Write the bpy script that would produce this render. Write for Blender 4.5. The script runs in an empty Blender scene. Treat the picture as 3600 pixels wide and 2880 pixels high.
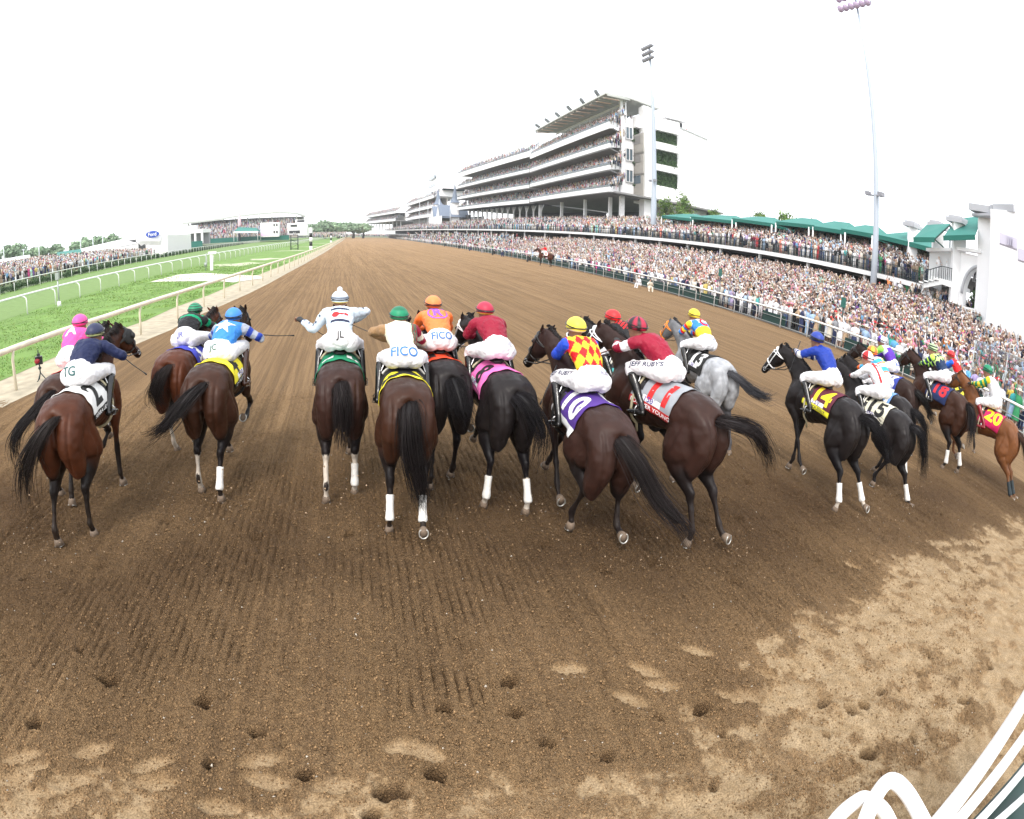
import bpy, bmesh, math, random
import numpy as np
from mathutils import Vector, Matrix
from mathutils.bvhtree import BVHTree

# ------------------------------------------------------------------ camera, sky, sun, exposure
sc = bpy.context.scene
COL = sc.collection
cam_data = bpy.data.cameras.new('camera')
cam = bpy.data.objects.new('camera', cam_data)
COL.objects.link(cam)
sc.camera = cam
CAM_H = 3.1
pitch, roll = math.radians(23.62), math.radians(-0.21)
up = np.array([math.sin(roll) * math.cos(pitch), math.cos(roll) * math.cos(pitch), math.sin(pitch)])
fw = np.array([0, 0, -1.0]); fw -= fw @ up * up; fw /= np.linalg.norm(fw)
rot = np.stack([np.cross(fw, up), fw, up])
cam.matrix_world = Matrix.Translation((0, 0, CAM_H)) @ Matrix(rot.tolist()).to_4x4()
cam_data.type = 'PANO'                      # the photograph was taken with a 15 mm fisheye and cropped off-centre
cam_data.panorama_type = 'FISHEYE_EQUISOLID'
cam_data.fisheye_lens = 22.17
cam_data.fisheye_fov = 6.28
cam_data.sensor_width = 36.0
cam_data.shift_x = (1800 - 1197.6) / 3600
cam_data.shift_y = -(1440 - 1730.3) / 2880
cam_data.clip_start = 0.05
cam_data.clip_end = 6000

world = bpy.data.worlds.new('World'); sc.world = world; world.use_nodes = True
wn, wl = world.node_tree.nodes, world.node_tree.links
wn.clear()
SUN_EL, SUN_AZ = math.radians(48), math.radians(-150)      # behind the camera and to the left
sky = wn.new('ShaderNodeTexSky'); sky.sky_type = 'NISHITA'; sky.sun_disc = False
sky.sun_elevation = SUN_EL; sky.sun_rotation = SUN_AZ; sky.dust_density = 5; sky.air_density = 1
b1 = wn.new('ShaderNodeBackground'); b1.inputs[1].default_value = 0.06
wl.new(sky.outputs[0], b1.inputs[0])
tcw = wn.new('ShaderNodeTexCoord'); nzw = wn.new('ShaderNodeTexNoise'); nzw.inputs['Scale'].default_value = 1.6
nzw.inputs['Detail'].default_value = 3
rmp = wn.new('ShaderNodeValToRGB')
rmp.color_ramp.elements[0].color = (0.93, 0.96, 1.0, 1); rmp.color_ramp.elements[1].color = (1, 1, 1, 1)
b2 = wn.new('ShaderNodeBackground'); b2.inputs[1].default_value = 1.45     # the bright overcast layer
wl.new(tcw.outputs['Generated'], nzw.inputs['Vector']); wl.new(nzw.outputs[0], rmp.inputs[0])
wl.new(rmp.outputs[0], b2.inputs[0])
ad = wn.new('ShaderNodeAddShader'); wo = wn.new('ShaderNodeOutputWorld')
wl.new(b1.outputs[0], ad.inputs[0]); wl.new(b2.outputs[0], ad.inputs[1]); wl.new(ad.outputs[0], wo.inputs[0])

sun_d = bpy.data.lights.new('sun', 'SUN'); sun_d.energy = 1.5; sun_d.angle = math.radians(14)
sun_d.color = (1.0, 0.965, 0.91)
sun = bpy.data.objects.new('sun', sun_d); COL.objects.link(sun)
sdir = Vector((math.sin(SUN_AZ) * math.cos(SUN_EL), math.cos(SUN_AZ) * math.cos(SUN_EL), math.sin(SUN_EL)))
sun.rotation_euler = sdir.to_track_quat('Z', 'Y').to_euler()
sc.view_settings.view_transform = 'Standard'; sc.view_settings.look = 'None'
sc.view_settings.exposure = 0.35; sc.view_settings.gamma = 1.0; sc.view_settings.use_curve_mapping = False
sc.cycles.use_denoising = True
sc.cycles.max_bounces = 5; sc.cycles.diffuse_bounces = 3; sc.cycles.glossy_bounces = 2
sc.cycles.transparent_max_bounces = 12

random.seed(7)
rng = np.random.default_rng(7)
SL = 0.0202                                   # the home straight runs 1.16 degrees right of the y axis

# ------------------------------------------------------------------ materials
MATS = {}
def srgb(r, g, b):
    f = lambda c: (c / 255) / 12.92 if c / 255 <= 0.04045 else ((c / 255 + 0.055) / 1.055) ** 2.4
    return (f(r), f(g), f(b))
def mat(name, col=(0.5, 0.5, 0.5), rough=0.6, metal=0.0, var=0.0, vscale=8.0, bump=0.0, bscale=30.0, attr=None, spec=0.5,
        sheen=0.0, trans=0.0, alpha=1.0, coat=0.0, emit=0.0, detail=4.0, bdist=0.01):
    if name in MATS: return MATS[name]
    m = bpy.data.materials.new(name); m.use_nodes = True
    n, l = m.node_tree.nodes, m.node_tree.links
    p = n['Principled BSDF']
    p.inputs['Base Color'].default_value = (*col, 1); p.inputs['Roughness'].default_value = rough
    p.inputs['Metallic'].default_value = metal; p.inputs['Specular IOR Level'].default_value = spec
    p.inputs['Sheen Weight'].default_value = sheen; p.inputs['Transmission Weight'].default_value = trans
    p.inputs['Alpha'].default_value = alpha; p.inputs['Coat Weight'].default_value = coat
    if emit: p.inputs['Emission Color'].default_value = (*col, 1); p.inputs['Emission Strength'].default_value = emit
    tc = n.new('ShaderNodeTexCoord') if (var or bump) else None
    src = None
    if attr:
        a = n.new('ShaderNodeAttribute'); a.attribute_name = attr; src = a.outputs['Color']
    if var:
        t = n.new('ShaderNodeTexNoise'); t.inputs['Scale'].default_value = vscale; t.inputs['Detail'].default_value = detail
        l.new(tc.outputs['Object'], t.inputs['Vector'])
        mr = n.new('ShaderNodeMapRange'); mr.inputs[1].default_value = 0.3; mr.inputs[2].default_value = 0.7
        mr.inputs[3].default_value = 1 - var; mr.inputs[4].default_value = 1 + var
        l.new(t.outputs[0], mr.inputs[0])
        mx = n.new('ShaderNodeMix'); mx.data_type = 'RGBA'; mx.blend_type = 'MULTIPLY'; mx.inputs[0].default_value = 1
        mx.inputs[6].default_value = (*col, 1)
        if src: l.new(src, mx.inputs[6])
        l.new(mr.outputs[0], mx.inputs[7]); src = mx.outputs[2]
    if src: l.new(src, p.inputs['Base Color'])
    if bump:
        t = n.new('ShaderNodeTexNoise'); t.inputs['Scale'].default_value = bscale; t.inputs['Detail'].default_value = 5
        l.new(tc.outputs['Object'], t.inputs['Vector'])
        b = n.new('ShaderNodeBump'); b.inputs['Strength'].default_value = bump; b.inputs['Distance'].default_value = bdist
        l.new(t.outputs[0], b.inputs['Height']); l.new(b.outputs[0], p.inputs['Normal'])
    MATS[name] = m
    return m

# ------------------------------------------------------------------ mesh helpers
def tag(o, label=None, cat=None, group=None, kind=None):
    if label: o['label'] = label
    if cat: o['category'] = cat
    if group: o['group'] = group
    if kind: o['kind'] = kind
    return o
def empty(name, loc=(0, 0, 0), rz=0.0, label=None, cat=None, group=None):
    o = bpy.data.objects.new(name, None); COL.objects.link(o)
    o.location = loc; o.rotation_euler = (0, 0, rz); o.empty_display_size = 0.2
    return tag(o, label, cat, group)
class G:
    """collects polygons for ONE mesh object"""
    def __init__(s): s.V = []; s.F = []; s.M = []; s.C = []; s.n = 0
    def add(s, V, F, m=0, c=None):
        V = np.asarray(V, float).reshape(-1, 3)
        for f in F: s.F.append([i + s.n for i in f]); s.M.append(m)
        s.V.append(V); s.n += len(V)
        s.C.append(np.tile(np.array(c if c is not None else (1, 1, 1), float), (len(V), 1)) if np.ndim(c) < 2 else np.asarray(c, float))
        return s
    def verts(s): return np.concatenate(s.V) if s.V else np.zeros((0, 3))
    def box(s, c, d, rz=0.0, m=0, col=None, top=1.0):
        x, y, z = np.array(d) / 2.0
        P = np.array([(a * x * (top if k > 0 else 1), b * y * (top if k > 0 else 1), k * z) for k in (-1, 1) for a, b in ((-1, -1), (1, -1), (1, 1), (-1, 1))])
        if rz:
            ca, sa = math.cos(rz), math.sin(rz)
            P = np.stack([P[:, 0] * ca - P[:, 1] * sa, P[:, 0] * sa + P[:, 1] * ca, P[:, 2]], 1)
        return s.add(P + np.array(c), [(3, 2, 1, 0), (4, 5, 6, 7), (0, 1, 5, 4), (1, 2, 6, 5), (2, 3, 7, 6), (3, 0, 4, 7)], m, col)
    def bar(s, a, b, w, h=None, m=0, col=None):
        """box of section w x h from point a to point b"""
        a, b = np.array(a, float), np.array(b, float); t = b - a; L = np.linalg.norm(t); t = t / max(L, 1e-9)
        u0 = np.array([0, 0, 1.0]) if abs(t[2]) < 0.95 else np.array([0, 1.0, 0])
        sx = np.cross(t, u0); sx /= np.linalg.norm(sx); uz = np.cross(sx, t); h = h or w
        P = [q + i * sx * w / 2 + j * uz * h / 2 for q in (a, b) for i, j in ((-1, -1), (1, -1), (1, 1), (-1, 1))]
        return s.add(P, [(3, 2, 1, 0), (4, 5, 6, 7), (0, 1, 5, 4), (1, 2, 6, 5), (2, 3, 7, 6), (3, 0, 4, 7)], m, col)
    def tube(s, pts, r, n=8, m=0, col=None):
        r = [r] * len(pts) if np.isscalar(r) else r
        return s.add(*loft([(*p, q, q) for p, q in zip(pts, r)], n, 1), m, col)
    def prism(s, poly, z0, z1, m=0, col=None):
        n = len(poly)
        z0 = [z0] * n if np.isscalar(z0) else z0; z1 = [z1] * n if np.isscalar(z1) else z1
        V = [(*p[:2], a) for p, a in zip(poly, z0)] + [(*p[:2], a) for p, a in zip(poly, z1)]
        return s.add(V, [list(range(n))[::-1], list(range(n, 2 * n))] + [(i, (i + 1) % n, (i + 1) % n + n, i + n) for i in range(n)], m, col)
    def build(s, name, mats, parent=None, smooth=False, col=False):
        return mkobj(name, s.verts(), s.F, mats, parent, smooth, np.concatenate(s.C) if col and s.C else None, s.M)
def mkobj(name, V, F, mats, parent=None, smooth=False, col=None, midx=None):
    me = bpy.data.meshes.new(name)
    if isinstance(F, np.ndarray):
        k = F.shape[1]
        me.vertices.add(len(V)); me.vertices.foreach_set('co', np.asarray(V, np.float32).ravel())
        me.loops.add(F.size); me.loops.foreach_set('vertex_index', F.ravel().astype(np.int32))
        me.polygons.add(len(F)); me.polygons.foreach_set('loop_start', (np.arange(len(F)) * k).astype(np.int32))
        me.update(calc_edges=True); me.validate()
    else:
        me.from_pydata([tuple(v) for v in V], [], [list(f) for f in F]); me.update()
    mats = mats if isinstance(mats, (list, tuple)) else [mats]
    for m in mats: me.materials.append(m)
    if midx is not None and len(mats) > 1:
        me.polygons.foreach_set('material_index', np.asarray(midx, np.int32))
    if smooth: me.polygons.foreach_set('use_smooth', np.ones(len(me.polygons), bool))
    if col is not None:
        a = me.color_attributes.new('Col', 'FLOAT_COLOR', 'POINT')
        c4 = np.ones((len(me.vertices), 4), np.float32); c4[:, :3] = col[:, :3]
        a.data.foreach_set('color', c4.ravel())
    o = bpy.data.objects.new(name, me); COL.objects.link(o)
    if parent: o.parent = parent
    return o
def cr(P, sub):
    """Catmull-Rom through the rows of P"""
    P = np.asarray(P, float)
    if sub <= 1 or len(P) < 3: return P
    Q = np.vstack([2 * P[0] - P[1], P, 2 * P[-1] - P[-2]]); out = []
    for i in range(1, len(Q) - 2):
        for k in range(sub):
            t = k / sub; a, b, c, d = Q[i - 1], Q[i], Q[i + 1], Q[i + 2]
            out.append(0.5 * (2 * b + (c - a) * t + (2 * a - 5 * b + 4 * c - d) * t * t + (3 * b - a - 3 * c + d) * t ** 3))
    out.append(P[-1]); return np.array(out)
def loft(secs, n=16, sub=3, lat=(1, 0, 0), caps=True):
    S = cr(secs, sub); c = S[:, :3]; S[:, 3:5] = np.maximum(S[:, 3:5], 1e-4)
    T = np.gradient(c, axis=0); T /= np.maximum(np.linalg.norm(T, axis=1, keepdims=True), 1e-9)
    L = np.tile(np.array(lat, float), (len(c), 1)); par = abs((L * T).sum(1)) > 0.93
    if par.any(): L[:] = (0, 0, 1.0) if abs(T[:, 2]).max() < 0.93 else (0, 1.0, 0.05)
    A = L - (L * T).sum(1, keepdims=True) * T; A /= np.maximum(np.linalg.norm(A, axis=1, keepdims=True), 1e-9)
    B = np.cross(T, A); th = np.arange(n) * 2 * np.pi / n
    R = c[:, None] + S[:, 3][:, None, None] * np.cos(th)[None, :, None] * A[:, None] + S[:, 4][:, None, None] * np.sin(th)[None, :, None] * B[:, None]
    m = len(c); V = R.reshape(-1, 3); F = []
    for i in range(m - 1):
        for j in range(n):
            k = (j + 1) % n; F.append((i * n + j, i * n + k, (i + 1) * n + k, (i + 1) * n + j))
    if caps:
        V = np.vstack([V, c[0], c[-1]]); a = m * n
        for j in range(n):
            k = (j + 1) % n; F.append((a, k, j)); F.append((a + 1, (m - 1) * n + j, (m - 1) * n + k))
    return V, F
def ball(c, r, nu=12, nv=8):
    r = np.array(r if np.ndim(r) else (r, r, r), float); V = [(0, 0, 1)]
    for i in range(1, nv):
        a = math.pi * i / nv
        for j in range(nu):
            b = 2 * math.pi * j / nu; V.append((math.sin(a) * math.cos(b), math.sin(a) * math.sin(b), math.cos(a)))
    V.append((0, 0, -1)); F = []
    for j in range(nu):
        F.append((0, 1 + j, 1 + (j + 1) % nu)); e = 1 + (nv - 2) * nu
        F.append((len(V) - 1, e + (j + 1) % nu, e + j))
        for i in range(nv - 2):
            s = 1 + i * nu; F.append((s + j, s + nu + j, s + nu + (j + 1) % nu, s + (j + 1) % nu))
    return np.array(V) * r + np.array(c, float), F
def remesh(g, voxel, smooth=4):
    me = bpy.data.meshes.new('tmp'); me.from_pydata([tuple(v) for v in g.verts()], [], g.F); me.update()
    o = bpy.data.objects.new('tmp', me); COL.objects.link(o)
    m = o.modifiers.new('r', 'REMESH'); m.mode = 'VOXEL'; m.voxel_size = voxel
    if smooth:
        s = o.modifiers.new('s', 'SMOOTH'); s.factor = 0.5; s.iterations = smooth
    dg = bpy.context.evaluated_depsgraph_get(); ev = o.evaluated_get(dg); em = ev.to_mesh()
    V = np.empty(len(em.vertices) * 3, np.float32); em.vertices.foreach_get('co', V)
    F = [tuple(p.vertices) for p in em.polygons]
    ev.to_mesh_clear(); bpy.data.objects.remove(o); bpy.data.meshes.remove(me)
    return V.reshape(-1, 3).astype(float), F
def vnormals(V, F):
    F4 = np.array([f if len(f) == 4 else (*f, f[-1]) for f in F]); d1 = V[F4[:, 2]] - V[F4[:, 0]]; d2 = V[F4[:, 3]] - V[F4[:, 1]]
    n = np.cross(d1, d2); N = np.zeros_like(V)
    for k in range(4): np.add.at(N, F4[:, k], n)
    return N / np.maximum(np.linalg.norm(N, axis=1, keepdims=True), 1e-12)
def vnoise(P, s, seed=0):
    """cheap smooth value noise in [-1,1] at points P"""
    P = np.asarray(P, float) * s; r = np.random.default_rng(seed); tab = r.random(4096) * 2 - 1
    i = np.floor(P).astype(int); f = P - i; f = f * f * (3 - 2 * f); out = 0
    for dx in (0, 1):
        for dy in (0, 1):
            for dz in (0, 1):
                h = ((i[:, 0] + dx) * 73856093 ^ (i[:, 1] + dy) * 19349663 ^ (i[:, 2] + dz) * 83492791) & 4095
                out = out + tab[h] * np.where(dx, f[:, 0], 1 - f[:, 0]) * np.where(dy, f[:, 1], 1 - f[:, 1]) * np.where(dz, f[:, 2], 1 - f[:, 2])
    return out
TXT = {}
def text2d(s, bold=0.0, cells=6):
    """flat triangulated outline of a text, height about 1, centred on the origin, cut into small cells so that it can follow a curved surface"""
    if (s, bold) in TXT: return TXT[(s, bold)]
    c = bpy.data.curves.new('tmp', 'FONT'); c.body = s; c.size = 1.4; c.offset = bold; c.resolution_u = 4
    c.align_x = 'CENTER'; c.align_y = 'CENTER'
    o = bpy.data.objects.new('tmp', c); COL.objects.link(o)
    dg = bpy.context.evaluated_depsgraph_get(); ev = o.evaluated_get(dg); em = ev.to_mesh()
    bm = bmesh.new(); bm.from_mesh(em); ev.to_mesh_clear()
    xs = [v.co.x for v in bm.verts]
    if xs:
        st = 1.0 / cells; k = math.floor(min(xs) / st)
        while k * st < max(xs):
            bmesh.ops.bisect_plane(bm, geom=bm.verts[:] + bm.edges[:] + bm.faces[:], plane_co=(k * st, 0, 0), plane_no=(1, 0, 0)); k += 1
        for k in range(-cells, cells):
            bmesh.ops.bisect_plane(bm, geom=bm.verts[:] + bm.edges[:] + bm.faces[:], plane_co=(0, k * st, 0), plane_no=(0, 1, 0))
    bm.verts.index_update()
    V = np.array([v.co[:2] for v in bm.verts]); F = [[v.index for v in f.verts] for f in bm.faces]
    if len(V): V = V - (V.min(0) + V.max(0)) / 2
    bm.free(); bpy.data.objects.remove(o); bpy.data.curves.remove(c)
    TXT[(s, bold)] = (V, F); return V, F
def poly2d(P, step=0.12):
    bm = bmesh.new(); f = bm.faces.new([bm.verts.new((x, y, 0)) for x, y in P])
    P = np.array(P)
    for ax in (0, 1):
        k = math.floor(P[:, ax].min() / step)
        while k * step < P[:, ax].max():
            no = (1, 0, 0) if ax == 0 else (0, 1, 0)
            bmesh.ops.bisect_plane(bm, geom=bm.verts[:] + bm.edges[:] + bm.faces[:], plane_co=tuple(k * step * q for q in no), plane_no=no); k += 1
    bmesh.ops.triangulate(bm, faces=bm.faces[:])
    bm.verts.index_update(); V = np.array([v.co[:2] for v in bm.verts]); F = [[v.index for v in f.verts] for f in bm.faces]; bm.free()
    return V, F
def star2d(r=1.0, q=0.4):
    return poly2d([((r if k % 2 == 0 else q * r) * math.sin(math.pi * k / 5), (r if k % 2 == 0 else q * r) * math.cos(math.pi * k / 5)) for k in range(10)], 0.3)
def ring2d(r, w, n=28):
    V = [((r + s) * math.cos(2 * math.pi * k / n), (r + s) * math.sin(2 * math.pi * k / n)) for k in range(n) for s in (0, w)]
    return np.array(V), [(2 * k, 2 * k + 1, (2 * k + 3) % (2 * n), (2 * k + 2) % (2 * n)) for k in range(n)]
def project(bvh, C, right, upv, d, P2, off=0.004):
    C, right, upv, d = (Vector(q) for q in (C, right, upv, d)); d.normalize(); right.normalize(); upv.normalize(); out = []
    for u, v in P2:
        o = C + right * u + upv * v - d * 0.6
        h = bvh.ray_cast(o, d, 1.5)
        out.append(tuple(h[0] - d * off) if h[0] is not None else tuple(C + right * u + upv * v))
    return np.array(out)
ONLY = None
# ------------------------------------------------------------------ ground
def dirt_material():
    m = bpy.data.materials.new('track_dirt'); m.use_nodes = True; n, l = m.node_tree.nodes, m.node_tree.links
    p = n['Principled BSDF']; p.inputs['Roughness'].default_value = 0.95; p.inputs['Specular IOR Level'].default_value = 0.15
    tc = n.new('ShaderNodeTexCoord')
    def noise(scale, detail=4, vec=None, rough=0.55):
        t = n.new('ShaderNodeTexNoise'); t.inputs['Scale'].default_value = scale; t.inputs['Detail'].default_value = detail
        t.inputs['Roughness'].default_value = rough; l.new(vec or tc.outputs['Object'], t.inputs['Vector']); return t.outputs[0]
    def rng_(s, a, b, c, d):
        r = n.new('ShaderNodeMapRange'); l.new(s, r.inputs[0])
        for i, v in enumerate((a, b, c, d)): r.inputs[i + 1].default_value = v
        return r.outputs[0]
    def mix(f, a, b, mode='MIX'):
        x = n.new('ShaderNodeMix'); x.data_type = 'RGBA'; x.blend_type = mode
        for k, v in ((0, f), (6, a), (7, b)):
            if isinstance(v, (float, int)): x.inputs[k].default_value = v
            elif isinstance(v, tuple): x.inputs[k].default_value = (*v, 1)
            else: l.new(v, x.inputs[k])
        return x.outputs[2]
    mp = n.new('ShaderNodeMapping'); mp.inputs['Rotation'].default_value = (0, 0, SL); mp.inputs['Scale'].default_value = (1, 0.018, 1)
    l.new(tc.outputs['Object'], mp.inputs['Vector'])
    rows = noise(9, 3, mp.outputs[0], 0.7); rows2 = noise(1.1, 3, mp.outputs[0])
    a = n.new('ShaderNodeAttribute'); a.attribute_name = 'Col'
    sep = n.new('ShaderNodeSeparateColor'); l.new(a.outputs['Color'], sep.inputs[0])       # R packed, G painted shade and real damp, B furrow bottom
    big = noise(0.35, 5); med = noise(6, 6); fine = noise(70, 6, rough=0.7)
    loose = mix(rng_(big, .35, .65, 0, 1), (0.285, 0.176, 0.084), (0.35, 0.224, 0.112))
    loose = mix(rng_(rows2, .35, .65, 0, 1), loose, (0.41, 0.262, 0.134))
    mp2 = n.new('ShaderNodeMapping'); mp2.inputs['Rotation'].default_value = (0, 0, SL); mp2.inputs['Scale'].default_value = (1, 0.006, 1); l.new(tc.outputs['Object'], mp2.inputs['Vector']); rows3 = noise(5.5, 2, mp2.outputs[0], 0.8)
    loose = mix(rng_(rows3, .50, .60, 0, .38), loose, (0.19, 0.12, 0.062))
    loose = mix(rng_(rows, .42, .62, 0, .55), loose, (0.19, 0.12, 0.064))
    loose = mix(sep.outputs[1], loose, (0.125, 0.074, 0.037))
    pk = mix(rng_(med, .35, .65, 0, 1), (0.225, 0.155, 0.084), (0.305, 0.224, 0.134))
    c = mix(sep.outputs[0], loose, pk); c = mix(sep.outputs[1], c, (0.17, 0.108, 0.06)) if False else c
    vo = n.new('ShaderNodeTexVoronoi'); vo.inputs['Scale'].default_value = 42; vo.feature = 'DISTANCE_TO_EDGE'; l.new(tc.outputs['Object'], vo.inputs['Vector'])
    c = mix(1.0, c, rng_(fine, .32, .68, .5, 1.5), 'MULTIPLY')
    l.new(c, p.inputs['Base Color'])
    hsum = n.new('ShaderNodeMath'); hsum.operation = 'MULTIPLY_ADD'; l.new(fine, hsum.inputs[0]); hsum.inputs[1].default_value = 0.7; l.new(noise(24, 5), hsum.inputs[2])
    hs3 = n.new('ShaderNodeMath'); hs3.operation = 'MULTIPLY_ADD'; l.new(rng_(vo.outputs['Distance'], 0, .25, 0, 1), hs3.inputs[0]); hs3.inputs[1].default_value = 0.45; l.new(hsum.outputs[0], hs3.inputs[2]); hsum = hs3
    hs2 = n.new('ShaderNodeMath'); hs2.operation = 'MULTIPLY_ADD'; l.new(rows, hs2.inputs[0]); hs2.inputs[1].default_value = 0.5; l.new(hsum.outputs[0], hs2.inputs[2])
    b = n.new('ShaderNodeBump'); b.inputs['Distance'].default_value = 0.05
    l.new(rng_(sep.outputs[0], 0, 1, 1.0, 0.22), b.inputs['Strength']); l.new(hs2.outputs[0], b.inputs['Height']); l.new(b.outputs[0], p.inputs['Normal'])
    return m
M_DIRT = dirt_material()

HOLES = [(-2.45, 5.26), (-3.21, 4.88), (-2.17, 3.86), (-1.8, 3.5), (-1.0, 3.33), (-2.22, 2.92), (-0.57, 3.01), (-0.85, 2.7), (-0.23, 2.64), (2.65, 5.11), (1.27, 3.52), (0.73, 3.25), (1.39, 2.82), (1.78, 2.62), (0.59, 2.62), (0.31, 2.49), (0.18, 2.31), (2.33, 2.93), (1.24, 3.16), (5.94, 5.8), (4.14, 4.71), (2.76, 2.96), (2.46, 2.18), (2.8, 2.63), (4.01, 2.72), (4.23, 2.53), (4.42, 2.56), (4.81, 2.65), (3.77, 2.37), (4.71, 1.98), (4.09, 2.02), (5.54, 2.69), (5.97, 2.91), (6.56, 2.81), (7.13, 2.62), (6.89, 2.39), (5.88, 2.1), (7.63, 3.38), (8.95, 3.23), (5.73, 4.97),
         (-3.9, 5.6), (-4.6, 6.4), (-0.9, 5.9), (0.1, 6.0), (1.0, 5.6), (2.2, 5.7), (3.3, 5.2), (5.2, 6.2), (8.2, 7.0), (10.3, 6.0), (-2.0, 6.3), (6.2, 7.4)]
PRINTS = [(-1.69, 2.73), (-2.21, 2.56), (-2.09, 2.46), (-1.73, 2.43), (-1.25, 2.65), (-1.18, 2.5), (-0.53, 2.75), (-0.47, 2.58), (-0.03, 2.55), (-2.17, 2.35), (-1.75, 2.21), (-0.75, 2.34), (0.42, 2.88), (0.55, 2.83), (1.79, 3.61), (2.44, 3.5), (2.52, 3.28), (2.17, 3.18), (3.05, 3.66), (3.6, 3.19), (4.56, 3.81), (4.65, 3.66), (4.44, 3.52), (3.07, 3.02), (3.28, 2.97), (6.26, 4.79), (4.11, 3.25), (4.25, 3.14), (5.64, 4.02), (6.37, 3.95)]
EDGE = np.array([(-4, 2.0), (-1.2, 2.12), (0.2, 2.2), (1.5, 2.32), (2.12, 2.56), (2.86, 2.75), (3.63, 3.4), (4.66, 3.8), (6.44, 4.45), (9.4, 4.95), (13.75, 5.45), (18, 6.2)])
def near_ground():
    xs = np.concatenate([np.arange(-10, -4, .04), np.arange(-4, 7, .017), np.arange(7, 18.01, .04)])
    ys = [0.2]; 
    while ys[-1] < 12.5: ys.append(ys[-1] + 0.014 + 0.0042 * max(0, ys[-1] - 1.5))
    ys[-1] = 12.5; ys = np.array(ys)
    X, Y = np.meshgrid(xs, ys); x, y = X.ravel(), Y.ravel(); P = np.stack([x, y, 0 * x], 1)
    n1 = vnoise(P, 1.3, 1); n2 = vnoise(P, 5, 2); n3 = vnoise(P, 22, 3); n4 = vnoise(P, 55, 4); n5 = vnoise(P, 0.45, 5)
    d = y - np.interp(x, EDGE[:, 0], EDGE[:, 1])                       # the packed area near the rails, ragged edge
    pack = 1 / (1 + np.exp((d + 0.3 * n1 + 0.30 * n2 + 0.16 * n3 + .07 * n4) * 22)) 
    pack *= 1 / (1 + np.exp((vnoise(P * (1, 1.6, 1), 4.2, 6) + 0.35 * n2 + .35 * n3 + .25 * n4 + .25 * n1 - 0.40) * 9))
    region = 1 / (1 + np.exp((d + 0.25 * n1 + .12 * n2) * 6)); base_p = .34 * region * (1 + .5 * vnoise(P, 1.7, 41)); loose = 1 - pack
    z = loose * (0.015 * n3 + 0.014 * n4 + 0.010 * n2 + 0.02 * np.maximum(vnoise(P, 34, 8), 0) + .004) + pack * (0.014 * n2 + 0.004 * n3 - .008 + .02 * np.minimum(abs(vnoise(P, 4, 31)) * 3, .5))
    # harrow furrows, in bands, running along the track
    u = x - SL * y
    band = np.clip(0.42 + 1.9 * vnoise(np.stack([u * .8, y * .30, 0 * x], 1), 1, 9), 0, 1)
    for bx, by, rx, ry in ((.9, 5.3, 1.3, 1.5), (.65, 3.45, .5, .35), (4.4, 4.7, .95, 1.0), (-1.6, 4.6, 1.4, 1.3), (2.1, 4.5, .5, .35), (1.9, 7.6, 2.4, 1.6), (6.4, 6.6, 1.6, 1.2), (1.3, 4.15, .07, .12)): band = np.maximum(band, np.clip(1.6 - 1.3 * np.sqrt(((u - bx) / rx) ** 2 + ((y - by) / ry) ** 2), 0, 1) * (1 + .35 * n1))
    band = np.clip(band, 0, 1) * loose * (1 - region)
    fur = np.abs(np.sin((u + 0.02 * n5) * math.pi / 0.088)) 
    groove = np.clip((0.42 - fur) / 0.34, 0, 1) * band * np.clip(1.0 + .5 * n1 + 0.4 * n2 + .2 * n3, 0, 1)
    z -= 0.038 * groove
    damp_shade = np.clip(1.0 * np.exp(-((y - 5.9 - 0.06 * abs(x)) / 2.6) ** 2) + 0.25 * n5 + 0.18 * n1 - 0.15, 0, 1)  # vignetting and flash falloff painted in as a darker band, plus real moisture
    damp_shade = np.maximum(damp_shade, groove * 0.75)  # furrow bottoms coloured darker
    cr1 = np.exp(-(np.abs(vnoise(P, 2.7, 51) + .3 * n2) / .035) ** 2) * region; cr2 = np.exp(-(np.abs(vnoise(P, 5.5, 52) + .25 * n3) / .05) ** 2) * region; foot = np.clip(vnoise(P * (1, 1.7, 1), 3.4, 53) * 2.2, -1, 1) * region
    z += .016 * foot - .022 * cr1 * (foot > -.2) - .013 * cr2 + region * .007 * vnoise(P, 40, 54); damp_shade = np.maximum(damp_shade, np.maximum(cr1 * .55, cr2 * .4) * np.clip(.5 + n1 + n2, 0, 1))  # crease lines coloured darker too
    # shoe prints: smooth pressed soles, lying mostly across the track
    for i, (px, py) in enumerate(PRINTS):
        a = -math.atan2(px, py) + (0.12 if i > 13 else -.15) + 0.28 * math.sin(i * 3.3); ca, sa = math.cos(a), math.sin(a)
        s = np.where((abs(x - px) < .4) & (abs(y - py) < .4))[0]
        uu = (x[s] - px) * ca + (y[s] - py) * sa; vv = -(x[s] - px) * sa + (y[s] - py) * ca
        wv = 0.060 + 0.010 * np.cos(uu * 24); r = (np.abs(uu / 0.155) ** 3 + np.abs(vv / wv) ** 3) ** (1 / 3)
        k = 1 / (1 + np.exp((r - 1 + 0.05 * n3[s]) * 14)); rim = np.exp(-((r - 1.25) / 0.22) ** 2)
        z[s] = z[s] * (1 - k) - 0.028 * k + 0.014 * rim * (1 - k); pack[s] = np.maximum(pack[s], k * 0.8); damp_shade[s] *= 1 - k
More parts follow.
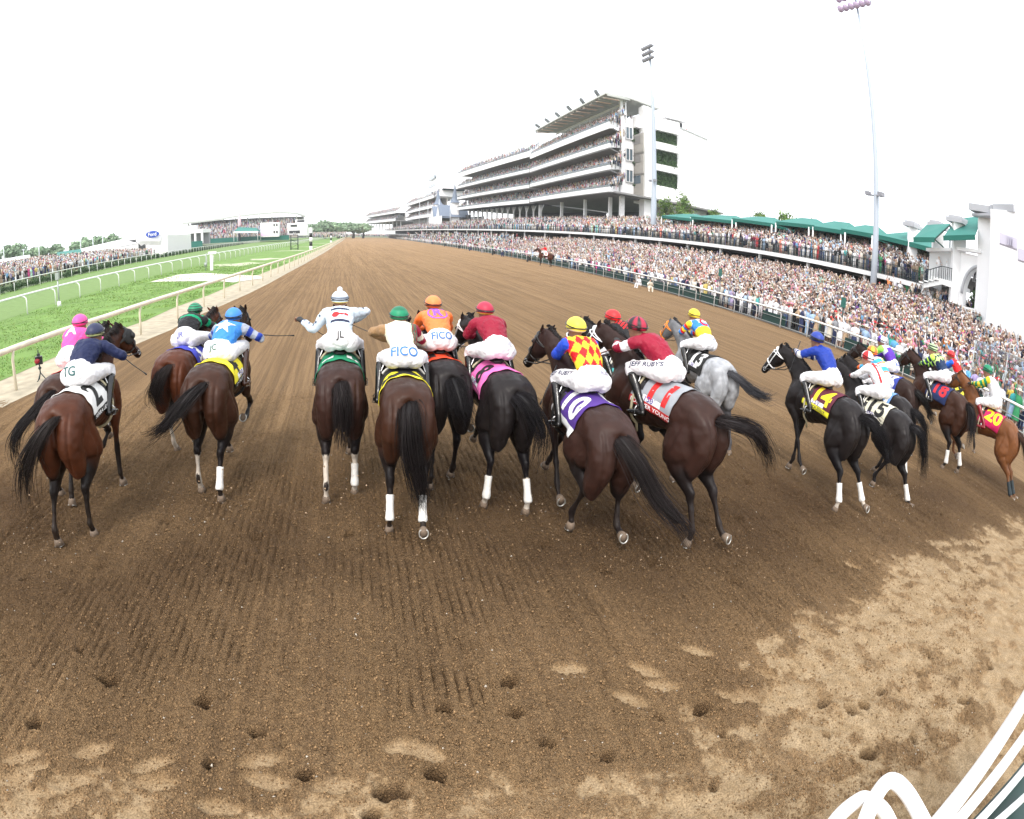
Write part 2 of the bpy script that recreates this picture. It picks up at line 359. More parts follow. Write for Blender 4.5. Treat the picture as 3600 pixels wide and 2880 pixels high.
    for i, (px, py) in enumerate(HOLES):
        s = np.where((abs(x - px) < .4) & (abs(y - py) < .4))[0]; q = 1 + 0.3 * math.sin(i * 5.1)
        R = 0.052 * q; dx, dy = x[s] - px, y[s] - py; dx = dx * (1 - .3 * (i % 3 == 0)) + dy * .25 * math.sin(i * 2.3); r = np.sqrt((dx / (1.1 * R)) ** 2 + (dy / R) ** 2) + 0.15 * n2[s] + 0.12 * n3[s]
        k = 1 / (1 + np.exp((r - 1) * 11)); rim = np.exp(-((r - 1.45) / 0.35) ** 2)
        z[s] += -0.115 * k + 0.018 * rim * (0.6 + 0.6 * n3[s]); damp_shade[s] = np.maximum(damp_shade[s], k * 0.95); pack[s] *= 1 - k  # shade inside the hoof holes painted into the colour
    # broad churned ground where the field jumped
    ch = np.exp(-((y - 5.7) / 1.1) ** 2) * loose; z += ch * (0.035 * np.minimum(vnoise(P, 3.6, 11), 0) + 0.02 * vnoise(P, 9, 12))
    pack = np.maximum(pack, base_p)
    e = np.minimum.reduce([(x + 10) / .5, (18 - x) / .5, (y - .2) / .3, (12.5 - y) / 1.0]).clip(0, 1); z *= e
    global GRID; GRID = (xs, ys, z, pack, damp_shade)
    V = np.stack([x, y, z], 1); nx, ny = len(xs), len(ys)
    I = np.arange(nx * ny).reshape(ny, nx); F = np.stack([I[:-1, :-1], I[:-1, 1:], I[1:, 1:], I[1:, :-1]], -1).reshape(-1, 4)
    return V, F, np.stack([pack, damp_shade, groove], 1)
def far_ground():
    g = G(); fl = [(-4, 12.5)]
    def quad(P, c=(0, 0.15, 0)): g.add([(*p, 0) for p in P], [(0, 1, 2, 3)], 0, c)
    V0 = []
    ys = [12.5, 16, 20, 26, 34, 46, 60, 80, 110, 150, 210, 300, 420, 560]
    for a, b in zip(ys[:-1], ys[1:]):
        xa = [-10 + SL * (a - 12.5), 18 + SL * (a - 12.5), 34 + SL * a]; xb = [-10 + SL * (b - 12.5), 18 + SL * (b - 12.5), 34 + SL * b]
        ca = 0.15 * max(0, 1 - a / 60); cb = 0.15 * max(0, 1 - b / 60)
        for k in (0, 1):
            g.add([(xa[k], a, 0), (xa[k + 1], a, 0), (xb[k + 1], b, 0), (xb[k], b, 0)], [(0, 1, 2, 3)], 0, [(0, ca, 0), (0, ca, 0), (0, cb, 0), (0, cb, 0)])
    g.add([(18, -12, 0), (34, -12, 0), (34, 4, 0), (18, 4, 0), (34 + SL * 12.5, 12.5, 0), (18, 12.5, 0)], [(0, 1, 2, 3), (3, 2, 4, 5)], 0, [(.6, .1, 0), (.6, .1, 0), (.3, .1, 0), (.5, .1, 0), (0, .15, 0), (0, .15, 0)]); quad([(-14, -12), (-10, -12), (-10, 12.5), (-14, 12.5)], (0.25, 0.1, 0))
    quad([(-10, -12), (18, -12), (18, .2), (-10, .2)], (0.9, 0.1, 0))
    return g
V, F, C = near_ground()
fg = far_ground(); FV = fg.verts(); nV = len(V)
me_F = np.vstack([F, np.array(fg.F) + nV])
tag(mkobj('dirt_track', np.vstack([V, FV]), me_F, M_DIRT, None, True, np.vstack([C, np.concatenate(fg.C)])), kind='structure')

# clods and small stones lying on the loose dirt
def clods():
    xs, ys, z, pack, damp_shade = GRID; n = 230000; y = 1.7 + 9.5 * rng.random(n) ** 1.7; x = rng.uniform(-1, 1, n) * (2.6 + 1.25 * y) + .32 * y + .3
    ix, iy = np.clip(np.searchsorted(xs, x), 0, len(xs) - 1), np.clip(np.searchsorted(ys, y), 0, len(ys) - 1); g = iy * len(xs) + ix
    keep = (rng.random(n) > pack[g] * .8) & (rng.random(n) > damp_shade[g] * .55) & (x < 11); x, y, g = x[keep], y[keep], g[keep]; n = len(x); r = (.0032 + .0070 * rng.random(n) ** 2.6) * (1 + .06 * (y - 2)) * np.clip((11.5 - y) / 4, .15, 1)
    B = np.array([(1, 0, 0), (0, 1, 0), (-1, 0, 0), (0, -1, 0), (0, 0, 1), (0, 0, -1.)]); F = np.array([(0, 1, 4), (1, 2, 4), (2, 3, 4), (3, 0, 4), (1, 0, 5), (2, 1, 5), (3, 2, 5), (0, 3, 5)])
    V = (B[None] + rng.normal(0, .33, (n, 6, 3))) * r[:, None, None]; V += np.stack([x, y, z[g] + r * .35], 1)[:, None]
    FF = (F[None] + (np.arange(n) * 6)[:, None, None]).reshape(-1, 3)
    c = np.where(rng.random(n)[:, None] < .012, [[.50, .44, .36]], [[.27, .17, .087]]) * rng.uniform(.62, 1.3, n)[:, None] * (1 - .45 * damp_shade[g])[:, None] * (1 - .18 * pack[g])[:, None]
    tag(mkobj('dirt_clods', V.reshape(-1, 3), FF, mat('clod', attr='Col', rough=0.95, spec=.1), None, False, np.repeat(c, 6, 0)), kind='stuff')
    n = 420; P = []      # dirt thrown up behind the hooves
    for hx, hy in [(-2.9, 5.5), (-1.5, 6.6), (-.1, 6.6), (.8, 5.8), (2.0, 6.2), (3.0, 5.3), (4.3, 5.3), (7.7, 6.0), (9.6, 6.5), (13.8, 7.6), (15, 6.4)]: P += [(hx + rng.normal(0, .35), hy - abs(rng.normal(0, .35)), abs(rng.normal(.1, .3)) + .02) for _ in range(34)]
    P = np.array(P); n = len(P); V = (B[None] + rng.normal(0, .33, (n, 6, 3))) * rng.uniform(.003, .011, n)[:, None, None] + P[:, None]; FF = (F[None] + (np.arange(n) * 6)[:, None, None]).reshape(-1, 3)
    tag(mkobj('flying_dirt', V.reshape(-1, 3), FF, MATS['clod'], None, False, np.repeat(np.array([[.36, .26, .17]]) * rng.uniform(.6, 1.4, n)[:, None], 6, 0)), kind='stuff')
clods()

M_GRASSG = mat('turf', (0.15, 0.25, 0.065), 0.9, var=0.20, vscale=0.6, bump=0.8, bscale=40, spec=0.2, detail=8, bdist=.03)
M_SAND = mat('sand_strip', (0.38, 0.33, 0.24), 0.95, var=0.22, vscale=2.5, bump=0.5, bscale=30, detail=8)
RAIL_A = [(-9.2, -3), (-8.8, 6), (-7.9, 12), (-6.95, 18), (-6.3, 24), (-5.75, 31), (-5.2, 40), (-4.2, 62), (-3.3, 90), (-2.3, 130), (-0.4, 225), (2.2, 355), (5.3, 510)]
def ax(y): return float(np.interp(y, [p[1] for p in RAIL_A], [p[0] for p in RAIL_A]))
def strip(name, left, right, ys, z, m, kind='structure'):
    L = [(left(y), y, z) for y in ys]; R = [(right(y), y, z) for y in ys]; n = len(ys)
    o = mkobj(name, L + R, [(i, n + i, n + i + 1, i + 1) for i in range(n - 1)], m); return tag(o, kind=kind)
YS = [-12, 0, 6, 9, 12, 15, 18, 21, 24, 28, 33, 40, 50, 62, 80, 100, 130, 180, 260, 400, 560]
strip('sand_strip', lambda y: ax(y) - 1.6, lambda y: ax(y) + 0.75 - 0.25 * min(1, y / 200) + .12 * math.sin(y), YS, 0.004, M_SAND)
g = G(); s = 1800
g.add([(-s, -s, -.4), (s, -s, -.4), (s, s, -.4), (-s, s, -.4)], [(0, 1, 2, 3)]); tag(g.build('ground', mat('far_ground', (0.10, 0.13, 0.06), 0.95, var=.2, vscale=.05)), kind='structure')
strip('turf', lambda y: -33.2 - .02 * max(0, y - 60), lambda y: ax(y) - 1.45 - .12 * math.sin(y * .7), YS, 0.012, M_GRASSG)
# mown stripes of the turf course
strip('turf_course', lambda y: -31.0 - .02 * max(0, y - 60), lambda y: -17.6 + .03 * (min(y, 190) - 35), YS, 0.018, mat('turf_mown', (0.15, 0.23, 0.075), 0.9, var=0.12, vscale=2.0, bump=.4, bscale=50, spec=0.2))
P = [(-14.6, 47.5), (-14.2, 54.6), (-12, 55), (-7.6, 49.0), (-6.2, 47.6), (-5.3, 44.5), (-7.0, 41.5), (-8.6, 43.6), (-11.5, 45.5)]
g = G(); g.add([(*p, 0.03) for p in P], [list(range(len(P)))[::-1]]); tag(g.build('path', mat('pale_gravel', (0.62, 0.58, 0.5), .9, var=.12, vscale=3)), kind='structure')
for i, (cx, cy, w, h) in enumerate([(-11.0, 68, 5, 7), (-9.5, 80, 4, 6), (-8.5, 118, 8, 4), (-7.2, 152, 7, 4), (-6.0, 205, 7, 5)]):
    g = G(); g.add([(cx + w / 2 * math.cos(a) * (1 + .3 * math.sin(3 * a + i)), cy + h / 2 * math.sin(a) * (1 + .3 * math.cos(5 * a)), 0.03) for a in np.arange(0, 6.28, .2)], [list(range(32))])
    tag(g.build('path', mat('worn_patch', (0.42, 0.45, 0.3), .95, var=.25, vscale=1.2)), kind='structure')
# grass blades near the rail
def grass():
    n = 34000; t = rng.random(n); y = 9 + 60 * t ** 1.7; xr = np.interp(y, [p[1] for p in RAIL_A], [p[0] for p in RAIL_A]) - 1.6
    x = xr - (rng.random(n) ** 1.2) * (xr + 17.2 - .03 * (y - 35)); keep = vnoise(np.stack([x, y, 0 * x], 1), .9, 21) > -.35
    x, y = x[keep], y[keep]; n = len(x); h = rng.uniform(.025, .07, n) * (1 + .5 * vnoise(np.stack([x, y, 0 * x], 1), .5, 3)); a = rng.uniform(0, 6.28, n); w = .009 + .0006 * y
    dx, dy = np.cos(a) * w, np.sin(a) * w; lx, ly = rng.normal(0, .05, n), rng.normal(0, .05, n); zb = np.full(n, .012)
    V = np.stack([np.stack([x - dx, y - dy, zb], 1), np.stack([x + dx, y + dy, zb], 1), np.stack([x + lx, y + ly, zb + h], 1)], 1).reshape(-1, 3)
    c = np.stack([.14 + .06 * rng.random(n), .235 + .07 * rng.random(n), .055 + .03 * rng.random(n)], 1)
    o = mkobj('grass', V, np.arange(3 * n).reshape(-1, 3), mat('grass_blade', attr='Col', rough=.8, spec=.2), None, False, np.repeat(c, 3, 0))
    tag(o, 'tufted green grass between the tan rail and the white rail', 'grass', kind='stuff')
grass()
# ------------------------------------------------------------------ rails
M_TAN = mat('weathered_tan_paint', (.68, .62, .49), .6, var=.12, vscale=4)
M_WPAINT = mat('white_paint', (.80, .80, .80), .45)
M_ALU = mat('white_rail_plastic', (.74, .76, .74), .5, var=.05, vscale=3)
M_GALV = mat('galvanised_steel', (.35, .38, .37), .45, .3)
M_DKGREEN = mat('dark_green_paint', (.010, .055, .045), .55)
M_NET = mat('green_netting', (.012, .045, .038), .85)
M_IRON = mat('dark_rail_iron', (.02, .035, .035), .5)
def rail(label, path, z, w, h, mbar, post, spacing, group=None, name='fence', nmax=95, y0=0, dense=None):
    root = empty(name, (path[0][0], path[0][1], 0), 0, label, 'fence', group); O = np.array((path[0][0], path[0][1], 0.0))
    g = G(); P = [np.array((x, y, z)) - O for x, y in path]
    g.add(*loft([(*p, w / 2, h / 2) for p in P], 10, 1)); g.build('rail_bar', mbar, root, True)
    pts = []; d = 0; seg = np.array([p[:2] for p in P]); L = np.concatenate([[0], np.cumsum(np.linalg.norm(np.diff(seg, axis=0), axis=1))]); s = spacing * .5
    while s < L[-1]:
        i = max(0, np.searchsorted(L, s) - 1); t = (s - L[i]) / (L[i + 1] - L[i]); q = seg[i] * (1 - t) + seg[i + 1] * t; dr = (seg[i + 1] - seg[i]) / (L[i + 1] - L[i]); pts.append((q, dr)); s += spacing
    rest = G()
    for k, (q, dr) in enumerate(pts):
        g = G() if k < nmax else rest; post(g, np.array((*q, 0.0)), np.array((*dr, 0.0)))
        if k < nmax: g.build('post', mbar if mbar in (M_TAN,) else M_WPAINT, root, True)
    if rest.n: tag(rest.build('post', mbar if mbar in (M_TAN,) else M_WPAINT, root, True), kind='stuff')
    return root, pts, O
def pA(g, q, d):
    g.tube([q + (0, 0, -.05), q + (0, 0, .75), q + (.05, 0, .98)], [.04, .038, .034], 8); 
def pB(g, q, d):          # gooseneck: the post stands outside, its arm bends over to carry the rail
    n = np.array((-d[1], d[0], 0)); b = q - n * .30
    g.tube([b + (0, 0, -.05), b + (0, 0, .78), b + n * .03 + (0, 0, .92), b + n * .12 + (0, 0, 1.0), q + (0, 0, 1.03)], [.038, .036, .036, .036, .034], 8)
def pC(g, q, d): g.tube([q + (0, 0, -.05), q + (0, 0, 1.0)], [.035, .035], 6)
rail('tan weathered inner rail of the dirt track with slim posts', RAIL_A, 1.02, .17, .15, M_TAN, pA, 3.62)
PB = [(-17.6, 8)] + [(-17.2 + .03 * (y - 35), y) for y in (20, 35, 60, 90, 130, 180)] + [(-11.6, 260), (-7, 420), (-3, 560)]
rail('white rail with gooseneck posts on the near side of the turf course', PB, 1.10, .16, .13, M_ALU, pB, 3.6)
PC = [(-31.0, 20), (-31.4, 54), (-32.3, 85), (-33.4, 130), (-34.8, 195), (-36, 290)]
rail('white straight-posted rail on the far side of the turf course, in front of the hedge', PC, 1.12, .11, .10, M_ALU, pC, 3.1)
def ox(y, x0=27.6): return x0 + SL * y
PD = [(ox(y), y) for y in (11.0, 20, 40, 70, 110, 160)] + [(32, 230), (35.5, 330), (37, 420)]
rt, pts, O = rail('white outer rail of the dirt track along the standing crowd', PD, 1.17, .19, .12, M_ALU, pB, 3.0)
g = G()
for a, b in zip(PD[:-1], PD[1:]):
    for z, r in ((.14, .028), (.62, .022)): g.tube([np.array((a[0] + .3, a[1], z)) - O, np.array((b[0] + .3, b[1], z)) - O], r, 6)
g.build('lower_rail', M_GALV, rt, True)
rr = random.Random(3)
for k in range(0, 60):      # dark netting panels low on the rail, with gaps
    y = 12 + k * 3.0 + (0 if k < 30 else (k - 30) * 1.2); 
    if rr.random() < .38 and k < 24: continue
    x = ox(y) + .36; g = G(); g.box((x - O[0] + .03, y + 1.4 - O[1], .46), (.02, 2.7 if k < 30 else 3.6, .72)); g.build('netting_panel', M_NET, rt)
# free-standing crowd barrier just behind the rail
g = G(); 
bar = empty('fence', (ox(11) + 1.0, 11, 0), 0, 'thin dark steel crowd barrier directly behind the white outer rail', 'fence'); O2 = np.array((ox(11) + 1.0, 11, 0))
for z in (1.05, .55): g.tube([np.array((ox(y) + 1.0, y, z)) - O2 for y in (11, 60, 120)], .02, 6)
g.build('rail_bar', M_IRON, bar, True)
for k in range(36):
    y = 12 + 3 * k; g = G(); g.tube([np.array((ox(y) + 1.0, y, 0)) - O2, np.array((ox(y) + 1.0, y, 1.06)) - O2], .022, 6); g.build('post', M_IRON, bar, True)
# clear screen on the near right
M_PLEXI = bpy.data.materials.new('clear_panel'); M_PLEXI.use_nodes = True
_n, _l = M_PLEXI.node_tree.nodes, M_PLEXI.node_tree.links; _n.clear()
_t = _n.new('ShaderNodeBsdfTransparent'); _t.inputs[0].default_value = (.86, .90, .95, 1); _g = _n.new('ShaderNodeBsdfGlossy'); _g.inputs['Roughness'].default_value = .08
_m = _n.new('ShaderNodeMixShader'); _m.inputs[0].default_value = .14; _o = _n.new('ShaderNodeOutputMaterial')
_l.new(_t.outputs[0], _m.inputs[1]); _l.new(_g.outputs[0], _m.inputs[2]); _l.new(_m.outputs[0], _o.inputs[0])
px = empty('screen_fence', (29.6, 8, 0), 0, 'clear plastic screen fence with steel frame at the right edge', 'fence')
A, B = np.array((0, 0, 0.)), np.array((.35, 9.6, 0.))
for k in range(4):
    a, b = A + (B - A) * k / 4, A + (B - A) * (k + 1) / 4
    g = G(); g.bar(a + (0, 0, 1.9), b + (0, 0, 1.9), .02, 2.35); g.build('panel', M_PLEXI, px)
    g = G(); g.tube([a, a + (0, 0, 3.1)], .035, 8); g.build('post', M_GALV, px, True)
g = G(); g.tube([A + (0, 0, 3.1), B + (0, 0, 3.1)], .03, 8); g.tube([A + (0, 0, .7), B + (0, 0, .7)], .03, 8); g.tube([B, B + (0, 0, 3.1)], .035, 8); g.build('frame', M_GALV, px, True)
# furlong poles, marker, scaffold tower, small things along the inner rail
def striped_pole(x, y, h, label):
    r = empty('furlong_pole', (x, y, 0), 0, label, 'pole', 'striped furlong poles'); n = 4; 
    for k in range(n):
        g = G(); g.add(*loft([(0, 0, h * k / n, .28, .28), (0, 0, h * (k + 1) / n, .28, .28)], 16, 1)); g.build('band', M_WPAINT if k % 2 == 0 else mat('black_paint', (.01, .01, .01), .5), r, True)
    g = G(); g.add(*ball((0, 0, h), (.28, .28, .06), 14, 6)); g.build('cap', M_WPAINT, r, True)
striped_pole(-5.5 + .2, 118, 3.35, 'nearest black and white striped furlong pole by the inner rail')
striped_pole(-2.9, 215, 3.35, 'second, farther black and white striped furlong pole')
striped_pole(1.0, 330, 3.35, 'farthest, tiny striped furlong pole near the bend')
r = empty('marker_post', (-11.9, 58.6, 0), 0, 'tall white marker post with box top on the grass', 'post')
g = G(); g.box((0, 0, .8), (.26, .24, 1.6)); g.build('shaft', M_WPAINT, r); g = G(); g.box((.1, 0, 1.7), (.75, .4, .24)); g.build('cap', M_WPAINT, r)
g = G(); g.tube([(-.6, .1, 0), (-.55, .1, 1.0), (-.5, .1, 1.7)], .05, 8); g.box((-.6, .1, .6), (.24, .2, .4)); g.build('bracket', M_GALV, r, True)
r = empty('post', (-16.2, 34.0, 0), 0, 'slim grey sensor post beside the white gooseneck rail', 'post')
g = G(); g.tube([(0, 0, 0), (0, 0, 1.75)], .05, 8); g.build('shaft', M_GALV, r, True); g = G(); g.box((0, 0, 1.8), (.22, .2, .42)); g.build('head', M_GALV, r); g = G(); g.add(*loft([(0, 0, 0, .14, .14), (0, 0, .3, .1, .1)], 10, 1)); g.build('base', M_WPAINT, r, True)
r = empty('scaffold_tower', (-8.9, 126, 0), 0, 'thin dark scaffold camera tower on the grass beside the striped pole', 'tower')
g = G()
for sx in (-.7, .7):
    for sy in (-.7, .7): g.tube([(sx, sy, 0), (sx, sy, 3.0)], .05, 6)
for z in (.2, 1.2, 2.2, 3.0):
    for s in (-.7, .7): g.tube([(-.7, s, z), (.7, s, z)], .035, 6); g.tube([(s, -.7, z), (s, .7, z)], .035, 6)
g.tube([(-.7, -.7, .2), (.7, -.7, 1.2), (-.7, -.7, 2.2)], .03, 6); g.build('frame', M_IRON, r, True)
g = G(); g.box((0, 0, 1.95), (1.6, 1.6, .06)); g.build('platform', M_DKGREEN, r)
# small remote camera on a tripod under the tan rail
r = empty('remote_camera', (-7.45, 14.1, 0), 0, 'small black remote camera on a mini tripod beside a tan rail post', 'camera')
for a in (.3, 2.4, 4.5): g = G(); g.tube([(0, 0, .20), (.13 * math.cos(a), .13 * math.sin(a), .02), (.19 * math.cos(a), .19 * math.sin(a), .0)], [.016, .014, .012], 6); g.build('leg', M_IRON, r, True)
g = G(); g.tube([(0, 0, .18), (0, 0, .42)], .018, 8); g.add(*ball((0, 0, .32), .045, 10, 6)); g.build('stem', M_IRON, r, True)
g = G(); g.box((0, 0, .52), (.19, .15, .20), .4); g.build('camera_body', mat('camera_black', (.012, .012, .014), .4), r); g = G(); g.tube([(0, -.05, .52), (.0, -.15, .52)], .06, 12); g.build('lens', mat('lens_red', (.35, .02, .03), .3), r, True)
g = G(); g.box((0, 0, .66), (.06, .08, .06)); g.tube([(0, 0, .66), (0, 0, .78)], .016, 6); g.build('receiver', M_IRON, r)
# hedge bushes behind the far rail
M_LEAF = mat('hedge_leaf', attr='Col', rough=.7, spec=.3)
def leaf_cloud(C, R, n, size, seed, c0, c1, low=.0):
    rg = np.random.default_rng(seed); d = rg.standard_normal((n, 3)); d /= np.linalg.norm(d, axis=1, keepdims=True); rad = rg.random(n) ** .4
    i = rg.integers(0, len(C), n); P = C[i] + d * rad[:, None] * R[i]; keep = P[:, 2] > low; P, d = P[keep], d[keep]; n = len(P)
    A = rg.standard_normal((n, 3)); A /= np.linalg.norm(A, axis=1, keepdims=True); B = np.cross(A, d + .3 * rg.standard_normal((n, 3))); B /= np.maximum(np.linalg.norm(B, axis=1, keepdims=True), 1e-6); s = size * rg.uniform(.5, 1.4, n)[:, None]
    V = np.stack([P - A * s, P + B * s * .6, P + A * s, P - B * s * .6], 1).reshape(-1, 3); F = np.arange(4 * n).reshape(-1, 4)
    k = rg.random(n)[:, None]; c = np.array(c0) * (1 - k) + np.array(c1) * k; return V, F, np.repeat(c, 4, 0)
rh = random.Random(5)
hlab = ['hedge bush', 'hedge bush', 'hedge bush', 'hedge bush']
_t = 'first second third fourth fifth sixth seventh eighth ninth tenth eleventh twelfth thirteenth fourteenth fifteenth sixteenth seventeenth eighteenth nineteenth'.split()
ORD = _t + ['twentieth'] + ['twenty-' + q for q in _t[:9]] + ['thirtieth'] + ['thirty-' + q for q in _t[:9]]
for k in range(34):
    y = 40 + k * 4.4 + (k * .22) ** 2; x = np.interp(y, [20, 54, 85, 130, 195, 290], [-32.2, -32.6, -33.5, -34.6, -36, -37.2]); 
    C = np.array([(rh.uniform(-.3, .3), t, .42 + rh.uniform(-.08, .12)) for t in np.linspace(-1.7, 1.7, 7)]); R = np.array([[.45, .5, .48]] * 7)
    V, F, c = leaf_cloud(C, R, 1100 if k < 14 else 500, .075 if k < 14 else .12, 50 + k, (.018, .05, .018), (.07, .13, .05), .02)
    o = mkobj('hedge_bush', V, F, M_LEAF, None, False, c); o.location = (x, y, 0)
    tag(o, ORD[k] + ' ' + hlab[k % 4] + ' counted from the left edge along the far white rail', 'bush', 'hedge bushes behind the far rail')
# ------------------------------------------------------------------ horses
R_ = math.radians
LEGP = dict(S=(8, -49, -22, 8, 0), F=(44, -34, 14, 40, 10), B=(-2, -53, -32, -50, -98), E=(4, -52, -20, -12, -30), T=(60, -55, 30, -10, 0), U=(50, -70, -15, -70, -100), V=(26, -43, -6, 26, 0))
FORP = dict(s=(-35, 2, 0, 22, 0), f=(-15, 38, 30, 40, 30), k=(-20, 52, -62, -100, -120), b=(-50, -22, -26, -50, -80), j=(-25, 45, -10, -60, -80))
M_COAT = mat('horse_coat', attr='Col', rough=0.42, spec=0.20, sheen=0.0, var=0.16, vscale=9, bump=0.22, bscale=30, bdist=.008)
def _coat_gloss():
    n, l = M_COAT.node_tree.nodes, M_COAT.node_tree.links; tc = n.new('ShaderNodeTexCoord'); mp = n.new('ShaderNodeMapping'); mp.inputs['Scale'].default_value = (1, .25, 1)
    t = n.new('ShaderNodeTexNoise'); t.inputs['Scale'].default_value = 16; t.inputs['Detail'].default_value = 8; t.inputs['Roughness'].default_value = .65
    r = n.new('ShaderNodeMapRange'); r.inputs[1].default_value = .3; r.inputs[2].default_value = .7; r.inputs[3].default_value = .30; r.inputs[4].default_value = .62
    l.new(tc.outputs['Object'], mp.inputs[0]); l.new(mp.outputs[0], t.inputs['Vector']); l.new(t.outputs[0], r.inputs[0]); l.new(r.outputs[0], n['Principled BSDF'].inputs['Roughness'])
_coat_gloss()
M_HAIR = mat('horse_hair', attr='Col', rough=0.5, spec=0.18)
M_HOOF = mat('hoof', (0.16, 0.115, 0.08), 0.7, var=.3, vscale=20)
M_SHOE = mat('aluminium_shoe', (0.55, 0.54, 0.5), 0.35, 0.8)
M_WRAP = mat('white_bandage', (0.72, 0.70, 0.66), 0.85, var=.12, vscale=25)
M_WRAPD = mat('dark_bandage', (0.02, 0.03, 0.035), 0.8)
M_LEATH = mat('black_leather', (0.012, 0.011, 0.011), 0.3, spec=0.5)
M_LEATHB = mat('brown_leather', (0.10, 0.03, 0.015), 0.4)
M_WHITE = mat('white_webbing', (0.8, 0.8, 0.8), 0.6)
M_METAL = mat('steel', (0.6, 0.6, 0.6), 0.25, 1.0)
COATS = dict(bay=((.062, .018, .007), (.010, .007, .006)), dbay=((.038, .014, .007), (.008, .006, .006)), black=((.013, .010, .010), (.006, .005, .006)),
             dark=((.024, .011, .008), (.007, .006, .006)), chestnut=((.15, .056, .019), (.13, .05, .018)), grey=((.34, .35, .37), (.09, .09, .10)),
             rbay=((.08, .022, .008), (.012, .008, .007)), liver=((.034, .015, .011), (.011, .008, .008)))
def vang(a):  # sagittal angle from straight down, + forward
    return np.array([0, math.sin(R_(a)), -math.cos(R_(a))])
def make_horse(d):
    root = empty('racehorse', (d['P'][0], d['P'][1], 0), -R_(d['h']), d['label'], 'horse', 'racehorses leaving the gate'); root.scale = (d.get('scale', 1.0),) * 3
    pt = R_(d.get('pitch', 4)); sc_ = d.get('scale', 1.0)
    def T(p, lift=0.0):       # pitch about the hips
        p = np.asarray(p, float); y, z = p[..., 1] - .36, p[..., 2] - 1.3
        return np.stack([p[..., 0], .36 + y * math.cos(pt) - z * math.sin(pt), 1.3 + y * math.sin(pt) + z * math.cos(pt)], -1)
    body = G(); legs = []
    def L(secs, n=18, sub=3, tr=True, lat=(1, 0, 0)):
        S = np.array(secs, float)
        if tr: S[:, :3] = T(S[:, :3])
        body.add(*loft(S, n, sub, lat))
    L([(0, .0, 1.30, .07, .10), (0, .05, 1.29, .19, .20), (0, .17, 1.30, .262, .272), (0, .36, 1.315, .288, .287), (0, .58, 1.31, .272, .262), (0, .8, 1.28, .258, .272),
       (0, 1.0, 1.25, .27, .305), (0, 1.2, 1.235, .262, .335), (0, 1.38, 1.25, .228, .34), (0, 1.52, 1.28, .185, .27), (0, 1.63, 1.30, .10, .15)], 24, 4)
    L([(0, .95, 1.50, .07, .07), (0, 1.15, 1.53, .075, .10), (0, 1.35, 1.53, .07, .12), (0, 1.5, 1.47, .07, .12)])
    for s in (-1, 1):
        L([(s * .10, .60, 1.43, .10, .10), (s * .115, .36, 1.42, .155, .165), (s * .128, .16, 1.31, .155, .19), (s * .138, .07, 1.14, .138, .17), (s * .148, .09, .98, .120, .145), (s * .158, .10, .86, .098, .12), (s * .16, .11, .76, .06, .08)])
        L([(s * .13, 1.52, 1.05, .08, .10), (s * .15, 1.42, 1.2, .10, .17), (s * .13, 1.30, 1.38, .08, .15), (s * .08, 1.22, 1.52, .04, .07)])
    hooves = []; wraps = []
    minz = 9
    for s, pose, wr in ((-1, d['hl'][0], d['wr'][0]), (1, d['hl'][1], d['wr'][1])):
        a = LEGP[pose] if isinstance(pose, str) else pose; sp = d.get('spread', 0.0) * s
        hip = T((s * .135, .36, 1.22)); a = np.array(a, float); a[:2] += math.degrees(pt) * .5
        st = hip + .30 * vang(a[0]) + (s * .062, .04, 0); hk = st + .50 * vang(a[1]) + (-s * .028 + sp * .5, 0, 0); ft = hk + .415 * vang(a[2]) + (sp * .5, 0, 0); co = ft + .12 * vang(a[3]); so = co + .075 * vang(a[4])
        bk = np.array([0, -1, 0]); l = lambda p, q, t: p * (1 - t) + q * t
        L([(*(hip + (s * .00, -.06, .06)), .15, .22), (*l(hip, st, .5) + (s * .012, -.075, 0), .152, .235), (*l(hip, st, .95) + (s * .01, -.09, 0), .138, .205), (*l(st, hk, .20) + (-s * .012, -.045, 0), .122, .170),
           (*l(st, hk, .42) + (0, -.015, 0), .104, .135), (*l(st, hk, .68), .078, .098), (*l(st, hk, .90), .054, .074), (*hk + (0, -.008, 0), .050, .068), (*l(hk, ft, .14), .041, .055), (*l(hk, ft, .35), .032, .040),
           (*l(hk, ft, .75), .031, .038), (*ft, .040, .046), (*l(ft, co, .5), .032, .036), (*co, .041, .045)], 14, 3, False)
        L([(*l(hk, st, .22) + (0, -.055, 0), .016, .02), (*hk + (0, -.05, .03), .024, .03), (*l(hk, ft, .2) + (0, -.03, 0), .018, .022)], 8, 2, False)
        hooves.append((co, so, a[4])); wraps.append((hk, ft, wr, .034, .041)); legs.append((hip, st, hk, ft, co))
        minz = min(minz, so[2])
    for s, pose, wr in ((-1, d['fl'][0], d['wr'][2]), (1, d['fl'][1], d['wr'][3])):
        a = np.array(FORP[pose] if isinstance(pose, str) else pose, float)
        sh = T((s * .135, 1.52, 1.12)); el = sh + .24 * vang(a[0] + math.degrees(pt) * .5) + (s * .02, 0, 0); kn = el + .46 * vang(a[1]) + (-s * .03, 0, 0); ft = kn + .31 * vang(a[2]); co = ft + .11 * vang(a[3]); so = co + .07 * vang(a[4])
        l = lambda p, q, t: p * (1 - t) + q * t
        L([(*sh, .08, .15), (*l(sh, el, .7) + (0, .01, 0), .08, .125), (*l(el, kn, .12), .065, .095), (*l(el, kn, .4), .048, .062), (*l(el, kn, .8), .036, .042), (*kn, .042, .046), (*l(kn, ft, .2), .034, .038),
           (*l(kn, ft, .6), .030, .034), (*ft, .037, .041), (*l(ft, co, .5), .027, .030), (*co, .036, .040)], 12, 3, False)
        hooves.append((co, so, a[4])); wraps.append((kn, ft, wr, .028, .032)); legs.append((sh, el, kn, ft, co))
        minz = min(minz, so[2])
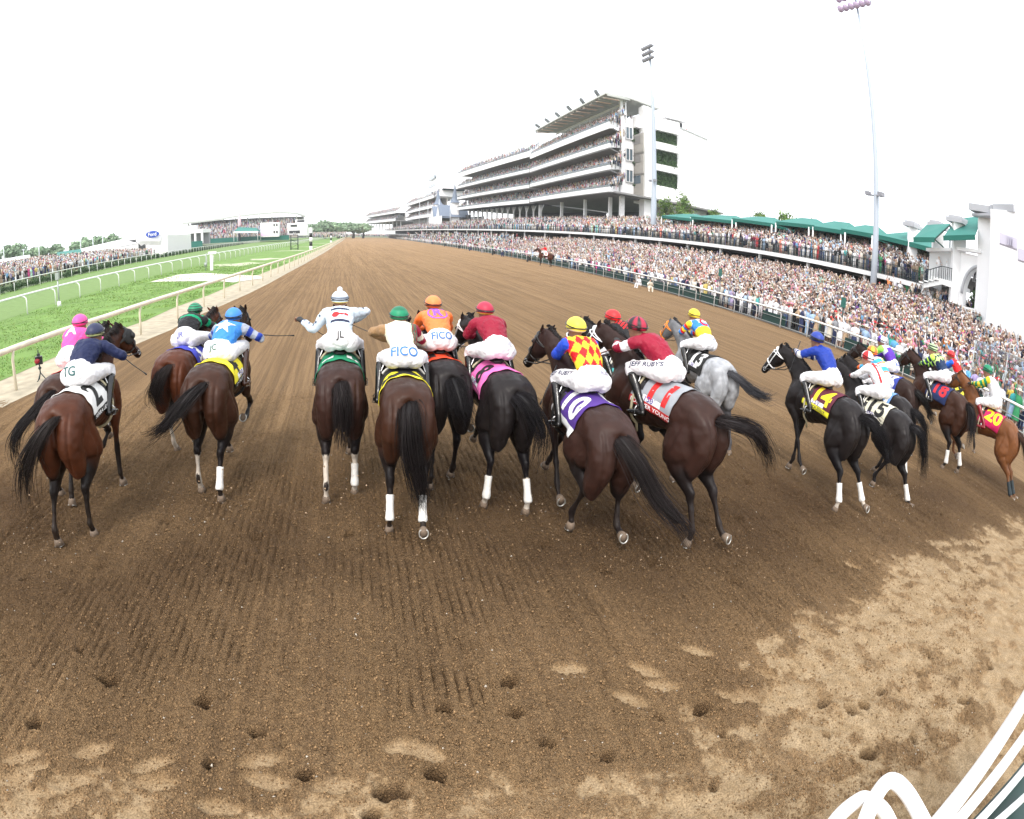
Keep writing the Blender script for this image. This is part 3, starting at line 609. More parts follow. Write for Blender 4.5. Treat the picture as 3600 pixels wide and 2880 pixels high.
    # neck and head
    na, ny, ha = R_(d.get('neck', 42)), R_(d.get('yaw', 0)), R_(d.get('head', -48))
    nb = T((0, 1.36, 1.33)); nd = np.array([math.sin(ny) * math.cos(na), math.cos(ny) * math.cos(na), math.sin(na)]); latn = np.array([math.cos(ny), -math.sin(ny), 0])
    nn = np.cross(latn, nd); arch = lambda t: nn * (.055 * math.sin(math.pi * t))
    NL = .78
    sec = [(*(nb + nd * NL * t + arch(t) + nn * o), a_, b_) for t, o, a_, b_ in ((-.12, .0, .17, .27), (.08, .02, .15, .255), (.3, .03, .118, .21), (.55, .02, .092, .168), (.8, .0, .078, .138), (.98, -.02, .07, .12), (1.06, -.03, .05, .08))]
    L(sec, 16, 3, False, latn)
    poll = nb + nd * NL + nn * .0; hy = ny + R_(d.get('hyaw', 0)); hd = np.array([math.sin(hy) * math.cos(ha), math.cos(hy) * math.cos(ha), math.sin(ha)]); lath = np.array([math.cos(hy), -math.sin(hy), 0]); hn = np.cross(lath, hd)
    hp = lambda t, o=0., x=0.: poll + hd * (.60 * t) + hn * o + lath * x
    L([(*hp(-.06, -.01), .05, .06), (*hp(.04, -.01), .078, .09), (*hp(.2, -.035), .092, .135), (*hp(.38, -.03), .083, .13), (*hp(.56, -.01), .060, .095), (*hp(.76, .0), .048, .07), (*hp(.92, -.002), .054, .068), (*hp(1.02, -.01), .036, .045)], 16, 3, False, lath)
    for s in (-1, 1):
        L([(*hp(.92, .02, s * .035), .02, .02), (*hp(.98, .012, s * .037), .018, .018)], 8, 1, False, lath)
        L([(*hp(.26, .055, s * .065), .028, .03), (*hp(.34, .05, s * .062), .026, .026)], 8, 1, False, lath)
        e0 = hp(-.02, .05, s * .055); ed = (nn * .9 - hd * .5 + lath * s * .35) if not d.get('earback') else (nn * .4 - hd * .9 + lath * s * .4); ed /= np.linalg.norm(ed)
        L([(*e0, .028, .024), (*(e0 + ed * .06), .032, .018), (*(e0 + ed * .11), .022, .012), (*(e0 + ed * .155), .006, .005)], 10, 2, False, lath)
    V, F = remesh(body, .0165, 9)
    # muscles: cleft under the tail, hamstring grooves, point of hip, barrel and shoulder planes
    Nn = vnormals(V, F); Li = V - np.array([0, .36, 1.3]); yy = Li[:, 1] * math.cos(pt) + Li[:, 2] * math.sin(pt) + .36; zz = -Li[:, 1] * math.sin(pt) + Li[:, 2] * math.cos(pt) + 1.3; ga = lambda q, w_: np.exp(-(q / w_) ** 2)
    rear = np.clip((.5 - yy) / .35, 0, 1); zr = np.clip((zz - .80) / .12, 0, 1) * np.clip((1.52 - zz) / .1, 0, 1); dsp = -.034 * ga(V[:, 0], .022) * rear * zr * (Nn[:, 1] < .2)
    for s in (-1, 1):
        dsp -= .020 * ga(s * V[:, 0] - (.135 + .05 * np.sin((zz - .8) * 3)), .017) * rear * zr; dsp -= .015 * ga(yy - (.30 + .18 * (1.3 - zz)), .028) * ga(zz - 1.12, .24) * (s * V[:, 0] > .1)
        dsp += .022 * ga(s * V[:, 0] - .20, .05) * ga(yy - .60, .05) * ga(zz - 1.47, .06); dsp -= .017 * ga(yy - 1.28 - .25 * (1.3 - zz), .03) * ga(zz - 1.2, .28) * (s * V[:, 0] > .12)
    dsp += .009 * vnoise(V, 7.5, d['n']) + .005 * vnoise(V, 17, d['n'] + 40); dsp -= .004 * np.clip(np.sin(yy * 62), 0, 1) * ga(yy - .92, .2) * ga(zz - 1.15, .14)
    V = V + Nn * dsp[:, None]
    dz = -minz * 1.0 + d.get('air', 0.0) - .012
    # coat colours by anatomy
    c0, c1 = (np.array(c) for c in COATS[d['coat']]); N = vnormals(V, F)
    w = np.zeros(len(V))
    for k, jt in enumerate(legs):
        up_, hk, ft = (jt[1], jt[2], jt[3])
        ax_ = hk - up_; t = ((V - up_) @ ax_) / (ax_ @ ax_); dist = np.linalg.norm(V - (up_ + np.clip(t, 0, 1)[:, None] * ax_), axis=1)
        ww = np.clip((t - (.15 if k < 2 else .35)) / .45, 0, 1) * np.clip((.2 - dist) / .08, 0, 1); w = np.maximum(w, ww)
        ax2 = ft - hk; t2 = ((V - hk) @ ax2) / (ax2 @ ax2); d2 = np.linalg.norm(V - (hk + np.clip(t2, 0, 1.6)[:, None] * ax2), axis=1); w = np.maximum(w, np.clip((.17 - d2) / .06, 0, 1) * (t2 > -.15))
    tp = np.clip((V[:, 2] - T((0, .6, 1.50))[2]) / .10, 0, 1) * (abs(V[:, 0]) < .2) * (.45 if d['coat'] in ('bay', 'dbay', 'liver', 'dark') else 0)
    w = np.clip(np.maximum(w, tp * .7) + .08 * vnoise(V, 6, 3), 0, 1)
    muz = np.clip((.2 - np.linalg.norm(V - hp(1.0), axis=1)) / .1, 0, 1); w = np.maximum(w, muz * .8)
    col = c0 * (1 - w[:, None]) + c1 * w[:, None]
    mus = vnoise(V, 3.5, 5)[:, None]; col = col * (1 + .14 * mus)
    if d['coat'] == 'grey':
        dap = np.clip(vnoise(V, 16, 7) * 1.6, 0, 1)[:, None] * (1 - w[:, None]); col = col * (1 - .25 * (1 - dap)) ; hm = (np.linalg.norm(V - T((0, .1, 1.4)), axis=1) < .6)[:, None]; col = np.where(hm, col * 1.25, col * .95)
        fr = np.clip((V[:, 1:2] - 1.2) / .6, 0, 1); col = col * (1 - .45 * fr)
    for k, sock in enumerate(d.get('sock', (0, 0, 0, 0))):
        if sock:
            ft, co = legs[k][3], legs[k][4]; up2 = ft + (legs[k][2] - ft) * sock
            axs = co - up2; t = ((V - up2) @ axs) / (axs @ axs); dd = np.linalg.norm(V - (up2 + np.clip(t, 0, 1)[:, None] * axs), axis=1)
            mk = (dd < .075) & (t > 0.05 * vnoise(V, 30, 4)); col[mk] = (.50, .44, .37) * (1 + .2 * vnoise(V[mk], 25, 9)[:, None])
    dust = np.clip(.55 - (V[:, 2] + dz), 0, .55)[:, None] * .22 * (1 + vnoise(V, 9, 6))[:, None]; col = col * (1 - dust) + np.array((.12, .078, .045)) * dust
    V = V + (0, 0, dz)
    bo = mkobj('body', V, F, M_COAT, root, True, col); bvh = BVHTree.FromPolygons([tuple(v) for v in V], F)
    Z = np.array([0, 0, dz])
    # eyes
    for s in (-1, 1): g = G(); g.add(*ball(hp(.30, .05, s * .083) + Z, .019, 8, 6)); g.build('eye', M_LEATH, root, True)
    # hooves with aluminium racing plates
    for co, so, an in hooves:
        dd = (so - co) / np.linalg.norm(so - co); toe = np.cross(np.array([1., 0, 0]), dd) ; toe = -toe if toe[1] < 0 and an > -60 else toe
        if an <= -60: toe = toe if toe[2] < 0 else -toe
        g = G(); S_ = [(*(co + Z - dd * .012), .037, .041), (*(co + Z + dd * .02 + toe * .006), .045, .050), (*(so + Z + toe * .02), .056, .062)]
        g.add(*loft(S_, 14, 1)); h = g.build('hoof', M_HOOF, root, True)
        g = G(); c = so + Z + toe * .02 + dd * .004; pts = [c + np.array([1., 0, 0]) * .048 * math.cos(t) + toe * .054 * math.sin(t) for t in np.linspace(-1.05, math.pi + 1.05, 15)]
        g.tube(pts, .0085, 6); g.build('horseshoe', M_SHOE, h, True)
    for (p, q, wr, ra, rb), k in zip(wraps, range(4)):
        if wr:
            g = G(); dv = (q - p); m_ = M_WRAP if wr == 1 else M_WRAPD; t0 = .42 if k < 2 else .3
            g.add(*loft([(*(p + dv * t + Z), ra * f + .007, rb * f + .007) for t, f in ((t0, .95), (t0 + .03, 1.06), (.6, 1.0), (.8, 1.02), (.93, 1.18), (1.03, 1.22), (1.08, 1.0))], 14, 2))
            V2 = g.verts(); V2 += 0.0015 * np.sin(V2[:, 2:3] * 260) * (V2 - V2.mean(0)) / .04
            g.V = [V2]; g.build('leg_wrap', m_, root, True)
    hairc = np.array(COATS[d['coat']][1]) * 1.15 if d['coat'] != 'chestnut' else np.array((.04, .018, .010))
    if d['coat'] == 'grey': hairc = np.array((.035, .035, .04))
    # tail: a thick dock and many hairs along a bent path
    dk = T((0, .055, 1.43)) + Z; path = cr([dk + (0, .05, .0), dk + (0, -.02, .015)] + [dk + np.array(q) for q in d['tail']], 8); n = len(path)
    nst = 430; g = G(); rr = np.random.default_rng(d['n']); ph = rr.random((nst, 2)); ang = ph[:, 0] * 6.283; rad = np.sqrt(ph[:, 1])
    tt = np.linspace(0, 1, n); wid = d.get('tw', .085) * (0.28 + 1.0 * np.sin(np.clip(tt * 1.45, 0, 1) * math.pi / 2)) * (1 - .55 * np.clip((tt - .65) / .35, 0, 1)); Vs, Fs = [], []
    for i in range(nst):
        ln = int(n * rr.uniform(.5, 1.0)); off = np.stack([np.cos(ang[i]) * wid, .55 * np.sin(ang[i]) * wid, .45 * np.sin(ang[i] + .8) * wid], 1) * rad[i] * (1.0 if i % 9 else 1.7)
        wv = .022 * tt[:, None] * np.stack([np.sin(tt * 9 + ang[i] * 3), np.cos(tt * 7 + i), np.sin(tt * 8 + i)], 1) + (tt ** 2)[:, None] * rr.normal(0, .055, 3)
        P = (path + off + wv)[:ln]; r = .0048 * (1 - .85 * np.linspace(0, 1, ln) ** 2) + .0006
        a_ = rr.uniform(0, 3.14); A = np.array([math.cos(a_), math.sin(a_), 0]); B = np.array([-math.sin(a_) * .5, math.cos(a_) * .5, .8]); b0 = sum(len(v) for v in Vs)
        Vs.append(np.stack([P + A * r[:, None], P + B * r[:, None], P - (A + B) * r[:, None] * .7], 1).reshape(-1, 3))
        for k in range(ln - 1):
            for j in range(3): Fs.append((b0 + k * 3 + j, b0 + k * 3 + (j + 1) % 3, b0 + k * 3 + 3 + (j + 1) % 3, b0 + k * 3 + 3 + j))
    hc = np.concatenate([np.tile(hairc * rr.uniform(.6, 1.9), (len(v), 1)) for v in Vs])
    core, cf = loft([(*p, w_ * .34, w_ * .28) for p, w_ in zip(path[:int(n * .8)], wid)], 10, 1); b0 = sum(len(v) for v in Vs); Vs.append(core); Fs += [tuple(np.array(f) + b0) for f in cf]
    hc = np.vstack([hc, np.tile(hairc * .8, (len(core), 1))])
    mkobj('tail', np.concatenate(Vs), Fs, M_HAIR, root, True, hc)
    # mane
    Vs, Fs = [], []; side = d.get('mane', 1)
    for i in range(230):
        t = rr.uniform(.06, 1.08); b = nb + nd * NL * t + arch(min(t, 1)) + nn * np.interp(t, (0, .3, .6, 1), (.27, .235, .18, .115)) + Z + latn * rr.normal(0, .008); L0 = rr.uniform(.06, .17); blow = rr.uniform(.2, .9)
        P = np.array([b - nn * .02, b + nn * .02 * blow + latn * side * .012, b + latn * side * (L0 * .45) - nd * L0 * .3 * blow + nn * .01 * blow, b + latn * side * (L0 * .6) - nd * L0 * .5 * blow - nn * L0 * .55]); b0 = 4 * 3 * i
        for q, r in zip(P, (.008, .008, .006, .001)): Vs += [q + nd * r, q + nn * r * .6, q - nd * r]
        for k in range(3):
            for j in range(3): Fs.append((b0 + k * 3 + j, b0 + k * 3 + (j + 1) % 3, b0 + k * 3 + 3 + (j + 1) % 3, b0 + k * 3 + 3 + j))
    mkobj('mane', np.array(Vs), Fs, M_HAIR, root, True, np.tile(hairc, (len(Vs), 1)))
    # bridle
    bm_ = {'black': M_LEATH, 'white': M_WHITE, 'orange': mat('orange_web', (.8, .25, .02), .6)}[d.get('bridle', 'black')]
    def ring(c0_, ax_, ra, rb, th=.008, e1=None, e2=None, rng_=None):
        pts = [c0_ + e1 * ra * math.cos(t) + e2 * rb * math.sin(t) for t in np.linspace(0, 2 * math.pi, 21)]; return pts
    g = G()
    g.tube([hp(.60, -.01) + Z + lath * .066 * math.cos(t) + hn * .10 * math.sin(t) for t in np.linspace(0, 6.283, 21)], .011, 6)
    g.tube([hp(.10, -.02) + Z + lath * .094 * math.cos(t) + hn * .125 * math.sin(t) for t in np.linspace(0, 6.283, 21)], .010, 6)
    g.tube([hp(.16, -.03) + Z + lath * .096 * math.cos(t) + hn * .142 * math.sin(t) + hd * .05 * math.sin(t) for t in np.linspace(0, 6.283, 21)], .008, 6)
    for s in (-1, 1):
        g.tube([hp(.02, .06, s * .06) + Z, hp(.14, .0, s * .098) + Z, hp(.4, -.01, s * .092) + Z, hp(.62, -.02, s * .068) + Z, hp(.84, -.02, s * .058) + Z], .0095, 6)
    g.tube([hp(.08, .085) + Z, hp(.35, .108) + Z, hp(.6, .092) + Z], .008, 6)
    g.build('bridle', bm_, root, True)
    for s in (-1, 1): g = G(); g.tube([hp(.84, -.02, s * .062) + Z + (hd * .03 * math.sin(t) + hn * .03 * math.cos(t)) for t in np.linspace(0, 6.283, 13)], .005, 6); g.build('bit_ring', M_METAL, root, True)
    if d.get('hood'):
        hm_ = mat('hood_' + d['hood'][0], d['hood'][1], .6)
        for s in (-1, 1):
            g = G()
            g.add(*loft([(*(hp(.05, .0, s * .075) + Z), .02, .07), (*(hp(.2, .0, s * .093) + Z), .018, .10), (*(hp(.34, .015, s * .092) + Z), .02, .09), (*(hp(.44, .01, s * .08) + Z), .012, .05)], 12, 3, lath))
            g.add(*ball(hp(.30, .045, s * .115) + Z, (.035, .035, .045), 10, 8)); g.build('blinker', hm_, root, True)
    saddle = T((0, .98, 1.60)) + Z
    hands = saddle + np.array([0, .62, .16]) + d.get('hoff', np.zeros(3))
    g = G()
    for s in (-1, 1):
        m_ = hp(.84, -.02, s * .062) + Z; g.tube([m_, (m_ * .55 + (hands + (s * .06, 0, 0)) * .45) + (s * .05, 0, -.06), hands + (s * .06, 0, 0)], .008, 6)
    g.tube([hands + (-.06, 0, 0), hands + (0, -.03, -.015), hands + (.06, 0, 0)], .008, 6)
    g.build('reins', M_LEATHB if d['n'] in (5, 11) else M_LEATH, root, True)
    # saddle cloth, pressed onto the back
    A0 = R_(98)
    def surf(y, ang, off):
        c = T((0, y, 1.25)) + Z; dv = np.array([math.sin(ang), 0, math.cos(ang)]); dv = np.array([dv[0], -dv[2] * math.sin(pt), dv[2] * math.cos(pt)])
        o = Vector(c + dv * .75); h = bvh.ray_cast(o, Vector(-dv), .7)
        r = .75 - (h[3] if h[0] is not None else .45); r = min(max(r, .22), .40)
        return c + dv * (r + off)
    cy0, cy1 = .48, 1.10; na_, ny_ = 45, 14; Vc = []; M = []
    cd = d['cloth']
    for i in range(na_ + 1):
        an = -A0 + 2 * A0 * i / na_
        for j in range(ny_ + 1):
            y = cy0 + (cy1 - cy0) * j / ny_ + .03 * (abs(an) / A0) ** 2; Vc.append(surf(y, an, .012 + .004 * math.sin(j * 1.3 + i * .9)))
    Fc = [(i * (ny_ + 1) + j, (i + 1) * (ny_ + 1) + j, (i + 1) * (ny_ + 1) + j + 1, i * (ny_ + 1) + j + 1) for i in range(na_) for j in range(ny_)]
    mi = []
    for i in range(na_):
        for j in range(ny_):
            an = abs(-A0 + 2 * A0 * (i + .5) / na_); mi.append(1 if (an > R_(81) and cd.get('strip')) else (2 if cd.get('edge') and (j in (0, ny_ - 1)) else 0))
    mm = [mat('cloth_%s' % k, v, .8, var=.06, vscale=10) for k, v in ((cd['name'], cd['col']), (cd['name'] + '_strip', cd.get('strip', cd['col'])), (cd['name'] + '_edge', cd.get('edge', cd['col'])))]
    cl = mkobj('saddlecloth', Vc, Fc, mm, root, True, None, mi)
    so = cl.modifiers.new('t', 'SOLIDIFY'); so.thickness = .006; so.offset = 1
    def side_text(txt, s, yc, ac, size, m, bold=.03, name='number'):
        V2, F2 = text2d(txt, bold); P = [surf(yc + s * u * size, s * (ac - v * size / .34), .0225) for u, v in V2]
        mkobj(name, P, F2 if s > 0 else F2, m, cl)
    nm_ = mat('ink_%s' % cd['name'], cd['ink'], .7)
    for s in (-1, 1):
        side_text(cd.get('txt', str(d['n'])), s, .735, R_(43), .32, nm_, .05)
        side_text(cd.get('title', ''), s, .79, R_(89), .055, mat('ink_strip_%s' % cd['name'], cd.get('sink', (.9, .9, .9)), .7), .02, 'name_strip') if cd.get('title') else None
        if cd.get('patch'):
            g = G(); K = 6; Pp = [surf(.80 + .14 * (a / K * 2 - 1), s * R_(73 + 5.5 * (b / K * 2 - 1) * 1.2), .021) for a in range(K + 1) for b in range(K + 1)]
            mkobj('logo_patch', Pp, [(a * (K + 1) + b, (a + 1) * (K + 1) + b, (a + 1) * (K + 1) + b + 1, a * (K + 1) + b + 1) for a in range(K) for b in range(K)], mat('patch_white', (.8, .8, .82), .7), cl)
            side_text('150', s, .84, R_(73), .07, mat('ink_patch', (.1, .06, .3), .7), .02, 'logo')
    # saddle, girth and stirrups
    g = G(); pad = [T((0, y, z)) + Z for y, z in ((.80, 1.575), (.86, 1.59), (1.0, 1.60), (1.12, 1.62), (1.2, 1.635))]
    g.add(*loft([(*p, a_, b_) for p, a_, b_ in zip(pad, (.05, .095, .085, .08, .05), (.02, .03, .03, .045, .05))], 14, 3))
    for s in (-1, 1):
        P = [surf(y, s * R_(a_), .022) for a_ in range(5, 62, 8) for y in (.98, 1.03, 1.08, 1.13)]
        g.add(P, [(i * 4 + j, i * 4 + 4 + j, i * 4 + 5 + j, i * 4 + 1 + j) for i in range(7) for j in range(3)])
    g.build('saddle', M_LEATH, root, True)
    g = G()
    pts = [surf(1.06, R_(a_), .02) for a_ in range(-170, 171, 10)]; g.tube(pts, .018, 6)
    g.build('girth', mat('girth_%d' % (d['n'] % 3), [(.7, .68, .6), (.02, .02, .02), (.5, .45, .3)][d['n'] % 3], .8), root, True)
    d['saddle'] = saddle; d['hands'] = hands; d['root'] = root; d['dz'] = dz; d['bvh'] = bvh
    return root
# ------------------------------------------------------------------ jockeys
M_SKIN = mat('skin', (.42, .22, .15), .55, spec=.4)
M_SKIN2 = mat('skin_tan', (.26, .13, .08), .55, spec=.4)
M_BREECH = mat('white_breeches', (.74, .73, .75), .7, bump=.7, bscale=13, bdist=.03)
M_BOOT = mat('black_boot', (.010, .010, .010), .18, spec=.6, bump=.2, bscale=40)
M_SILK = mat('silks', attr='Col', rough=.5, spec=.25, bump=.9, bscale=11, bdist=.035)
M_GLOVE = mat('black_glove', (.02, .02, .02), .7)
def H(c, k=1.0): return np.array(srgb(*c)) * k
NAVY, WHITE, BLACK = np.array((.010, .016, .06)), np.array((.78, .78, .80)), np.array((.010, .010, .012))
PINK, RED, MAROON = np.array((.85, .08, .32)), np.array((.62, .012, .015)), np.array((.26, .008, .03))
YEL, ORG, GRN = np.array((.80, .60, .03)), np.array((.88, .17, .03)), np.array((.0, .22, .10))
ROYAL, LBLUE, PURP = np.array((.012, .04, .30)), np.array((.04, .22, .62)), np.array((.10, .03, .38))
PALE, CREAM, TAN = np.array((.60, .70, .78)), np.array((.78, .74, .58)), np.array((.32, .19, .09))
def hoops(t, a, b, n): return np.where((np.floor(t * n) % 2 == 0)[:, None], a, b)
def diam(u, s, a, b, w, h): return np.where((np.floor(u / w + s / h) + np.floor(u / w - s / h)) % 2 == 0, 1, 0)[:, None] * (a - b) + b
# torso pattern: u lateral metres, s 0 waist..1 neck ; sleeve pattern: t 0 shoulder..1 wrist
SILK = {
 'pink': (lambda u, s, b: np.tile(PINK, (len(u), 1)), lambda t, r: np.tile(PINK, (len(t), 1))),
 'navy': (lambda u, s, b: np.tile(NAVY, (len(u), 1)), lambda t, r: np.tile(NAVY, (len(t), 1))),
 'greenhoop': (lambda u, s, b: np.where(((s > .52) & (s < .64) | (s > .82) & (s < .93))[:, None], GRN * 1.3, BLACK), lambda t, r: hoops(t + .05, BLACK, GRN * 1.3, 7)),
 'lblue': (lambda u, s, b: np.tile(LBLUE, (len(u), 1)), lambda t, r: hoops(t, np.array((.3, .33, .4)), ROYAL, 8)),
 'key': (lambda u, s, b: np.tile(PALE, (len(u), 1)), lambda t, r: np.where((t > .90)[:, None], NAVY, PALE)),
 'cream': (lambda u, s, b: np.where((u > .105)[:, None], np.where((np.floor(u * 70) % 2 == 0)[:, None], MAROON, GRN * .7), CREAM), lambda t, r: np.where((r > 0)[:, None], hoops(t, MAROON, CREAM, 7), np.tile(TAN, (len(t), 1)))),
 'orange': (lambda u, s, b: np.tile(ORG * (1.0, 1.25, 2.0), (len(u), 1)), lambda t, r: np.tile(ORG, (len(t), 1))),
 'maroon': (lambda u, s, b: np.tile(MAROON, (len(u), 1)), lambda t, r: np.tile(MAROON, (len(t), 1))),
 'chevron': (lambda u, s, b: np.where((b > 0)[:, None] & ((np.abs(u) < .13) & (s > .38) & (((s + np.abs(u) * 1.1) * 7.2) % 1 < .5) & (np.abs(u) > .015))[:, None], RED * 1.2, BLACK), lambda t, r: np.tile(BLACK, (len(t), 1))),
 'diamond': (lambda u, s, b: diam(u + .045, s, RED * 1.1, YEL, .088, .36), lambda t, r: np.tile(np.array((.02, .07, .52)), (len(t), 1))),
 'maroon2': (lambda u, s, b: np.tile(MAROON * 1.1, (len(u), 1)), lambda t, r: np.where((((t > .18) & (t < .38)) | ((t > .55) & (t < .72)))[:, None], WHITE, MAROON)),
 'bands': (lambda u, s, b: np.where(((s > .40) & (s < .60))[:, None], LBLUE * 1.1, np.where(((s > .60) & (s < .9) & (np.abs(u) > .10))[:, None], LBLUE, np.where((s >= .60)[:, None], WHITE * .95, YEL))), lambda t, r: np.array([YEL, RED, LBLUE])[np.floor(t * 11).astype(int) % 3]),
 'royal': (lambda u, s, b: np.tile(ROYAL, (len(u), 1)), lambda t, r: np.where((t > .45)[:, None], hoops(t, WHITE, ROYAL * .5, 9), ROYAL)),
 'redstripe': (lambda u, s, b: np.where(((np.abs(np.abs(u) - .11) < .018) & (s < .75))[:, None], RED, WHITE), lambda t, r: np.where((t > .85)[:, None], RED, WHITE)),
 'skyorange': (lambda u, s, b: np.where((((s * 2.2 + u) % 1) < .14)[:, None], ORG, np.where((((s * 2.2 + u) % 1) < .6)[:, None], np.array((.05, .38, .62)), WHITE)), lambda t, r: np.where((t > .6)[:, None], ORG, np.array((.05, .38, .62)))),
 'purple': (lambda u, s, b: np.where(((s > .72) | (np.abs(u) > .14) & (s > .5))[:, None], np.array((.55, .62, .80)), PURP), lambda t, r: np.where((t < .3)[:, None], np.array((.3, .75, .1)), PURP)),
 'gdiamond': (lambda u, s, b: np.where((s > .42)[:, None], diam(u + .035, s, np.array((.62, .85, .28)), NAVY * 1.2, .075, .30), NAVY * (1, 1.8, 1.4)), lambda t, r: np.where(((t * 5) % 1 < .35)[:, None], np.array((.5, .85, .1)), NAVY * (1, 1.8, 1.4))),
 'redstar': (lambda u, s, b: np.tile(RED * 1.15, (len(u), 1)), lambda t, r: np.tile(np.array((.02, .12, .6)), (len(t), 1))),
 'whitegreen': (lambda u, s, b: np.tile(WHITE, (len(u), 1)), lambda t, r: diam(r * .02 + t * .5, t * 0 + .2, GRN, YEL * .8, .11, 1.0)),
 'redcoat': (lambda u, s, b: np.tile(RED * 1.2, (len(u), 1)), lambda t, r: np.tile(RED * 1.2, (len(t), 1))),
}
def make_jockey(d, j):
    hd = -R_(d['h']); S = d['saddle']; cx, sx = math.cos(hd), math.sin(hd)
    k_ = d.get('scale', 1.0); W = (d['P'][0] + k_ * (S[0] * cx - S[1] * sx), d['P'][1] + k_ * (S[0] * sx + S[1] * cx), k_ * S[2])
    root = empty('person', W, hd - R_(j.get('yaw', 0)), j['label'], 'jockey', 'jockeys racing'); root.scale = (1.0 * k_,) * 3
    tp, lean = R_(j.get('tp', 27) + 4), j.get('lean', 0.0)
    pel = np.array([lean * .3, -.16, .165 + j.get('rise', 0.)]); td = np.array([lean, math.cos(tp), math.sin(tp)]); td /= np.linalg.norm(td)
    tl = np.cross(td, (0, 0, 1.0)); tl /= np.linalg.norm(tl); tn = np.cross(tl, td)       # lateral, back normal
    TL = .49; waist = pel + td * .10; neck = pel + td * TL; shc = pel + td * (TL - .06)
    hdc = neck + td * .075 + np.array((0, .03, .035)) + np.array((j.get('hx', 0), 0, j.get('hz', 0)))
    shs = {s: shc + tl * s * .165 - tn * .01 for s in (-1, 1)}
    hands = {s: np.array(j['hand'][s]) if j.get('hand', {}).get(s) is not None else (d['hands'] - S) + (s * .065, 0, 0) for s in (-1, 1)}
    elb = {}
    for s in (-1, 1):
        a, b = shs[s], hands[s]; v = b - a; L = np.linalg.norm(v)
        if L > .53: hands[s] = b = a + v / L * .53; v = b - a; L = .53
        out = np.array([s * .75, -.25, -.35]) if 'elb' not in j or s not in j['elb'] else np.array(j['elb'][s]); out = out - (out @ v) / L ** 2 * v; out /= np.linalg.norm(out)
        elb[s] = (a + b) / 2 + out * math.sqrt(max(.275 ** 2 - (L / 2) ** 2, .0009))
    legw = j.get('legw', .245)
    hip = {s: pel + (s * .09, .01, -.03) for s in (-1, 1)}; kn = {s: np.array([s * legw, .27, -.0]) for s in (-1, 1)}; ank = {s: np.array([s * (legw + .045), -.03, -.385]) for s in (-1, 1)}
    # body: one continuous skin
    g = G()
    g.add(*loft([(*pel, .13, .10), (*(waist), .12, .09), (*(pel + td * .3), .145, .10), (*shc, .155, .085), (*(neck + td * .01), .055, .055), (*(hdc - np.array((0, -.0, .06))), .052, .056)], 14, 3, tl))
    g.add(*loft([(*(hdc + (0, .02, -.12)), .04, .045), (*(hdc + (0, .028, -.075)), .058, .066), (*(hdc + (0, .02, -.02)), .072, .088), (*(hdc + (0, .01, .05)), .074, .09), (*(hdc + (0, 0, .10)), .05, .06)], 14, 3))
    g.add(*loft([(*(hdc + (0, .09, .0)), .012, .01), (*(hdc + (0, .125, -.028)), .016, .014), (*(hdc + (0, .10, -.045)), .014, .01)], 8, 2))   # nose
    for s in (-1, 1):
        g.add(*loft([(*(hdc + (s * .072, -.005, .0)), .010, .022), (*(hdc + (s * .082, -.008, .0)), .008, .026)], 8, 1, (0, 1, 0)))
        a, e, h = shs[s], elb[s], hands[s]
        g.add(*loft([(*(a - tl * s * .03), .05, .05), (*a, .05, .05), (*(a * .5 + e * .5), .042, .042), (*e, .036, .036), (*(e * .6 + h * .4), .035, .035), (*(e * .1 + h * .9), .024, .028), (*h, .024, .03)], 10, 2))
        g.add(*loft([(*hip[s], .08, .09), (*((hip[s] + kn[s]) / 2), .07, .075), (*kn[s], .052, .055), (*(kn[s] * .6 + ank[s] * .4), .045, .05), (*ank[s], .03, .035)], 10, 2))
    V, F = remesh(g, .0125, 2)
    gb = G(); gb.add(V, F)
    for s in (-1, 1):       # palms and five bent fingers closed round the rein
        e, h = elb[s], hands[s]; f = (h - e) / np.linalg.norm(h - e); la = np.cross(f, (0, 0, 1.0)); la /= np.linalg.norm(la); dn = np.cross(la, f); dn = dn if dn[2] < 0 else -dn
        gb.add(*loft([(*(h - f * .02), .024, .018), (*(h + f * .03), .038, .016), (*(h + f * .07), .040, .015), (*(h + f * .085), .03, .012)], 10, 2, la))
        for k in range(4):
            b = h + f * (.078 - .004 * abs(k - 1.2)) + la * (k - 1.5) * .019; ln = (.030, .034, .032, .025)[k]
            gb.tube([b, b + f * ln * .8 + dn * .008, b + f * ln * .9 + dn * (.012 + ln * .7), b - f * .004 + dn * (.022 + ln * .8)], [.0095, .009, .0085, .007], 6)
        b = h + f * .025 - la * s * .03; gb.tube([b, b - la * s * .02 + f * .02 + dn * .01, b - la * s * .012 + f * .045 + dn * .02, b + f * .055 + dn * .028], [.011, .0105, .0095, .008], 6)
    bo = gb.build('body', [j.get('skin', M_SKIN)], root, True)
    for s in (-1, 1): g = G(); g.add(*ball(hdc + (s * .03, .098, .012), .012, 8, 6)); g.build('eye', M_LEATH, root, True)
    if j.get('glove', True):
        for s in (-1, 1):
            g = G(); e, h = elb[s], hands[s]; f = (h - e) / np.linalg.norm(h - e); g.add(*loft([(*(h - f * .05), .032, .036), (*(h - f * .01), .034, .034), (*(h + f * .03), .043, .027), (*(h + f * .065), .044, .026)], 10, 2)); g.build('glove', j.get('glovem', M_GLOVE), root, True)
    # silks
    g = G(); pf = .012
    g.add(*loft([(*(pel + td * .06), .148, .105), (*(waist + tn * .01), .150, .118), (*(pel + td * .22 + tn * .022), .168, .135), (*(pel + td * .34 + tn * .024), .182, .135), (*(shc + tn * .004), .188, .108), (*(neck - td * .015), .10, .075), (*(neck + td * .02), .062, .062)], 20, 4, tl))
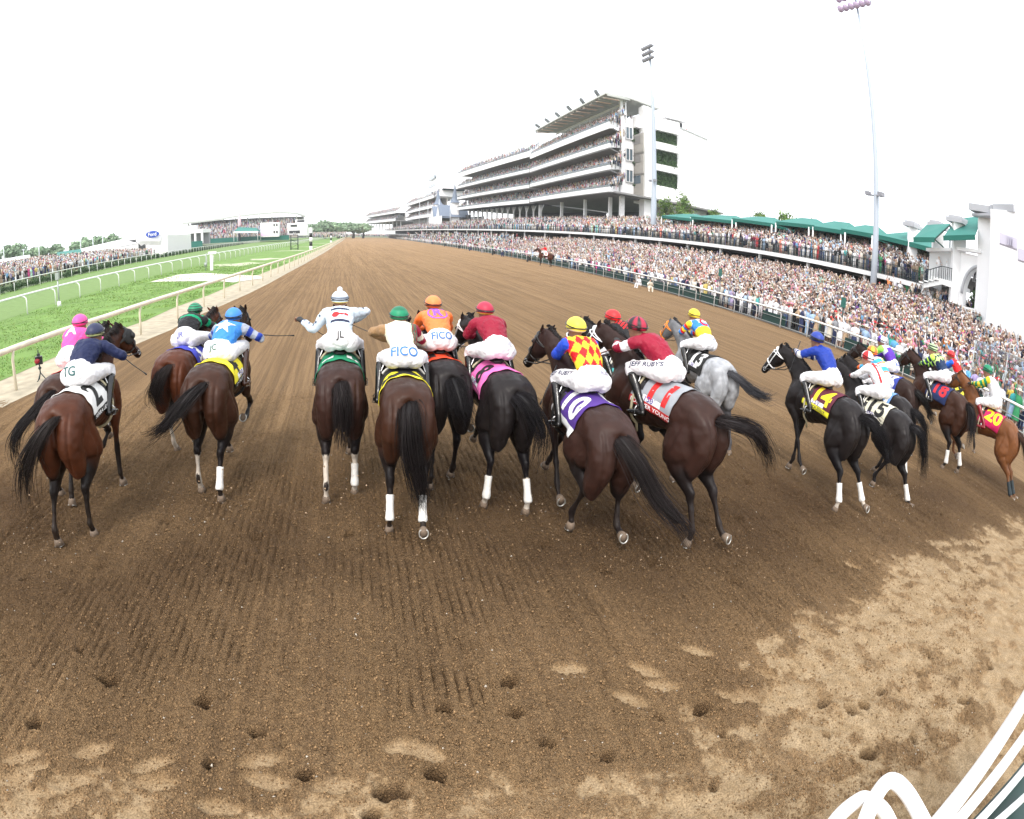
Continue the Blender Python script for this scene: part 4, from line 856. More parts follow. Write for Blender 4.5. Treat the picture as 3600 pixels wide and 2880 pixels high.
    for s in (-1, 1):
        a, e, h = shs[s], elb[s], hands[s]
        g.add(*loft([(*(a - tl * s * .06), .075, .075), (*a, .074, .072), (*(a * .5 + e * .5), .062, .062), (*e, .054, .054), (*(e * .5 + h * .5), .052, .052), (*(e * .14 + h * .86), .036, .038), (*(e * .08 + h * .92), .032, .034)], 14, 3))
    V, F = remesh(g, .0125, 4)
    def seg(p, q):
        ax_ = q - p; t = np.clip(((V - p) @ ax_) / (ax_ @ ax_), 0, 1); return t, np.linalg.norm(V - (p + t[:, None] * ax_), axis=1)
    ft, st = SILK[j['silk']]; rel = V - pel; u = rel @ tl; s_ = np.clip((rel @ td - .06) / (TL - .06), 0, 1); bk = rel @ tn
    col = np.array(ft(u, s_, bk), float); arm = np.zeros(len(V), bool)
    for s in (-1, 1):
        t1, d1 = seg(shs[s], elb[s]); t2, d2 = seg(elb[s], hands[s]); use2 = d2 < d1; dd = np.minimum(d1, d2)
        mk = ((dd < .085) & (s * u > .16 + .02 * (t1 < .2))) | ((dd < .07) & ((use2) | (t1 > .45))); tt = np.where(use2, .5 + .5 * t2, .5 * t1)
        if mk.any(): col[mk] = np.array(st(tt[mk], np.full(mk.sum(), float(s))), float)
        arm |= mk
    N = vnormals(V, F); V = V + N * (.009 * vnoise(V, 11, j['n']) + .010 * (np.abs(vnoise(V * (1, .6, 1), 21, j['n'] + 9)) - .3) + .004 * vnoise(V, 40, j['n'] + 19))[:, None]
    shirt = mkobj('silks_shirt', V, F, M_SILK, root, True, col)
    bvh = BVHTree.FromPolygons([tuple(v) for v in V], F)
    def back(P2, F2, scale, s0, x0, m, name, rot=0.0):
        c = pel + td * (.06 + (TL - .06) * s0) + tn * .2 + tl * x0; P2 = np.array(P2) * scale
        if rot: P2 = P2 @ np.array([[math.cos(rot), math.sin(rot)], [-math.sin(rot), math.cos(rot)]])
        return mkobj(name, project(bvh, c, tl, td, -tn, P2, .007), F2, m, shirt)
    for e in j.get('emblems', []):
        kind, scale, s0, x0, c = e[:5]; m = mat('emblem_%s_%d' % (kind[:6].strip('.').replace(' ', '_'), j['n']), tuple(c), .6)
        if kind == '*': back(*star2d(), scale, s0, x0, m, 'star')
        elif kind == 'o': back(*ring2d(1, .14), scale, s0, x0, m, 'circle')
        elif kind == '-': back(*poly2d([(-1, -.14), (1, -.14), (1, .14), (-1, .14)], .25), scale, s0, x0, m, 'bar')
        elif kind == 'key':
            back(*poly2d([(.45 * math.cos(a) - .55, .42 * math.sin(a)) for a in np.arange(0, 6.28, .4)], .2), scale, s0, x0, m, 'key_emblem')
            back(*poly2d([(-.2, -.12), (1, -.12), (1, .12), (.8, .12), (.8, .26), (.62, .26), (.62, .12), (-.2, .12)], .2), scale, s0, x0, m, 'key_emblem')
        else: back(*text2d(kind, .05), scale, s0, x0, m, 'lettering')
    if j['silk'] == 'key':
        for s in (-1, 1):
            for q in (.25, .62, 1.0, 1.35, 1.7):
                p_ = shs[s] * (1 - q) + elb[s] * q if q < 1 else elb[s] * (2 - q) + hands[s] * (q - 1)
                ar = (elb[s] - shs[s]) if q < 1 else (hands[s] - elb[s]); ar = ar / np.linalg.norm(ar); vw = np.array([0, -.55, .83]); vw = vw - (vw @ ar) * ar; vw /= np.linalg.norm(vw)
                P2, F2 = star2d(); mkobj('star', project(bvh, p_ + vw * .2, ar, np.cross(vw, ar), -vw, P2 * .026, .006), F2, mat('emblem_navy', tuple(NAVY), .6), shirt)
    # breeches
    g = G()
    g.add(*loft([(*(pel + td * .14), .140, .10), (*(pel + td * .08 + (0, 0, -.005)), .152, .118), (*(pel + (0, -.005, -.01)), .175, .145), (*(pel + (0, -.03, -.055)), .165, .125), (*(pel + (0, -.01, -.12)), .10, .08)], 18, 3))
    for s in (-1, 1):
        g.add(*loft([(*(pel + (s * .085, -.06, -.03)), .09, .10), (*(hip[s] + (s * .03, -.02, -.03)), .108, .115), (*((hip[s] * .62 + kn[s] * .38) + (0, 0, -.01)), .10, .105), (*(hip[s] * .25 + kn[s] * .75), .082, .084), (*kn[s], .066, .068), (*(kn[s] * .8 + ank[s] * .2), .056, .06)], 16, 3))
    V, F = remesh(g, .0135, 4); N = vnormals(V, F); V = V + N * (.008 * vnoise(V, 12, 30 + j['n']) + .010 * (np.abs(vnoise(V * (.7, 1, 1), 20, 5 + j['n'])) - .3) + .003 * vnoise(V, 42, 5))[:, None]
    br = mkobj('breeches', V, F, j.get('brm', M_BREECH), root, True); bb = BVHTree.FromPolygons([tuple(v) for v in V], F)
    for txt, sz, x0, z0, c in j.get('btxt', []):
        m = mat('breech_ink_%s' % str(c), c, .7); P2, F2 = text2d(txt, .02)
        mkobj('lettering', project(bb, pel + (x0, -.2, z0 + .06), (1, 0, 0), (0, .45, .89), (0, .89, -.45), P2 * sz * (1.15, 1.3), .006), F2, m, br)
    for txt, sz, s, t0, c in j.get('ltxt', []):          # lettering down the thigh
        m = mat('breech_ink_%s' % str(c), c, .7); P2, F2 = text2d(txt, .03); p = hip[s] * (1 - t0) + kn[s] * t0; dr = kn[s] - hip[s]; dr = dr / np.linalg.norm(dr)
        dr = -dr if s < 0 else dr; nrm = np.array([s * .8, -.25, .55]); nrm -= (nrm @ dr) * dr; nrm /= np.linalg.norm(nrm); upv = np.cross(nrm, dr)
        mkobj('lettering', project(bb, p + nrm * .2, dr, upv, -nrm, P2 * sz, .004), F2, m, br)
    for s in (-1, 1):
        g = G(); k, a = kn[s], ank[s]
        g.add(*loft([(*(k * .84 + a * .16), .060, .063), (*(k * .6 + a * .4), .056, .064), (*(k * .3 + a * .7), .046, .05), (*(a * .95 + k * .05), .040, .046), (*(a + (0, .0, -.055)), .042, .05)], 12, 3))
        g.add(*loft([(*(a + (0, -.05, -.055)), .032, .03), (*(a + (s * .01, .03, -.06)), .042, .04), (*(a + (s * .02, .12, -.078)), .042, .03), (*(a + (s * .02, .19, -.088)), .028, .02)], 12, 3))
        b = g.build('boot', j.get('bootm', M_BOOT), root, True)
        g = G(); c = a + (0, .06, -.07); g.tube([c + (0, .0, .10), c + (s * .055, 0, .05), c + (s * .06, 0, -.03), c + (0, 0, -.04), c + (-s * .06, 0, -.03), c + (-s * .055, 0, .05), c + (0, 0, .10)], .006, 6)
        g.tube([c + (0, 0, .10), (c + (0, .05, .10)) * .5 + np.array([s * .26, .12, .0]) * .5, (s * .20, .1, .02)], .008, 6); g.build('stirrup', M_METAL, b, True)
    # helmet
    g = G(); hc = hdc + (0, -.005, .045); hr = np.array((.110, .135, .112)); V, F = ball(hc, hr, 28, 16)
    lo = V[:, 2] < hc[2] - .035; V[lo, 2] = hc[2] - .035 - (hc[2] - .035 - V[lo, 2]) * .25
    q = (V - hc) / hr; az = np.arctan2(q[:, 0], q[:, 1]); c = np.array(j['cap'](q, az), float)
    he = mkobj('helmet', V, F, mat('cap_silk', attr='Col', rough=.5), root, True, c)
    g = G(); g.add(*loft([(*(hc + (0, .10, -.02)), .07, .01), (*(hc + (0, .15, -.03)), .05, .006), (*(hc + (0, .165, -.034)), .02, .004)], 12, 2)); g.build('peak', mat('peak_black', (.02, .02, .02), .5), he, True)
    if j.get('pompom'): g = G(); g.add(*ball(hc + (0, -.01, .125), .036, 12, 8)); g.build('pompom', mat('wool_white', (.75, .75, .78), .9, bump=1, bscale=60), he, True)
    g = G()
    for zz, rr_ in ((.015, 1.035), (-.02, 1.03)): g.tube([hc + (hr[0] * rr_ * math.sin(t), hr[1] * rr_ * math.cos(t), zz + .02 * math.cos(t) * (1 if zz > 0 else -1)) for t in np.linspace(0, 6.283, 29)], .0065 if zz > 0 else .005, 6)
    g.add(*loft([(*(hdc + (-.07, .07, .015)), .01, .02), (*(hdc + (0, .102, .015)), .014, .026), (*(hdc + (.07, .07, .015)), .01, .02)], 10, 3, (0, 0, 1)))
    g.build('goggles', mat('goggle_black', (.012, .012, .012), .25), he, True)
    # whip
    if j.get('whip'):
        w0, w1 = (np.array(q) for q in j['whip']); g = G(); g.tube([w0, w0 * .75 + w1 * .25, w0 * .4 + w1 * .6 + (0, 0, -.01), w1], [.009, .007, .006, .004], 6); g.tube([w0 * .12 + w1 * .88, w1 + (w1 - w0) * .03], [.004, .012], 6)
        cx2, sx2 = math.cos(root.rotation_euler[2]), math.sin(root.rotation_euler[2])
        wobj = g.build('riding_whip', M_LEATH, None, True); wobj.location = W; wobj.rotation_euler = root.rotation_euler; wobj.scale = root.scale
        tag(wobj, j['whipl'], 'whip', 'riding whips')
    return root
def cap_plain(c): return lambda q, az: np.tile(c, (len(q), 1))
def cap_band(c, b, lo=-.25, hi=.1): return lambda q, az: np.where(((q[:, 2] > lo) & (q[:, 2] < hi))[:, None], b, c)
def cap_hoop(c, b, n): return lambda q, az: np.where((np.floor(np.arccos(np.clip(q[:, 2], -1, 1)) * n) % 2 == 0)[:, None], c, b)
def cap_quart(c, b, n): return lambda q, az: np.where((np.floor(az / (2 * math.pi) * n + 10) % 2 == 0)[:, None], c, b)
# ------------------------------------------------------------------ the field
C_ = lambda name, col, ink, **k: dict(name=name, col=col, ink=ink, **k)
BL, WH = (.012, .012, .012), (.78, .78, .78)
HORSES = [
 dict(n=1, rise=-0.07, P=(-3.52, 6.8), h=2, pitch=4, hl='VE', fl='fk', wr=(0, 0, 0, 0), coat='dbay', neck=38, tail=[(-.15, -.2, -.15), (-.42, -.32, -.45), (-.45, -.34, -.85)], cloth=C_('crimson', (.5, .01, .02), WH),
      label='dark bay racehorse nearest the tan rail, partly hidden behind the horse in the white cloth', silk='pink', cap=cap_band(PINK, BLACK * 1, -.12, .0), jl='jockey in pink silks and pink cap beside the tan rail', lean=-.1, em=[('A', .16, .6, -.02, (.8, .8, .8))]),
 dict(n=2, rise=-0.07, P=(-2.94, 5.66), h=1, pitch=6, hl='SV', fl='ks', wr=(0, 0, 0, 0), coat='bay', neck=48, yaw=14, head=-42, hood=('black', BL), tail=[(-.12, -.16, -.12), (-.30, -.22, -.45), (-.42, -.2, -.95)], cloth=C_('white', (.74, .74, .72), BL, strip=BL, title='SIERRA LEONE'),
      label='bay racehorse wearing a black blinker hood and a white saddlecloth with a black 2', silk='navy', cap=cap_band(NAVY, np.array((.7, .75, .3)), -.32, -.18), jl='jockey in plain navy silks with white number patch on the sleeve', lean=.05, tp=24, btxt=[('TG', .085, -.06, .0, (.02, .10, .10))], whip=((.2, .5, .2), (.62, .45, -.12)), wl='black whip with red grip pointing down beside the hooded bay horse', hand={1: (.22, .48, .18)}),
 dict(n=3, rise=-0.07, P=(-2.34, 8.1), h=7, pitch=3, hl='FT', fl='kj', wr=(0, 0, 0, 0), sock=(.8, 0, 0, 0), coat='rbay', neck=40, yaw=6, tail=[(-.05, -.16, -.1), (-.12, -.22, -.35), (.02, -.25, -.5)], cloth=C_('blue', (.04, .05, .42), WH, strip=(.8, .8, .8), title='CATCHING'),
      label='reddish bay racehorse with curled tail and blue saddlecloth, left of the yellow-clothed horse', silk='greenhoop', cap=cap_hoop(BLACK, GRN * 1.4, 5), jl='jockey in black and green hooped silks with black and green cap', tp=20, lean=-.03, btxt=[('JR', .06, -.02, .0, (.1, .12, .4))]),
 dict(n=4, rise=-0.13, P=(-1.6, 6.85), h=6, pitch=6, hl='VS', fl='sk', wr=(0, 1, 0, 0), sock=(.85, 0, 0, 0), coat='dbay', neck=45, yaw=2, tail=[(-.14, -.18, -.12), (-.36, -.3, -.38), (-.62, -.3, -.52)], cloth=C_('yellow', (.80, .68, .03), BL, patch=1, strip=BL, title='CATALYTIC'),
      label='dark bay racehorse with yellow saddlecloth numbered 4 and tail swept left', silk='lblue', cap=cap_band(LBLUE, BLACK, -.2, -.08), jl='jockey in light blue silks with a large white star on the back', tp=24, lean=.09, em=[('*', .15, .52, 0, (.8, .8, .8))], btxt=[('JC', .06, -.05, .01, (.02, .12, .1))], whip=((.28, .5, .1), (.8, .7, .05)), wl='thin black whip held out to the right by the blue star jockey', hand={1: (.30, .48, .12)}, bootm='b'),
 dict(n=5, P=(0.0, 6.8), h=0, pitch=5, hl='SV', fl='ks', wr=(0, 1, 0, 0), sock=(.95, .9, 0, 0), coat='liver', neck=46, tail=[(.02, -.16, -.12), (.03, -.2, -.45), (.02, -.2, -.72)], tw=.07, cloth=C_('green', (.0, .20, .09), WH),
      label='dark brown racehorse with green saddlecloth numbered 5, alone in the middle left', silk='key', cap=lambda q, az: np.where(((abs(q[:, 2] - .15) < .06) | (abs(q[:, 2] + .12) < .06))[:, None], NAVY, np.where((q[:, 2] < -.3)[:, None], YEL, PALE)), pompom=1, jl='jockey in pale blue silks with a red key emblem and left arm outstretched', tp=34, em=[('-', .115, .66, 0, NAVY), ('-', .115, .22, 0, NAVY), ('key', .10, .44, 0, RED)], btxt=[('JL', .07, .0, .02, BL)],
      hand={-1: (-.50, .42, .30), 1: (.15, .52, .26)}, elb={1: (1, .1, .45), -1: (0, -.3, -.6)}, whip=((-.50, .46, .30), (-.20, .80, .02)), wl='yellow and black whip in the outstretched left hand of the pale blue jockey', stars=1),
 dict(n=6, rise=-0.03, P=(.69, 6.05), h=2, pitch=5, hl='SB', fl='kf', wr=(1, 1, 0, 0), coat='dbay', neck=40, yaw=5, mane=1, tail=[(.0, -.17, -.1), (.02, -.24, -.4), (.12, -.26, -.85), (.16, -.24, -1.05)], tw=.09, cloth=C_('blackyellow', BL, (.8, .7, .03), edge=(.8, .7, .03)),
      label='dark bay racehorse in white bandages showing a steel shoe, black saddlecloth with yellow edges', silk='cream', cap=cap_hoop(GRN, GRN * .6, 9), jl='jockey in cream silks and dark green cap', tp=26, lean=-.05, btxt=[('FICO', .085, .0, .03, (.04, .18, .5))], hand={-1: (-.13, .50, .16)}, elb={-1: (-1, .1, .25)}, whip=((-.15, .53, .18), (-.62, .66, .34)), wl='black and red whip raised between the pale blue and cream jockeys', glove=False),
 dict(n=7, P=(1.3, 7.0), h=-3, pitch=3, hl='VF', fl='kj', wr=(0, 0, 0, 0), coat='black', neck=38, tail=[(.04, -.16, -.1), (.08, -.28, -.3), (.2, -.3, -.48)], tw=.10, cloth=C_('redorange', (.75, .06, .012), BL),
      label='black racehorse with red saddlecloth and short curled tail, between the yellow-edged and pink cloths', silk='orange', cap=cap_band(ORG * (1, 1.3, 2), BLACK, -.25, -.12), jl='jockey in bright orange silks with a purple ring on the back', tp=28, em=[('o', .115, .62, 0, (.25, .08, .6)), ('R', .15, .62, 0, (.25, .08, .6))], btxt=[('FICO', .075, .0, .03, (.04, .18, .5))]),
 dict(n=8, P=(1.93, 6.42), h=-4, pitch=5, spread=.05, hl='VS', fl='kf', wr=(1, 1, 0, 0), sock=(.6, .6, 0, 0), coat='black', neck=42, yaw=-10, head=-52, bridle='white', tail=[(.1, -.17, -.08), (.22, -.28, -.35), (.2, -.3, -.78)], tw=.085, cloth=C_('pink', (.80, .16, .45), BL, patch=1),
      label='black racehorse with pink saddlecloth numbered 8 and white hind bandages', silk='maroon', cap=lambda q, az: np.where((q[:, 2] < -.2)[:, None], YEL, np.where((abs(q[:, 2]) < .14)[:, None], BLACK, MAROON * 1.6)), jl='jockey in plain dark red silks with yellow-edged cap, beside the orange jockey', tp=26, lean=-.04, btxt=[('STEVE', .05, .05, .04, (.5, .5, .55))]),
 dict(n=9, P=(4.55, 7.5), h=-24, pitch=4, hl='FE', fl='jj', wr=(0, 0, 0, 0), coat='black', neck=42, bridle='white', hood=('black', BL), tail=[(.0, -.2, .02), (.02, -.42, -.12), (.1, -.6, -.4)], cloth=C_('turquoise', (.1, .5, .5), BL),
      label='black racehorse with white bridle and blinkers, mostly hidden behind the diamond-silks rider', silk='chevron', cap=cap_band(RED * 1.3, WHITE, -.32, -.2), jl='jockey in black silks with red chevrons and a red cap', tp=22, lean=.05),
 dict(n=10, rise=-.05, P=(2.8, 5.5), scale=1.06, h=-4, pitch=10, hl='TU', fl='bf', wr=(0, 0, 0, 0), coat='liver', neck=44, yaw=-10, tail=[(.10, -.2, -.12), (.28, -.42, -.42), (.5, -.62, -.62), (.66, -.72, -.80)], tw=.08, cloth=C_('purple', (.07, .025, .22), WH, strip=WH), air=.02,
      label='dark liver racehorse crouching low with a very long tail trailing right, purple saddlecloth numbered 10', silk='diamond', cap=cap_band(YEL * (1, 1.1, 2), WHITE, -.5, -.3), jl='jockey in red and yellow diamond silks with blue sleeves', tp=36, lean=-.03, btxt=[('RUDY', .03, .1, .05, (.2, .2, .3))], ltxt=[("JEFF RUBY'S", .052, -1, .62, NAVY)], whip=((-.18, .4, .1), (-.42, .2, -.28)), wl='dark whip hanging beside the left knee of the diamond silks jockey'),
 dict(n=11, rise=-.07, P=(4.1, 5.62), scale=1.05, h=-22, pitch=8, hl='SB', fl='bk', wr=(0, 0, 2, 2), coat='liver', neck=40, yaw=0, bridle='white', tail=[(.08, -.16, .02), (.38, -.30, -.06), (.66, -.38, -.32), (.82, -.4, -.55)], tw=.085, cloth=C_('grey', (.30, .32, .35), (.6, .02, .02), patch=1, strip=(.5, .02, .02), title='FOREVER YOUNG'),
      label='liver brown racehorse with grey saddlecloth and red 11, tail streaming out to the right', silk='maroon2', cap=cap_quart(MAROON * 1.5, BLACK, 12), jl='jockey in crimson silks with white hoops on the sleeves', tp=26, lean=-.10, ltxt=[("JEFF RUBY'S", .062, -1, .45, NAVY)], hand={-1: (-.12, .62, .22), 1: (.03, .60, .16)}),
 dict(n=13, P=(6.45, 8.75), h=-4, pitch=3, hl='FE', fl='jk', wr=(0, 0, 0, 0), coat='grey', neck=42, yaw=-6, bridle='orange', tail=[(.12, -.18, -.06), (.32, -.32, -.2), (.62, -.4, -.28), (.75, -.42, -.22)], tw=.07, cloth=C_('blackwhite', BL, WH, patch=1),
      label='dappled grey racehorse with a black saddlecloth numbered 13', silk='bands', cap=cap_band(YEL, BLACK, -.15, .0), jl='jockey in yellow and blue banded silks with a red letter C on the back', tp=30, em=[('C', .17, .62, 0, (.6, .01, .02))], btxt=[('D.KY', .035, .04, .04, (.2, .25, .5))]),
 dict(n=14, scale=1.03, P=(7.55, 6.38), h=-6, pitch=5, spread=.06, hl='SB', fl='bs', wr=(1, 1, 0, 0), sock=(.4, .4, 0, 0), coat='black', neck=40, yaw=-6, head=-50, bridle='white', tail=[(.1, -.18, .0), (.28, -.36, -.25), (.48, -.5, -.72)], tw=.10, cloth=C_('burgundy', (.10, .012, .03), (.85, .65, .02), patch=1, strip=(.85, .8, .03), sink=(.05, .05, .05), title='ENDLESSLY'),
      label='black racehorse with burgundy saddlecloth and yellow 14, white bridle and white hind bandages', silk='royal', cap=cap_band(ROYAL, NAVY, -.2, .05), jl='jockey in royal blue silks with white hoops on the forearms', tp=38, lean=0, hand={-1: (-.14, .62, .34), 1: (.0, .62, .30)}, btxt=[('LUIS', .035, .05, .04, (.3, .35, .6))], whip=((-.05, .62, .5), (-.30, .55, .02)), wl='black whip held upright in front of the royal blue jockey'),
 dict(n=15, scale=1.05, P=(9.55, 6.75), h=-9, pitch=5, hl='TB', fl='kj', wr=(0, 1, 0, 0), coat='black', neck=38, bridle='white', tail=[(.1, -.18, -.02), (.24, -.3, -.35), (.36, -.4, -.85)], tw=.085, cloth=C_('ivory', (.62, .60, .48), BL, patch=1),
      label='black racehorse with ivory saddlecloth numbered 15, just right of the yellow 14', silk='redstripe', cap=cap_quart(RED, WHITE, 6), jl='jockey in white silks with red stripes and red lettering across the shoulders', tp=33, em=[('K R', .13, .82, 0, RED)], btxt=[('TYLER', .03, .04, .04, (.3, .35, .6))]),
 dict(n=16, P=(10.5, 7.5), h=-10, pitch=4, hl='FE', fl='kj', wr=(0, 1, 0, 0), coat='black', neck=38, tail=[(.1, -.18, -.02), (.3, -.3, -.25), (.4, -.36, -.6)], cloth=C_('lightblue', (.15, .3, .6), WH),
      label='black racehorse with pale blue cloth squeezed behind the ivory-clothed horse', silk='skyorange', cap=cap_quart(ORG, YEL, 8), jl='jockey in sky blue, white and orange silks with an orange and yellow cap', tp=33, em=[('C', .11, .6, 0, (.7, .6, .05))], btxt=[('MUTH', .035, .04, .04, (.2, .2, .3))]),
 dict(n=17, scale=1.05, P=(12.9, 9.2), h=-10, pitch=4, hl='FE', fl='kj', wr=(0, 0, 0, 0), coat='dark', neck=40, tail=[(.12, -.18, -.05), (.4, -.36, -.35), (.6, -.5, -.6)], tw=.1, cloth=C_('royal', (.03, .05, .3), WH, strip=WH),
      label='dark brown racehorse with royal blue cloth behind the ivory 15', silk='purple', cap=cap_quart(WHITE, PURP, 4), jl='jockey in purple silks with a pale yoke and white quartered cap', tp=36, btxt=[('R.DA', .07, .02, .03, (.03, .1, .5))]),
 dict(n=18, scale=1.12, P=(13.85, 8.05), h=-6, pitch=6, hl='VS', fl='jk', wr=(1, 1, 0, 0), coat='dbay', neck=44, tail=[(-.05, -.2, -.04), (-.3, -.4, -.35), (-.45, -.5, -.75)], tw=.11, cloth=C_('navy', (.012, .025, .10), (.55, .02, .03)),
      label='brown racehorse with navy saddlecloth and red number, white hind bandages, black tail swept left', silk='gdiamond', cap=cap_hoop(np.array((.6, .85, .45)), BLACK, 6), jl='jockey in navy silks with pale green diamonds and a green striped cap', tp=34, btxt=[('FLAVIEN', .03, .04, .04, (.3, .35, .6))]),
 dict(n=19, scale=1.08, P=(17.6, 9.8), h=-14, pitch=4, hl='FE', fl='kj', wr=(0, 0, 0, 0), coat='dark', neck=40, tail=[(.1, -.2, -.1), (.35, -.4, -.4), (.6, -.5, -.7)], cloth=C_('yellowb', (.7, .6, .05), BL),
      label='dark brown racehorse furthest right behind the yellow 20 cloth, black tail trailing', silk='redstar', cap=cap_plain(RED * 1.3), jl='jockey in red silks with a white star and blue sleeves', tp=40, em=[('*', .12, .62, 0, (.8, .8, .8))]),
 dict(n=20, scale=1.16, P=(15.3, 6.95), h=-12, pitch=7, hl='BB', fl='kj', wr=(2, 2, 0, 0), coat='chestnut', neck=46, yaw=-4, tail=[(.08, -.18, -.1), (.3, -.36, -.45), (.45, -.45, -.8)], tw=.085, cloth=C_('magenta', (.55, .01, .10), (.85, .75, .02)), 
      label='chestnut racehorse with a magenta saddlecloth numbered 20 in yellow, nearest the right edge', silk='whitegreen', cap=cap_plain(GRN * .9), jl='jockey in white silks with green and yellow diamond sleeves and a green cap', tp=48, hand={-1: (-.14, .58, .28), 1: (.02, .58, .22)}, bootm='r'),
]
def build_field():
    for d in HORSES:
        if ONLY and d['n'] not in ONLY: continue
        if d['n'] == 14 and False: pass
        make_horse(d)
        j = dict(n=d['n'], rise=d.get('rise', 0), label=d['jl'], silk=d['silk'], cap=d['cap'], tp=d.get('tp', 27), lean=d.get('lean', 0), emblems=d.get('em', []), btxt=d.get('btxt', []), ltxt=d.get('ltxt', []), hand=d.get('hand', {}), elb=d.get('elb', {}), whip=d.get('whip'), whipl=d.get('wl'), pompom=d.get('pompom'), glove=d.get('glove', True), skin=M_SKIN2 if d['n'] % 3 else M_SKIN)
        if d.get('bootm') == 'b': j['bootm'] = mat('brown_boot', (.05, .018, .01), .2, spec=.6)
        if d.get('bootm') == 'r': j['bootm'] = mat('red_top_boot', (.20, .01, .015), .25, spec=.6)
        make_jockey(d, j)
build_field()
# ------------------------------------------------------------------ crowd
def rake(x0):  # floor height of the terrace behind the outer rail
    return float(np.interp(x0, [30.5, 46.5], [0.0, 3.6]))
CT = {'white': (.72, .72, .74), 'cream': (.66, .60, .50), 'pale blue': (.35, .50, .70), 'sky blue': (.12, .38, .65), 'navy': (.02, .03, .09), 'black': (.015, .015, .018), 'red': (.55, .02, .03), 'pink': (.75, .28, .38), 'hot pink': (.75, .04, .28), 'coral': (.75, .20, .13),
      'orange': (.75, .20, .02), 'yellow': (.72, .55, .10), 'green': (.03, .25, .10), 'mint': (.35, .62, .50), 'lilac': (.42, .34, .60), 'purple': (.14, .04, .32), 'grey': (.26, .27, .29), 'tan': (.42, .30, .19), 'burgundy': (.20, .01, .04), 'turquoise': (.05, .42, .42)}
TOPW = [34, 10, 9, 3, 9, 10, 4, 5, 1.4, 1.6, 1.2, 1.6, 1.6, 1.6, 2.5, 1.4, 8, 6, 1.6, 1.2]; CN = list(CT)
SKN = [(.50, .31, .23), (.42, .25, .18), (.58, .40, .31), (.17, .09, .06), (.32, .18, .12)]
HAIRC = {'brown': (.07, .035, .02), 'black': (.012, .01, .01), 'blond': (.42, .28, .12), 'grey': (.35, .33, .32), 'auburn': (.18, .05, .02)}
def tmpl(seed, lod):
    """standing spectator facing -x; part ids 0 skin 1 top 2 bottom 3 head-dress/hair"""
    r = random.Random(seed); g = G(); ids = []
    def add(S, n, pid, sub=1):
        V, F = loft(S, n, sub, (0, 1, 0)); g.add(V, F); ids.extend([pid] * len(V))
    n = 8 if lod == 0 else (6 if lod == 1 else 4)
    w = r.uniform(.18, .23); dress = r.random() < .45
    if lod < 2:
        if dress: add([(0, 0, .35, .16, .13), (0, 0, .75, .17, .13), (0, 0, 1.0, .15, .11)], n, 2); add([(0, .07, 0, .05, .05), (0, .07, .4, .05, .05)], 5, 0); add([(0, -.07, 0, .05, .05), (0, -.07, .4, .05, .05)], 5, 0)
        else:
            for s in (-1, 1): add([(0, s * .10, 0, .06, .07), (0, s * .09, .5, .075, .08), (0, s * .08, .95, .10, .11)], 6 if lod == 0 else 5, 2)
    else: add([(0, 0, .0, .12, .10), (0, 0, .95, .16, .11)], 4, 2)
    add([(0, 0, .93, w * .78, .12), (0, 0, 1.15, w * .82, .12), (0, 0, 1.35, w, .13), (0, 0, 1.45, w * .85, .10), (0, 0, 1.5, .06, .06)] if lod < 2 else [(0, 0, .93, w * .8, .12), (0, 0, 1.38, w, .12), (0, 0, 1.5, .07, .07)], n, 1)
    if lod < 2: add([(0, 0, 1.48, .05, .05), (-.01, 0, 1.55, .05, .055)], 5, 0)
    V, F = ball((-.02, 0, 1.64), (.095, .075, .115), 8 if lod == 0 else 5, 6 if lod == 0 else 4); g.add(V, F); ids.extend([0] * len(V))
    hat = r.random()
    if hat < .5:
        V, F = ball((.01, 0, 1.71), (.10, .088, .08), 8 if lod == 0 else 5, 5 if lod == 0 else 3); g.add(V, F); ids.extend([3] * len(V))
        b = r.choice((.10, .17, .22, .15)); add([(-.02, 0, 1.70, b, b), (-.02, 0, 1.715, b * .96, b * .96)], 10 if lod == 0 else 5, 3)
    else:
        V, F = ball((.025, 0, 1.665), (.10, .088, .115), 8 if lod == 0 else 5, 6 if lod == 0 else 4); g.add(V, F); ids.extend([3] * len(V))
        if hat > .75 and lod < 2: add([(.05, 0, 1.65, .08, .05), (.07, 0, 1.45, .085, .05), (.07, 0, 1.38, .06, .03)], 5, 3)
    if lod < 2:
        for s in (-1, 1):
            k = r.random(); sh = (0, s * (w - .01), 1.42)
            if k < .28: el, ha = (-.06, s * (w + .06), 1.62), (-.12, s * .12, 1.84)         # raised with a phone
            elif k < .5: el, ha = (-.10, s * (w + .07), 1.25), (-.26, s * .10, 1.56)
            elif k < .75: el, ha = (-.02, s * (w + .05), 1.16), (-.22, s * .10, 1.12)
            else: el, ha = (.02, s * (w + .05), 1.15), (-.04, s * (w + .06), .90)
            add([(*sh, .055, .055), (*el, .045, .045)], 5, 1); add([(*el, .04, .04), (*ha, .032, .032), (ha[0], ha[1], ha[2] + .08, .03, .02)], 5, 0 if r.random() < .7 else 1)
    F3 = []
    for f in g.F:
        F3.append(f[:3]); 
        if len(f) == 4: F3.append([f[0], f[2], f[3]])
    return g.verts(), np.array(F3), np.array(ids)
TM = {l: [tmpl(100 * l + k, l) for k in range(14)] for l in (0, 1, 2)}
